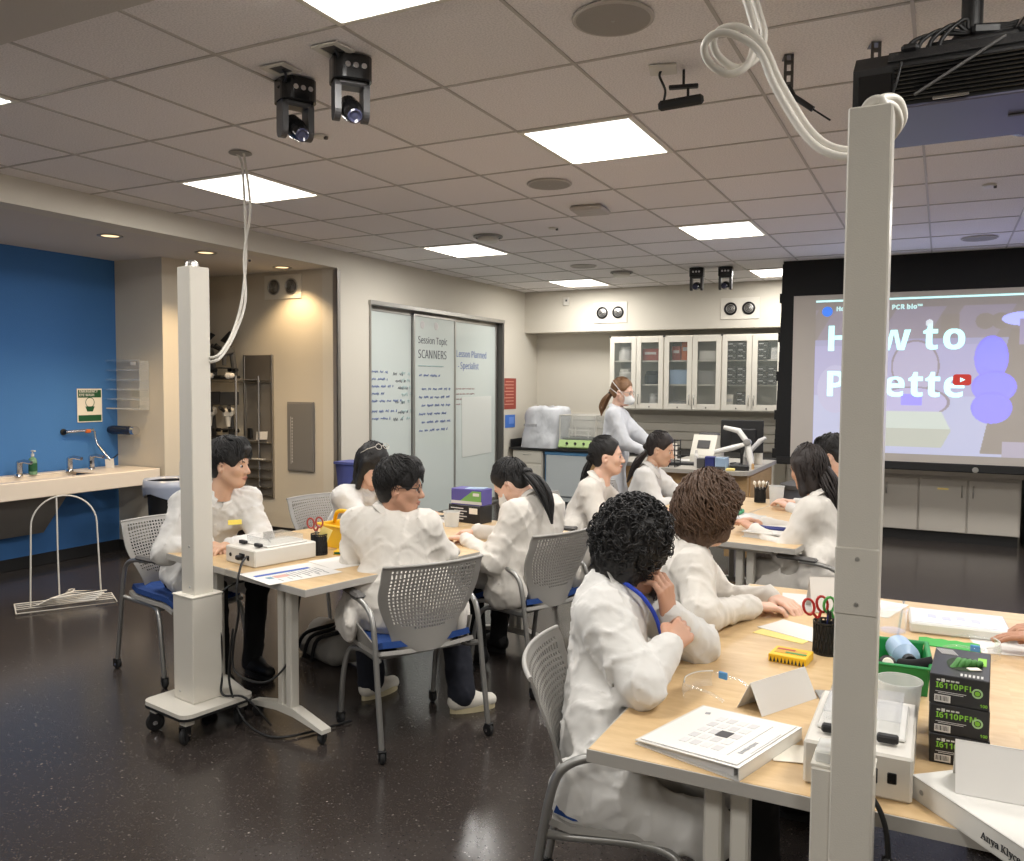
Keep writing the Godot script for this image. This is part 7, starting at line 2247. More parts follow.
# short locks combed forward over the brow
func fringe_locks(st: SurfaceTool, hx: Transform3D, n: int, g: RandomNumberGenerator) -> void:
	for k in n:
		var a := g.randf_range(-1.15, 1.15)
		var y0 := g.randf_range(0.105, 0.150)
		var len_ := g.randf_range(0.75, 1.05)
		var pts := []
		var rad := []
		var sx := sin(a)
		for i in 6:
			var t := i / 5.0 * len_
			var z := lerpf(0.02, 0.108, sin(t * 1.45)) * (0.45 + 0.55 * cos(a))
			pts.append(hx * Vector3(sx * (0.062 + 0.030 * t) + 0.010 * t * sin(k * 1.7), y0 - 0.078 * t * t + 0.012 * sin(PI * t), z))
			rad.append(0.0048 * hx.basis.x.length() * (1.0 - 0.8 * i / 5.0))
		tube(st, pts, rad, 5, false)

func curls(st: SurfaceTool, hx: Transform3D, n: int, r: Vector3, ctr: Vector3, g: RandomNumberGenerator) -> void:
	for k in n:
		var phi := g.randf_range(-PI, PI)
		var th := g.randf_range(0.0, 2.45 if cos(phi) < 0.1 else (1.75 if cos(phi) < 0.45 else 1.05))
		var dir := Vector3(sin(th) * sin(phi), cos(th), sin(th) * cos(phi))
		var p := ctr + dir * r * g.randf_range(0.90, 1.03)
		var a := dir.cross(Vector3(0.3, 1, 0.2)).normalized().rotated(dir, g.randf_range(0, TAU))
		var b := dir.cross(a)
		var pts := []
		var rad := []
		var rr := g.randf_range(0.007, 0.016)
		var turns := g.randf_range(0.9, 1.6)
		for i in 10:
			var an := TAU * turns * i / 9.0
			pts.append(hx * (p + (a * cos(an) + b * sin(an) * 0.6) * rr + dir * rr * (0.5 * sin(an) + 0.5) + Vector3(0, -0.010 * i / 9.0, 0)))
			rad.append(0.0026 * hx.basis.x.length() * (1.0 - 0.6 * i / 9.0))
		tube(st, pts, rad, 5, false)

# a hanging bundle of hair through points of the room
func bundle(st: SurfaceTool, pts: Array, r0: float, n: int, g: RandomNumberGenerator, wave: float) -> void:
	for k in n:
		var a := g.randf_range(0, TAU)
		var q := sqrt(g.randf()) * r0
		var ph := g.randf_range(0, TAU)
		var path := []
		var rad := []
		for i in pts.size():
			var t := float(i) / (pts.size() - 1)
			var sp := sin(PI * clampf(0.18 + t * 0.8, 0.0, 1.0))
			var o := Vector3(cos(a), 0.25 * sin(a * 2.0), sin(a)) * q * sp
			o += Vector3(sin(ph + t * 9.0), 0, cos(ph + t * 8.0)) * wave * t
			path.append(pts[i] + o)
			rad.append(0.0065 * (1.0 - 0.7 * t))
		tube(st, curve(path, 3), interp(rad, 3), 5, false)

func interp(r: Array, step: int) -> Array:
	var o := []
	for i in r.size() - 1:
		for s in step: o.append(lerpf(r[i], r[i + 1], float(s) / step))
	o.append(r[-1])
	return o

func make_person(p: Dictionary) -> Node3D:
	var cell: float = p.get("cell", 0.016)
	var hip: Vector3 = p.hip
	var f: Vector3 = Vector3(p.face.x, 0, p.face.y).normalized()
	var rt := f.cross(Vector3.UP)
	var hd: Vector3 = p.head
	var look: Vector3 = p.look.normalized()
	var stand: bool = p.get("stand", false)
	var sf: Vector3 = f
	if p.has("chest"): sf = Vector3(p.chest.x, 0, p.chest.y).normalized()
	var sr := sf.cross(Vector3.UP)
	var neck: Vector3 = p.get("neck", hd + Vector3(0, -0.205, 0) - sf * 0.03)
	var up := (neck - hip).normalized()
	var top := thing("person", p.label, "person", Vector3(hip.x, 0, hip.z), 0, p.get("group", "students in white lab coats"))
	var hx := aim(hd, look, Vector3.UP, S)
	var sw: float = p.get("shoulder", 0.172)
	var sh := [neck - up * 0.055 - sr * sw, neck - up * 0.055 + sr * sw]     # left, right
	var wrist: Array = p.hands
	var hint: Array = p.get("hints", [-sr * 0.6 - Vector3.UP, sr * 0.6 - Vector3.UP])
	var el := []
	for s in 2: el.append(p.elbows[s] if p.has("elbows") and p.elbows[s] != null else elbow_at(sh[s], wrist[s], 0.30, 0.265, hint[s]))
	var pel := []
	for s in 2: pel.append(hip + rt * (0.095 if s else -0.095))
	var knee := []
	var ankle := []
	for s in 2:
		var sg := 1.0 if s else -1.0
		if stand:
			knee.append(Vector3(hip.x, 0.50, hip.z) + rt * sg * 0.10 + f * 0.03)
			ankle.append(Vector3(hip.x, 0.09, hip.z) + rt * sg * 0.11)
		else:
			knee.append(p.knees[s] if p.has("knees") else hip + f * 0.44 + rt * sg * 0.14 + Vector3(0, -0.02, 0))
			ankle.append(p.ankles[s] if p.has("ankles") else Vector3(knee[s].x, 0.09, knee[s].z) + f * (-0.06 if not s else 0.05))
	# body
	var lo := hd
	var hi := hd
	for q in [hip, neck, el[0], el[1], wrist[0], wrist[1], sh[0], sh[1]]:
		lo = lo.min(q)
		hi = hi.max(q)
	var pad := Vector3.ONE * 0.2
	var B := Field.new(lo - pad, hi + pad, maxf(cell, 0.016))
	B.cap(neck - up * 0.1, hip, 0.065, 0.075, 0.04)
	B.cap(neck - up * 0.04, hd - hx.basis.y * 0.075 - hx.basis.z * 0.03, 0.060, 0.056, 0.03)
	B.cap(sh[0], sh[1], 0.045, 0.045, 0.04)
	for s in 2:
		B.cap(sh[s], el[s], 0.045, 0.036, 0.02)
		B.cap(el[s], wrist[s], 0.036, 0.027, 0.02)
	var acc := B.mesh()
	acc.add(head_t, hx)
	for s in 2:
		var hd_dir: Vector3 = p.fingers[s] if p.has("fingers") else (wrist[s] - el[s])
		var back: Vector3 = p.backs[s] if p.has("backs") else Vector3.UP
		var hxf := aim(wrist[s], hd_dir, back, 1.02)
		if s == 0: hxf = hxf * Transform3D(Basis(Vector3(-1, 0, 0), Vector3(0, 1, 0), Vector3(0, 0, 1)), Vector3.ZERO)
		acc.add(hand(p.get("curl", [0.55, 0.55])[s]), hxf)
	var skin: Material = M[p.get("skin", "skin_a")]
	var body := put(acc, "body", skin, top)
	face_parts(p, body, hx)
	# lab coat
	if not p.get("bare", false):
		var C: Field
		lo = neck
		hi = neck
		var ends := [hip, sh[0], sh[1], el[0], el[1], wrist[0], wrist[1], knee[0], knee[1], hip - Vector3(0, 0.32, 0) - f * 0.1]
		for q in ends:
			lo = lo.min(q)
			hi = hi.max(q)
		C = Field.new(lo - Vector3.ONE * 0.27, hi + Vector3.ONE * 0.27, cell)
		var wd: float = p.get("girth", 1.0)
		for s in [-1.0, 1.0]:
			C.cap(neck - up * 0.12 + sr * s * 0.080, hip + rt * s * 0.075 + up * 0.02, 0.098 * wd, 0.118 * wd, 0.05, sf, 1.12)
			C.cap(neck - up * 0.04 + sr * s * 0.05, neck - up * 0.14 + sr * s * 0.10, 0.055, 0.10, 0.05, sf, 1.1)
		C.cap(neck - up * 0.10, hip + up * 0.03, 0.112 * wd, 0.128 * wd, 0.06, sf, 1.08)
		C.cap(sh[0], sh[1], 0.066, 0.066, 0.05)
		C.cap(neck + up * 0.005, neck - up * 0.06, 0.062, 0.08, 0.05)
		for s in 2:
			C.cap(sh[s], el[s], 0.080, 0.076, 0.06)
			var w2: Vector3 = wrist[s].lerp(el[s], 0.06)
			C.cap(el[s], w2, 0.074, 0.047, 0.025)
			C.cap(wrist[s].lerp(el[s], 0.20), w2, 0.049, 0.040, 0.008)
		if stand:
			for s in 2:
				C.cap(pel[s], Vector3(pel[s].x, 0.40, pel[s].z) + rt * (0.05 if s else -0.05), 0.125, 0.15, 0.08, f, 1.15)
			C.cap(hip - f * 0.04, Vector3(hip.x, 0.42, hip.z) - f * 0.06, 0.12, 0.14, 0.08, f, 1.2)
		else:
			for s in 2:
				var kk: Vector3 = pel[s].lerp(knee[s], p.get("coat_len", 0.85))
				C.cap(pel[s], kk, 0.112, 0.088, 0.05)
				if p.get("drape", 0.0) > 0.0:
					var sd := rt * (0.175 if s else -0.175)
					var dn := Vector3(0, -p.drape * 0.5, 0)
					var pn: float = p.get("panel", 0.25)
					C.cap(pel[s] + sd - f * 0.05 + dn * 0.4, pel[s].lerp(knee[s], pn) + sd * 0.9 + dn, 0.10, 0.09, 0.07, rt, 2.4)
					C.cap(pel[s] + sd * 0.45 + up * 0.12, pel[s] + sd * 0.9 + f * 0.05 + dn * 0.3, 0.10, 0.09, 0.06)
		C.folds(folds, 0.009, up * 1.0 + sr * 0.25, 1.2, 5.5)
		C.folds(crease, 0.010, up * 0.8 - sr * 0.5 + sf * 0.3, 1.3, 5.2, true)
		C.folds(folds, 0.008, up * 0.6 + sr * 0.8 - sf * 0.3, 1.6, 6.5, true)
		C.folds(crease, 0.005, up * 0.2 + sr * 0.6 + sf * 0.8, 2.5, 11.0, true)
		# neck opening
		C.cap(neck + up * 0.02, neck + up * 0.16, 0.052, 0.06, 0.01, Vector3.ZERO, 1.0, true)
		if stand: C.above(0.42)
		var coat := put(C.mesh(), "lab_coat", M[p.get("coat", "coat")], top)
		collar_of(coat, neck, hx, sf, sr, up, M[p.get("coat", "coat")])
		if p.get("front", false):
			var st := mb()
			for k in 4:
				var b0 := neck.lerp(hip, 0.16 + 0.2 * k) + sf * (0.112 + 0.012 * k)
				lathe(st, aim(b0, Vector3.UP, sf, 1.0) * X(Vector3.ZERO, Vector3(0, 0, 0)), [Vector2(0.008, 0), Vector2(0.008, 0.004), Vector2(0, 0.005)], 10)
			part(st, "button", M.white_plastic, coat)
	# trousers and shoes
	if p.get("legs", true):
		lo = hip
		hi = hip
		for q in [knee[0], knee[1], ankle[0], ankle[1]]:
			lo = lo.min(q)
			hi = hi.max(q)
		var L := Field.new(lo - Vector3.ONE * 0.14, hi + Vector3.ONE * 0.14, maxf(cell, 0.016))
		L.cap(pel[0], pel[1], 0.10, 0.10, 0.03)
		for s in 2:
			L.cap(pel[s], knee[s], 0.088, 0.068, 0.03)
			L.cap(knee[s], ankle[s], 0.068, p.get("cuff", 0.058), 0.02)
		L.folds(crease, 0.010, Vector3(0.3, 1, 0.2), 2.5, 8.0, true)
		put(L.mesh(), "trousers", M[p.get("trousers", "trousers_black")], top)
		for s in 2:
			var toe: Vector3 = p.toes[s] if p.has("toes") else f
			shoe(top, ankle[s], toe, M[p.get("shoe", "black")])
	hair_of(p, top, hx)
	return top

func collar_of(coat: Node3D, neck: Vector3, hx: Transform3D, sf: Vector3, sr: Vector3, up: Vector3, m: Material) -> void:
	var rows := []
	var ax := (hx.origin - hx.basis.y * 0.1 - neck).normalized().lerp(up, 0.4).normalized()
	var fw := (sf - ax * sf.dot(ax)).normalized()
	var ri := fw.cross(ax)
	for i in 5:
		var row := []
		for j in 21:
			var a := lerpf(0.22, TAU - 0.22, j / 20.0)
			var dir := fw * cos(a) + ri * sin(a)
			var rr: float = [0.076, 0.071, 0.073, 0.086, 0.097][i]
			var hh: float = [-0.005, 0.030, 0.040, 0.024, 0.002][i]
			var fr := cos(a) * 0.5 + 0.5
			row.append(neck + dir * (rr + 0.006 * fr) + ax * (hh - 0.030 * fr * fr - (0.012 * fr if i == 4 else 0.0)) + fw * 0.008)
		rows.append(row)
	part(sheet(mb(), rows, 0.004), "collar", m, coat)

func shoe(top: Node3D, ank: Vector3, toe: Vector3, m: Material) -> void:
	var d := Vector3(toe.x, 0, toe.z).normalized()
	var b := Vector3(ank.x, 0, ank.z)
	var F := Field.new(b + Vector3(-0.26, -0.02, -0.26), b + Vector3(0.26, 0.16, 0.26), 0.012)
	F.cap(b - d * 0.03 + Vector3(0, 0.06, 0), b + d * 0.16 + Vector3(0, 0.042, 0), 0.048, 0.038, 0.02)
	F.cap(b + Vector3(0, 0.11, 0) - d * 0.01, b + d * 0.05 + Vector3(0, 0.065, 0), 0.044, 0.045, 0.03)
	F.above(0.022)
	var o := put(F.mesh(), "shoe", m, top)
	var st := mb()
	var poly := []
	for k in 20:
		var a := TAU * k / 20.0
		poly.append(Vector2(cos(a) * 0.128 + 0.062, sin(a) * (0.044 + 0.006 * cos(a))))
	prism(st, Transform3D(Basis(d, d.cross(Vector3.UP) * -1.0, Vector3.UP), b + Vector3(0, 0.016, 0)), poly, 0.03)
	part(st, "sole", M.shoe_sole if m == M.shoe_white else M.rubber, o)

func face_parts(p: Dictionary, body: Node3D, hx: Transform3D) -> void:
	if p.get("faceless", false): return
	for s in [-1.0, 1.0]:
		var ex := hx * X(Vector3(s * 0.034, 0.002, 0.0785))
		var e := part(lathe(mb(), ex, ball(0.0115), 12, true), "eye", M.eye_white, body)
		part(lathe(mb(), ex * X(Vector3(0, 0, 0.0105), Vector3(90, 0, 0)), [Vector2(0.0082, -0.0015), Vector2(0.006, 0.0012), Vector2(0, 0.002)], 10), "iris", M.eye_iris, e)
		part(tube(mb(), [hx * Vector3(s * 0.018, 0.023, 0.093), hx * Vector3(s * 0.034, 0.028, 0.090), hx * Vector3(s * 0.050, 0.022, 0.079)], [0.004, 0.0042, 0.002], 6), "eyebrow", M[p.get("brow", "hair_black")], body)
	if not p.get("masked", false):
		var st := mb()
		tube(st, [hx * Vector3(-0.022, -0.066, 0.087), hx * Vector3(-0.008, -0.061, 0.0965), hx * Vector3(0.008, -0.061, 0.0965), hx * Vector3(0.022, -0.066, 0.087)], [0.002, 0.005, 0.005, 0.002], 6)
		tube(st, [hx * Vector3(-0.020, -0.067, 0.087), hx * Vector3(0, -0.072, 0.0945), hx * Vector3(0.020, -0.067, 0.087)], [0.002, 0.0055, 0.002], 6)
		part(st, "lips", M.lip, body)

func ball(r: float) -> Array:
	var o := []
	for i in 9: o.append(Vector2(r * sin(PI * i / 8.0), -r * cos(PI * i / 8.0)))
	return o

func hair_of(p: Dictionary, top: Node3D, hx: Transform3D) -> void:
	var style: String = p.get("hair", "short")
	var m: Material = M[p.get("hair_mat", "hair_black")]
	var g := RandomNumberGenerator.new()
	g.seed = hash(p.label)
	var e: float = {"short": 0.014, "curly": 0.030, "shaggy": 0.026, "tail": 0.008, "long": 0.013}[style]
	var fine: float = p.get("hair_cell", 0.009)
	var F := Field.new(Vector3(-0.17, -0.24, -0.20), Vector3(0.17, 0.20, 0.17), fine)
	F.ell(Vector3(0, 0.042, -0.014), Vector3(0.078 + e, 0.098 + e, 0.100 + e), 0.02)
	if style == "short":
		F.ell(Vector3(0, -0.015, -0.055), Vector3(0.066 + e * 0.5, 0.075, 0.050 + e), 0.03)
		F.ell(Vector3(0, 0.095, 0.055), Vector3(0.062, 0.035, 0.055), 0.03)
	elif style == "curly":
		F.ell(Vector3(0, 0.075, 0.0), Vector3(0.105, 0.085, 0.115), 0.03)
		F.ell(Vector3(0, -0.02, -0.055), Vector3(0.094, 0.092, 0.078), 0.03)
	elif style == "shaggy":
		F.ell(Vector3(0, -0.05, -0.04), Vector3(0.098, 0.105, 0.085), 0.04)
		for s in [-1.0, 1.0]: F.cap(Vector3(s * 0.085, 0.02, 0.02), Vector3(s * 0.082, -0.085, 0.02), 0.03, 0.022, 0.03)
		F.cap(Vector3(-0.05, 0.09, 0.085), Vector3(0.05, 0.09, 0.085), 0.03, 0.03, 0.03)
	elif style == "long":
		F.ell(Vector3(0, -0.06, -0.06), Vector3(0.085, 0.12, 0.05), 0.04)
		for s in [-1.0, 1.0]: F.cap(Vector3(s * 0.078, 0.04, 0.0), Vector3(s * 0.082, -0.14, -0.01), 0.024, 0.02, 0.03)
	elif style == "tail":
		F.ell(Vector3(0, -0.02, -0.05), Vector3(0.068, 0.06, 0.05), 0.03)
		F.cap(Vector3(0, 0.0, -0.10), Vector3(0, -0.005, -0.125), 0.032, 0.024, 0.03)
	# the face stays free
	var cut: float = p.get("fringe", 0.055)
	F.ell(Vector3(0, cut - 0.115, 0.105), Vector3(0.094 if style in ["tail", "short"] else 0.076, 0.112, 0.085), 0.015, true)
	if style in ["short", "tail"]:
		for s in [-1.0, 1.0]: F.ell(Vector3(s * 0.088, -0.035, 0.012), Vector3(0.03, 0.055, 0.045), 0.012, true)
	F.rough(fuzz, {"short": 0.007, "curly": 0.016, "shaggy": 0.012, "tail": 0.003, "long": 0.005}[style], Vector3(1, 0.45, 1) if style != "curly" else Vector3.ONE * 1.3)
	var acc := Acc.new()
	acc.add(F.mesh(), hx)
	var o := put(acc, "hair", m, top)
	var n: int = p.get("locks", 90)
	var st := mb()
	match style:
		"short":
			fringe_locks(st, hx, n / 2, g)
			locks(st, hx, n, Vector3(0.093, 0.113, 0.116), Vector3(0, 0.040, -0.014), 1.95, 1.0, 0.0042, g, 1.22)
		"curly": curls(st, hx, n, Vector3(0.122, 0.135, 0.138), Vector3(0, 0.05, -0.012), g)
		"shaggy": locks(st, hx, n, Vector3(0.112, 0.150, 0.130), Vector3(0, 0.008, -0.012), 2.35, 2.4, 0.0048, g, 1.35)
		"tail": locks(st, hx, n, Vector3(0.087, 0.107, 0.110), Vector3(0, 0.042, -0.015), 1.8, 0.3, 0.004, g, 1.0, Vector2(0, -0.9))
		"long": locks(st, hx, n, Vector3(0.092, 0.150, 0.115), Vector3(0, 0.0, -0.016), 2.3, 0.7, 0.0065, g, 1.0)
	part(st, "locks", m, o)
	if p.has("tail"):
		st = mb()
		bundle(st, p.tail, p.get("tail_r", 0.03), p.get("tail_n", 40), g, p.get("tail_wave", 0.004))
		part(st, "ponytail" if style == "tail" else "long_hair", m, o)
		if style == "tail":
			var d0: Vector3 = (p.tail[1] - p.tail[0]).normalized()
			part(tube(mb(), [p.tail[0] - d0 * 0.004, p.tail[0] + d0 * 0.014], 0.026, 10), "hair_tie", M.black, o)

func worn(st: SurfaceTool, called: String, m: Material, body: Node3D) -> MeshInstance3D:
	return part(st, called, m, body)

func spectacles(person: Node3D, hx: Transform3D, m: Material, lens: Material, on_head := false) -> void:
	var body: Node3D = person.get_node("body")
	var y := 0.006
	var z := 0.098
	var x := hx
	if on_head: x = hx * X(Vector3(0, 0.085, -0.03), Vector3(-38, 0, 0))
	var st := mb()
	for s in [-1.0, 1.0]:
		var ring := []
		for k in 13:
			var a := TAU * k / 12.0
			ring.append(x * Vector3(s * 0.034 + cos(a) * 0.026, y + sin(a) * 0.018, z - 0.004 * absf(cos(a))))
		tube(st, ring, 0.0022, 5, false)
		tube(st, [x * Vector3(s * 0.060, y + 0.004, z - 0.006), x * Vector3(s * 0.079, y + 0.006, 0.04), x * Vector3(s * 0.083, y, -0.02), x * Vector3(s * 0.080, y - 0.018, -0.035)], 0.0026, 5)
	tube(st, [x * Vector3(-0.009, y + 0.004, z), x * Vector3(0.009, y + 0.004, z)], 0.002, 5)
	worn(st, "glasses", m, body)

func face_mask(person: Node3D, hx: Transform3D, m: Material, dy := 0.0) -> void:
	var rows := []
	for i in 7:
		var row := []
		var v := i / 6.0
		for j in 11:
			var a := lerpf(-1.25, 1.25, j / 10.0)
			var y := lerpf(-0.105, -0.012, v)
			var bulge := 0.018 * sin(PI * v) * maxf(0.0, cos(a))
			row.append(hx * Vector3(sin(a) * (0.064 + 0.008 * v), y + dy + 0.012 * absf(sin(a)) * (0.5 - v), 0.022 + cos(a) * (0.066 + 0.024 * sin(PI * (0.25 + 0.6 * v))) + bulge))
		rows.append(row)
	worn(sheet(mb(), rows, 0.003), "face_mask", m, person.get_node("body"))

func build_people() -> void:
	make_head_template()
	folds.seed = 3
	folds.frequency = 1.0
	folds.fractal_type = FastNoiseLite.FRACTAL_NONE
	crease.seed = 17
	crease.frequency = 1.0
	crease.fractal_type = FastNoiseLite.FRACTAL_NONE
	fuzz.seed = 5
	fuzz.frequency = 28.0
	fuzz.fractal_octaves = 3
	var V := func(a: float, b: float, c: float) -> Vector3: return Vector3(a, b, c)
	# behind the far column
	var p := {"label": "person in lab coat with a yellow chest sticker, seated behind the far column", "hip": Vector3(-3.99, 0.58, -3.60), "face": Vector2(0.97, 0.20), "chest": Vector2(0.85, 0.52), "neck": Vector3(-3.745, 1.075, -3.575),
		"head": Vector3(-3.67, 1.245, -3.58), "look": Vector3(0.93, -0.06, -0.30), "hands": [Vector3(-3.53, 0.815, -3.42), Vector3(-3.62, 0.815, -3.38)], "fingers": [Vector3(0.0, -0.05, 1), Vector3(1, -0.05, 0.1)], "hints": [Vector3(0.6, -1.0, -0.6), Vector3(-0.5, -1, 0.8)], "curl": [0.7, 0.7],
		"skin": "skin_a", "hair": "short", "hair_mat": "hair_black", "fringe": 0.05, "cell": 0.012, "locks": 400, "front": true, "trousers": "trousers_black"}
	var n := make_person(p)
	part(box(mb(), aim(Vector3(-3.555, 0.93, -3.50), Vector3(0.75, 0.25, 0.6), Vector3.UP), Vector3(0.075, 0.028, 0.004), 0.001), "sticker", flat("sticker_yellow", Color8(238, 216, 96), 0.7), n.get_node("lab_coat"))
	# before the glass boards
	p = {"label": "person in lab coat, glasses pushed up on the head, before the glass boards", "hip": Vector3(-3.82, 0.58, -4.78), "face": Vector2(0.97, 0.20), "neck": Vector3(-3.53, 1.0, -4.70),
		"head": Vector3(-3.45, 1.16, -4.66), "look": Vector3(0.86, -0.28, 0.12), "hands": [Vector3(-3.15, 0.815, -4.85), Vector3(-3.15, 0.815, -4.60)], "curl": [0.6, 0.6], "skin": "skin_c", "hair": "long", "cell": 0.018, "locks": 110,
		"tail": [Vector3(-3.50, 1.195, -4.70), Vector3(-3.55, 1.08, -4.66), Vector3(-3.60, 0.97, -4.63), Vector3(-3.63, 0.88, -4.62)], "tail_r": 0.055, "tail_n": 46, "legs": true, "coat": "coat"}
	n = make_person(p)
	spectacles(n, aim(p.head, p.look.normalized(), Vector3.UP, S), M.white_plastic, M.clear, true)
	# aisle chair
	p = {"label": "person in lab coat and glasses seated back-on in the aisle chair", "hip": Vector3(-2.37, 0.58, -3.46), "face": Vector2(-0.62, -0.78), "chest": Vector2(-0.20, -0.98), "neck": Vector3(-2.54, 1.045, -3.57),
		"head": Vector3(-2.475, 1.185, -3.58), "look": Vector3(0.90, -0.08, -0.42), "hands": [Vector3(-2.70, 0.815, -3.76), Vector3(-2.56, 0.83, -3.92)], "elbows": [null, Vector3(-2.29, 0.83, -3.70)], "hints": [Vector3(-0.3, -1, 0.6), Vector3(1, -1, 0)], "curl": [0.6, 0.8],
		"knees": [Vector3(-2.74, 0.55, -3.62), Vector3(-2.33, 0.53, -3.86)], "ankles": [Vector3(-2.74, 0.10, -3.68), Vector3(-2.20, 0.10, -3.74)], "toes": [Vector3(0.2, 0, -1), Vector3(0.62, 0, -0.78)], "trousers": "trousers_navy", "shoe": "shoe_white", "cuff": 0.075,
		"skin": "skin_b", "hair": "short", "fringe": 0.06, "cell": 0.0105, "locks": 420, "girth": 1.10, "shoulder": 0.185, "drape": 0.14, "coat": "coat_warm"}
	n = make_person(p)
	spectacles(n, aim(p.head, p.look.normalized(), Vector3.UP, S), M.black, M.clear)
	# bending over the far table
	p = {"label": "person in lab coat and white face mask bending over the far table", "hip": Vector3(-2.08, 0.58, -4.44), "face": Vector2(-0.95, -0.30), "neck": Vector3(-2.12, 1.035, -4.41),
		"head": Vector3(-2.27, 1.125, -4.44), "look": Vector3(-0.74, -0.62, 0.10), "hands": [Vector3(-2.47, 0.82, -4.23), Vector3(-2.52, 0.82, -4.45)], "fingers": [Vector3(-1, -0.1, -0.1), Vector3(-1, -0.1, 0.2)], "hints": [Vector3(0.4, -1, 0.6), Vector3(0.4, -1, -0.6)], "curl": [0.8, 0.8],
		"skin": "skin_c", "hair": "tail", "fringe": 0.085, "masked": true, "cell": 0.012, "locks": 220, "coat": "coat_warm", "trousers": "trousers_black", "drape": 0.12, "shoe": "black",
		"tail": [Vector3(-2.165, 1.20, -4.425), Vector3(-2.10, 1.185, -4.385), Vector3(-2.03, 1.125, -4.36), Vector3(-1.985, 1.04, -4.345), Vector3(-1.955, 0.93, -4.33)], "tail_r": 0.050, "tail_n": 110, "shoulder": 0.155}
	n = make_person(p)
	face_mask(n, aim(p.head, p.look.normalized(), Vector3.UP, S), M.mask_white)
	# standing
	p = {"label": "standing person in long lab coat and white face mask near the wall cabinets", "stand": true, "hip": Vector3(-3.03, 0.98, -8.28), "face": Vector2(0.93, -0.20), "neck": Vector3(-3.02, 1.47, -8.29),
		"head": Vector3(-2.955, 1.645, -8.30), "look": Vector3(0.97, -0.14, 0.05), "hands": [Vector3(-2.62, 1.06, -8.45), Vector3(-2.62, 1.04, -8.12)], "hints": [Vector3(-0.6, -1, -0.4), Vector3(-0.6, -1, 0.4)], "skin": "skin_c", "hair": "tail", "fringe": 0.085, "hair_mat": "hair_light", "brow": "hair_brown", "masked": true, "cell": 0.02, "locks": 80, "coat": "coat_cool", "trousers": "trousers_grey", "hair_cell": 0.012, "girth": 1.2,
		"tail": [Vector3(-3.085, 1.64, -8.30), Vector3(-3.14, 1.58, -8.30), Vector3(-3.18, 1.49, -8.30), Vector3(-3.19, 1.40, -8.30)], "tail_r": 0.045, "tail_n": 36, "tail_wave": 0.01}
	n = make_person(p)
	var hx := aim(p.head, p.look.normalized(), Vector3.UP, S)
	face_mask(n, hx, M.mask_white)
	var st := mb()
	for s in [-1.0, 1.0]:
		st = mb()
		tube(st, [hx * Vector3(s * 0.062, -0.03, 0.05), hx * Vector3(s * 0.094, 0.06, -0.04), hx * Vector3(s * 0.05, 0.10, -0.11)], 0.004, 5)
		tube(st, [hx * Vector3(s * 0.062, -0.05, 0.04), hx * Vector3(s * 0.092, 0.0, -0.04), hx * Vector3(s * 0.05, 0.03, -0.12)], 0.004, 5)
		worn(st, "mask_strap", M.mask_white, n.get_node("body"))
	spectacles(n, hx, M.grey_plastic, M.clear)
	# two before the bench
	p = {"label": "upright seated person in lab coat, in profile before the standing person", "hip": Vector3(-2.40, 0.58, -5.68), "face": Vector2(0.97, -0.20), "neck": Vector3(-2.22, 1.03, -5.69),
		"head": Vector3(-2.15, 1.20, -5.73), "look": Vector3(0.96, 0.04, -0.27), "hands": [Vector3(-1.85, 0.815, -5.85), Vector3(-1.90, 0.815, -5.62)], "skin": "skin_c", "hair": "tail", "fringe": 0.088, "cell": 0.018, "locks": 100, "coat": "coat_warm", "hair_cell": 0.011, "drape": 0.15, "shoulder": 0.16,
		"tail": [Vector3(-2.25, 1.205, -5.72), Vector3(-2.30, 1.12, -5.70), Vector3(-2.335, 0.98, -5.69), Vector3(-2.35, 0.82, -5.68)], "tail_r": 0.03, "tail_n": 40}
	make_person(p)
	p = {"label": "seated person in lab coat looking down, before the wood fronted bench", "hip": Vector3(-2.28, 0.58, -6.68), "face": Vector2(0.97, -0.15), "neck": Vector3(-2.16, 1.015, -6.78),
		"head": Vector3(-2.09, 1.18, -6.83), "look": Vector3(0.92, -0.22, -0.04), "hands": [Vector3(-1.72, 0.815, -6.85), Vector3(-1.78, 0.815, -6.60)], "skin": "skin_a", "hair": "tail", "fringe": 0.085, "hair_mat": "hair_dark", "cell": 0.019, "locks": 90, "coat": "coat", "hair_cell": 0.011, "shoulder": 0.165, "front": true,
		"tail": [Vector3(-2.20, 1.17, -6.80), Vector3(-2.26, 1.10, -6.78), Vector3(-2.31, 1.0, -6.76), Vector3(-2.35, 0.90, -6.74)], "tail_r": 0.035, "tail_n": 40}
	make_person(p)
	# beyond the near column
	p = {"label": "person in lab coat leaning over a binder, back turned, beside the near column", "hip": Vector3(-0.55, 0.58, -5.41), "face": Vector2(-0.96, -0.20), "neck": Vector3(-0.655, 1.03, -5.47),
		"head": Vector3(-0.735, 1.20, -5.52), "look": Vector3(-0.80, -0.22, -0.55), "hands": [Vector3(-1.03, 0.82, -5.36), Vector3(-1.02, 0.82, -5.62)], "hints": [Vector3(0.4, -1, 0.6), Vector3(0.4, -1, -0.6)], "skin": "skin_b", "hair": "long", "hair_mat": "hair_dark", "cell": 0.017, "locks": 140, "coat": "coat_warm", "trousers": "trousers_grey", "drape": 0.16, "panel": 0.7, "coat_len": 0.95,
		"tail": [Vector3(-0.665, 1.25, -5.50), Vector3(-0.60, 1.15, -5.44), Vector3(-0.555, 1.05, -5.41), Vector3(-0.535, 0.95, -5.40)], "tail_r": 0.065, "tail_n": 80, "tail_wave": 0.014}
	make_person(p)
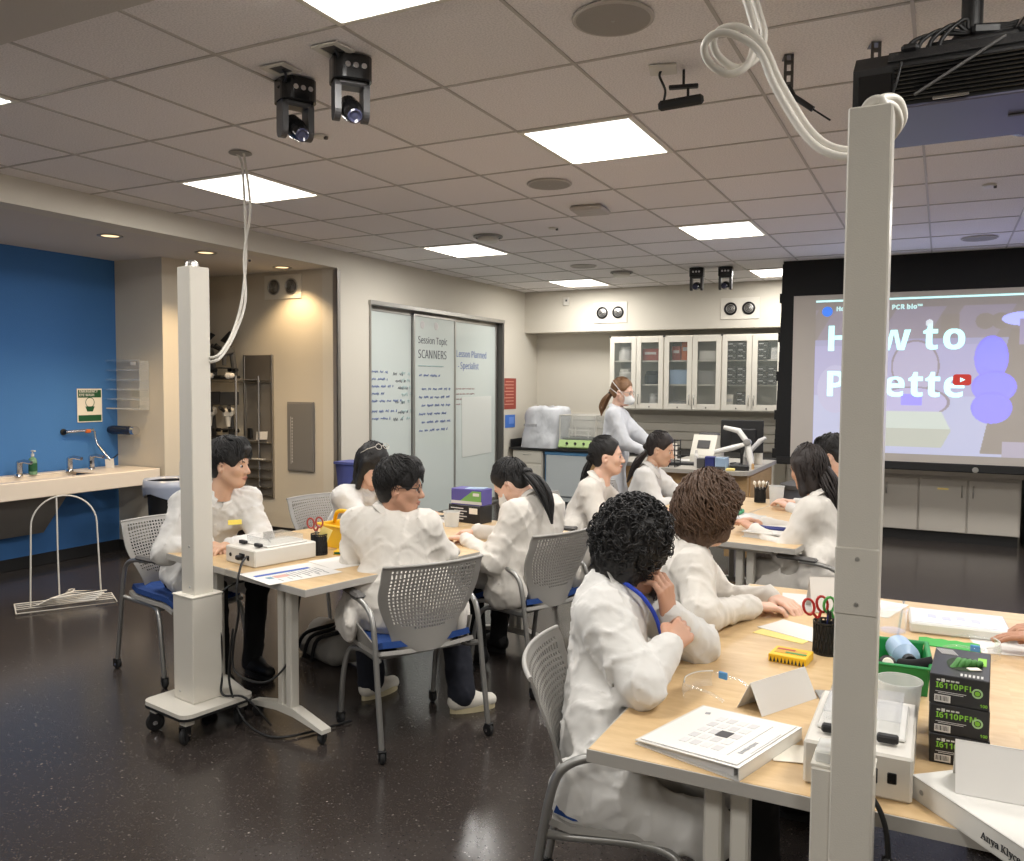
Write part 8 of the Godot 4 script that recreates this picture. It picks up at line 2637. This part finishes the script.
	p = {"label": "person in lab coat half hidden behind the near column", "hip": Vector3(-0.60, 0.58, -6.68), "face": Vector2(-0.98, -0.1), "neck": Vector3(-0.60, 1.04, -6.66),
		"head": Vector3(-0.715, 1.205, -6.68), "look": Vector3(-0.86, -0.30, -0.22), "hands": [Vector3(-1.0, 0.815, -6.55), Vector3(-1.0, 0.815, -6.80)], "skin": "skin_c", "hair": "short", "cell": 0.02, "locks": 110}
	make_person(p)
	# foreground pair
	p = {"label": "foreground person in lab coat resting the chin on one hand", "hip": Vector3(-0.92, 0.585, -2.47), "face": Vector2(0.96, -0.27), "chest": Vector2(0.97, -0.22), "neck": Vector3(-0.985, 1.045, -2.655),
		"head": Vector3(-0.92, 1.145, -2.71), "look": Vector3(0.42, -0.14, -0.90), "hands": [Vector3(-0.785, 0.965, -2.68), Vector3(-0.725, 0.92, -2.50)], "elbows": [Vector3(-0.72, 0.825, -2.84), Vector3(-0.755, 0.845, -2.33)],
		"fingers": [Vector3(-0.12, 1, 0.12), Vector3(0.25, 0.35, -1)], "backs": [Vector3(1, 0.1, 0.35), Vector3(0.7, 0.6, 0.35)], "curl": [0.95, 0.9], "skin": "skin_b", "hair": "curly", "hair_mat": "hair_black", "cell": 0.0095, "hair_cell": 0.008, "locks": 1100, "coat": "coat", "trousers": "trousers_black", "drape": 0.20, "panel": 0.7, "shoulder": 0.185, "girth": 1.14, "fringe": 0.05}
	n = make_person(p)
	hx = aim(p.head, p.look.normalized(), Vector3.UP, S)
	face_mask(n, hx, M.black_cloth, -0.035)
	spectacles(n, hx, M.alu, M.clear)
	part(tube(mb(), curve([Vector3(-0.935, 1.085, -2.60), Vector3(-0.885, 1.065, -2.585), Vector3(-0.845, 1.03, -2.60), Vector3(-0.815, 0.96, -2.64), Vector3(-0.80, 0.86, -2.68)], 5), 0.007, 6), "lanyard", flat("lanyard_blue", Color8(40, 70, 190), 0.7), n.get_node("lab_coat"))
	p = {"label": "person in lab coat with one forearm laid on the near table edge", "hip": Vector3(-0.98, 0.58, -3.42), "face": Vector2(0.95, -0.3), "chest": Vector2(0.93, -0.36), "neck": Vector3(-0.925, 1.045, -3.47),
		"head": Vector3(-0.862, 1.185, -3.505), "look": Vector3(0.55, -0.24, -0.78), "hands": [Vector3(-0.62, 0.82, -3.66), Vector3(-0.66, 0.825, -3.46)], "elbows": [null, Vector3(-0.79, 0.845, -3.14)], "fingers": [Vector3(0.8, -0.08, 0.5), Vector3(0.75, -0.08, -0.55)], "curl": [0.5, 0.6], "hints": [Vector3(-0.3, -1, -0.7), Vector3(0, -1, 1)],
		"skin": "skin_c", "hair": "shaggy", "hair_mat": "hair_brown", "brow": "hair_brown", "cell": 0.0105, "hair_cell": 0.008, "locks": 900, "coat": "coat_warm", "trousers": "trousers_black", "drape": 0.12, "shoulder": 0.185, "girth": 1.12, "fringe": 0.035}
	make_person(p)
	p = {"label": "person at the picture edge of whom one hand shows over the near table", "hip": Vector3(0.82, 0.58, -3.45), "face": Vector2(-1, 0), "neck": Vector3(0.66, 1.04, -3.45),
		"head": Vector3(0.56, 1.20, -3.46), "look": Vector3(-0.9, -0.1, -0.4), "hands": [Vector3(0.365, 0.85, -3.40), Vector3(0.40, 0.83, -3.60)], "fingers": [Vector3(-1, -0.05, -0.2), Vector3(-1, 0.1, 0.2)], "curl": [0.25, 0.5], "skin": "skin_d", "hair": "short", "cell": 0.02, "locks": 60}
	make_person(p)
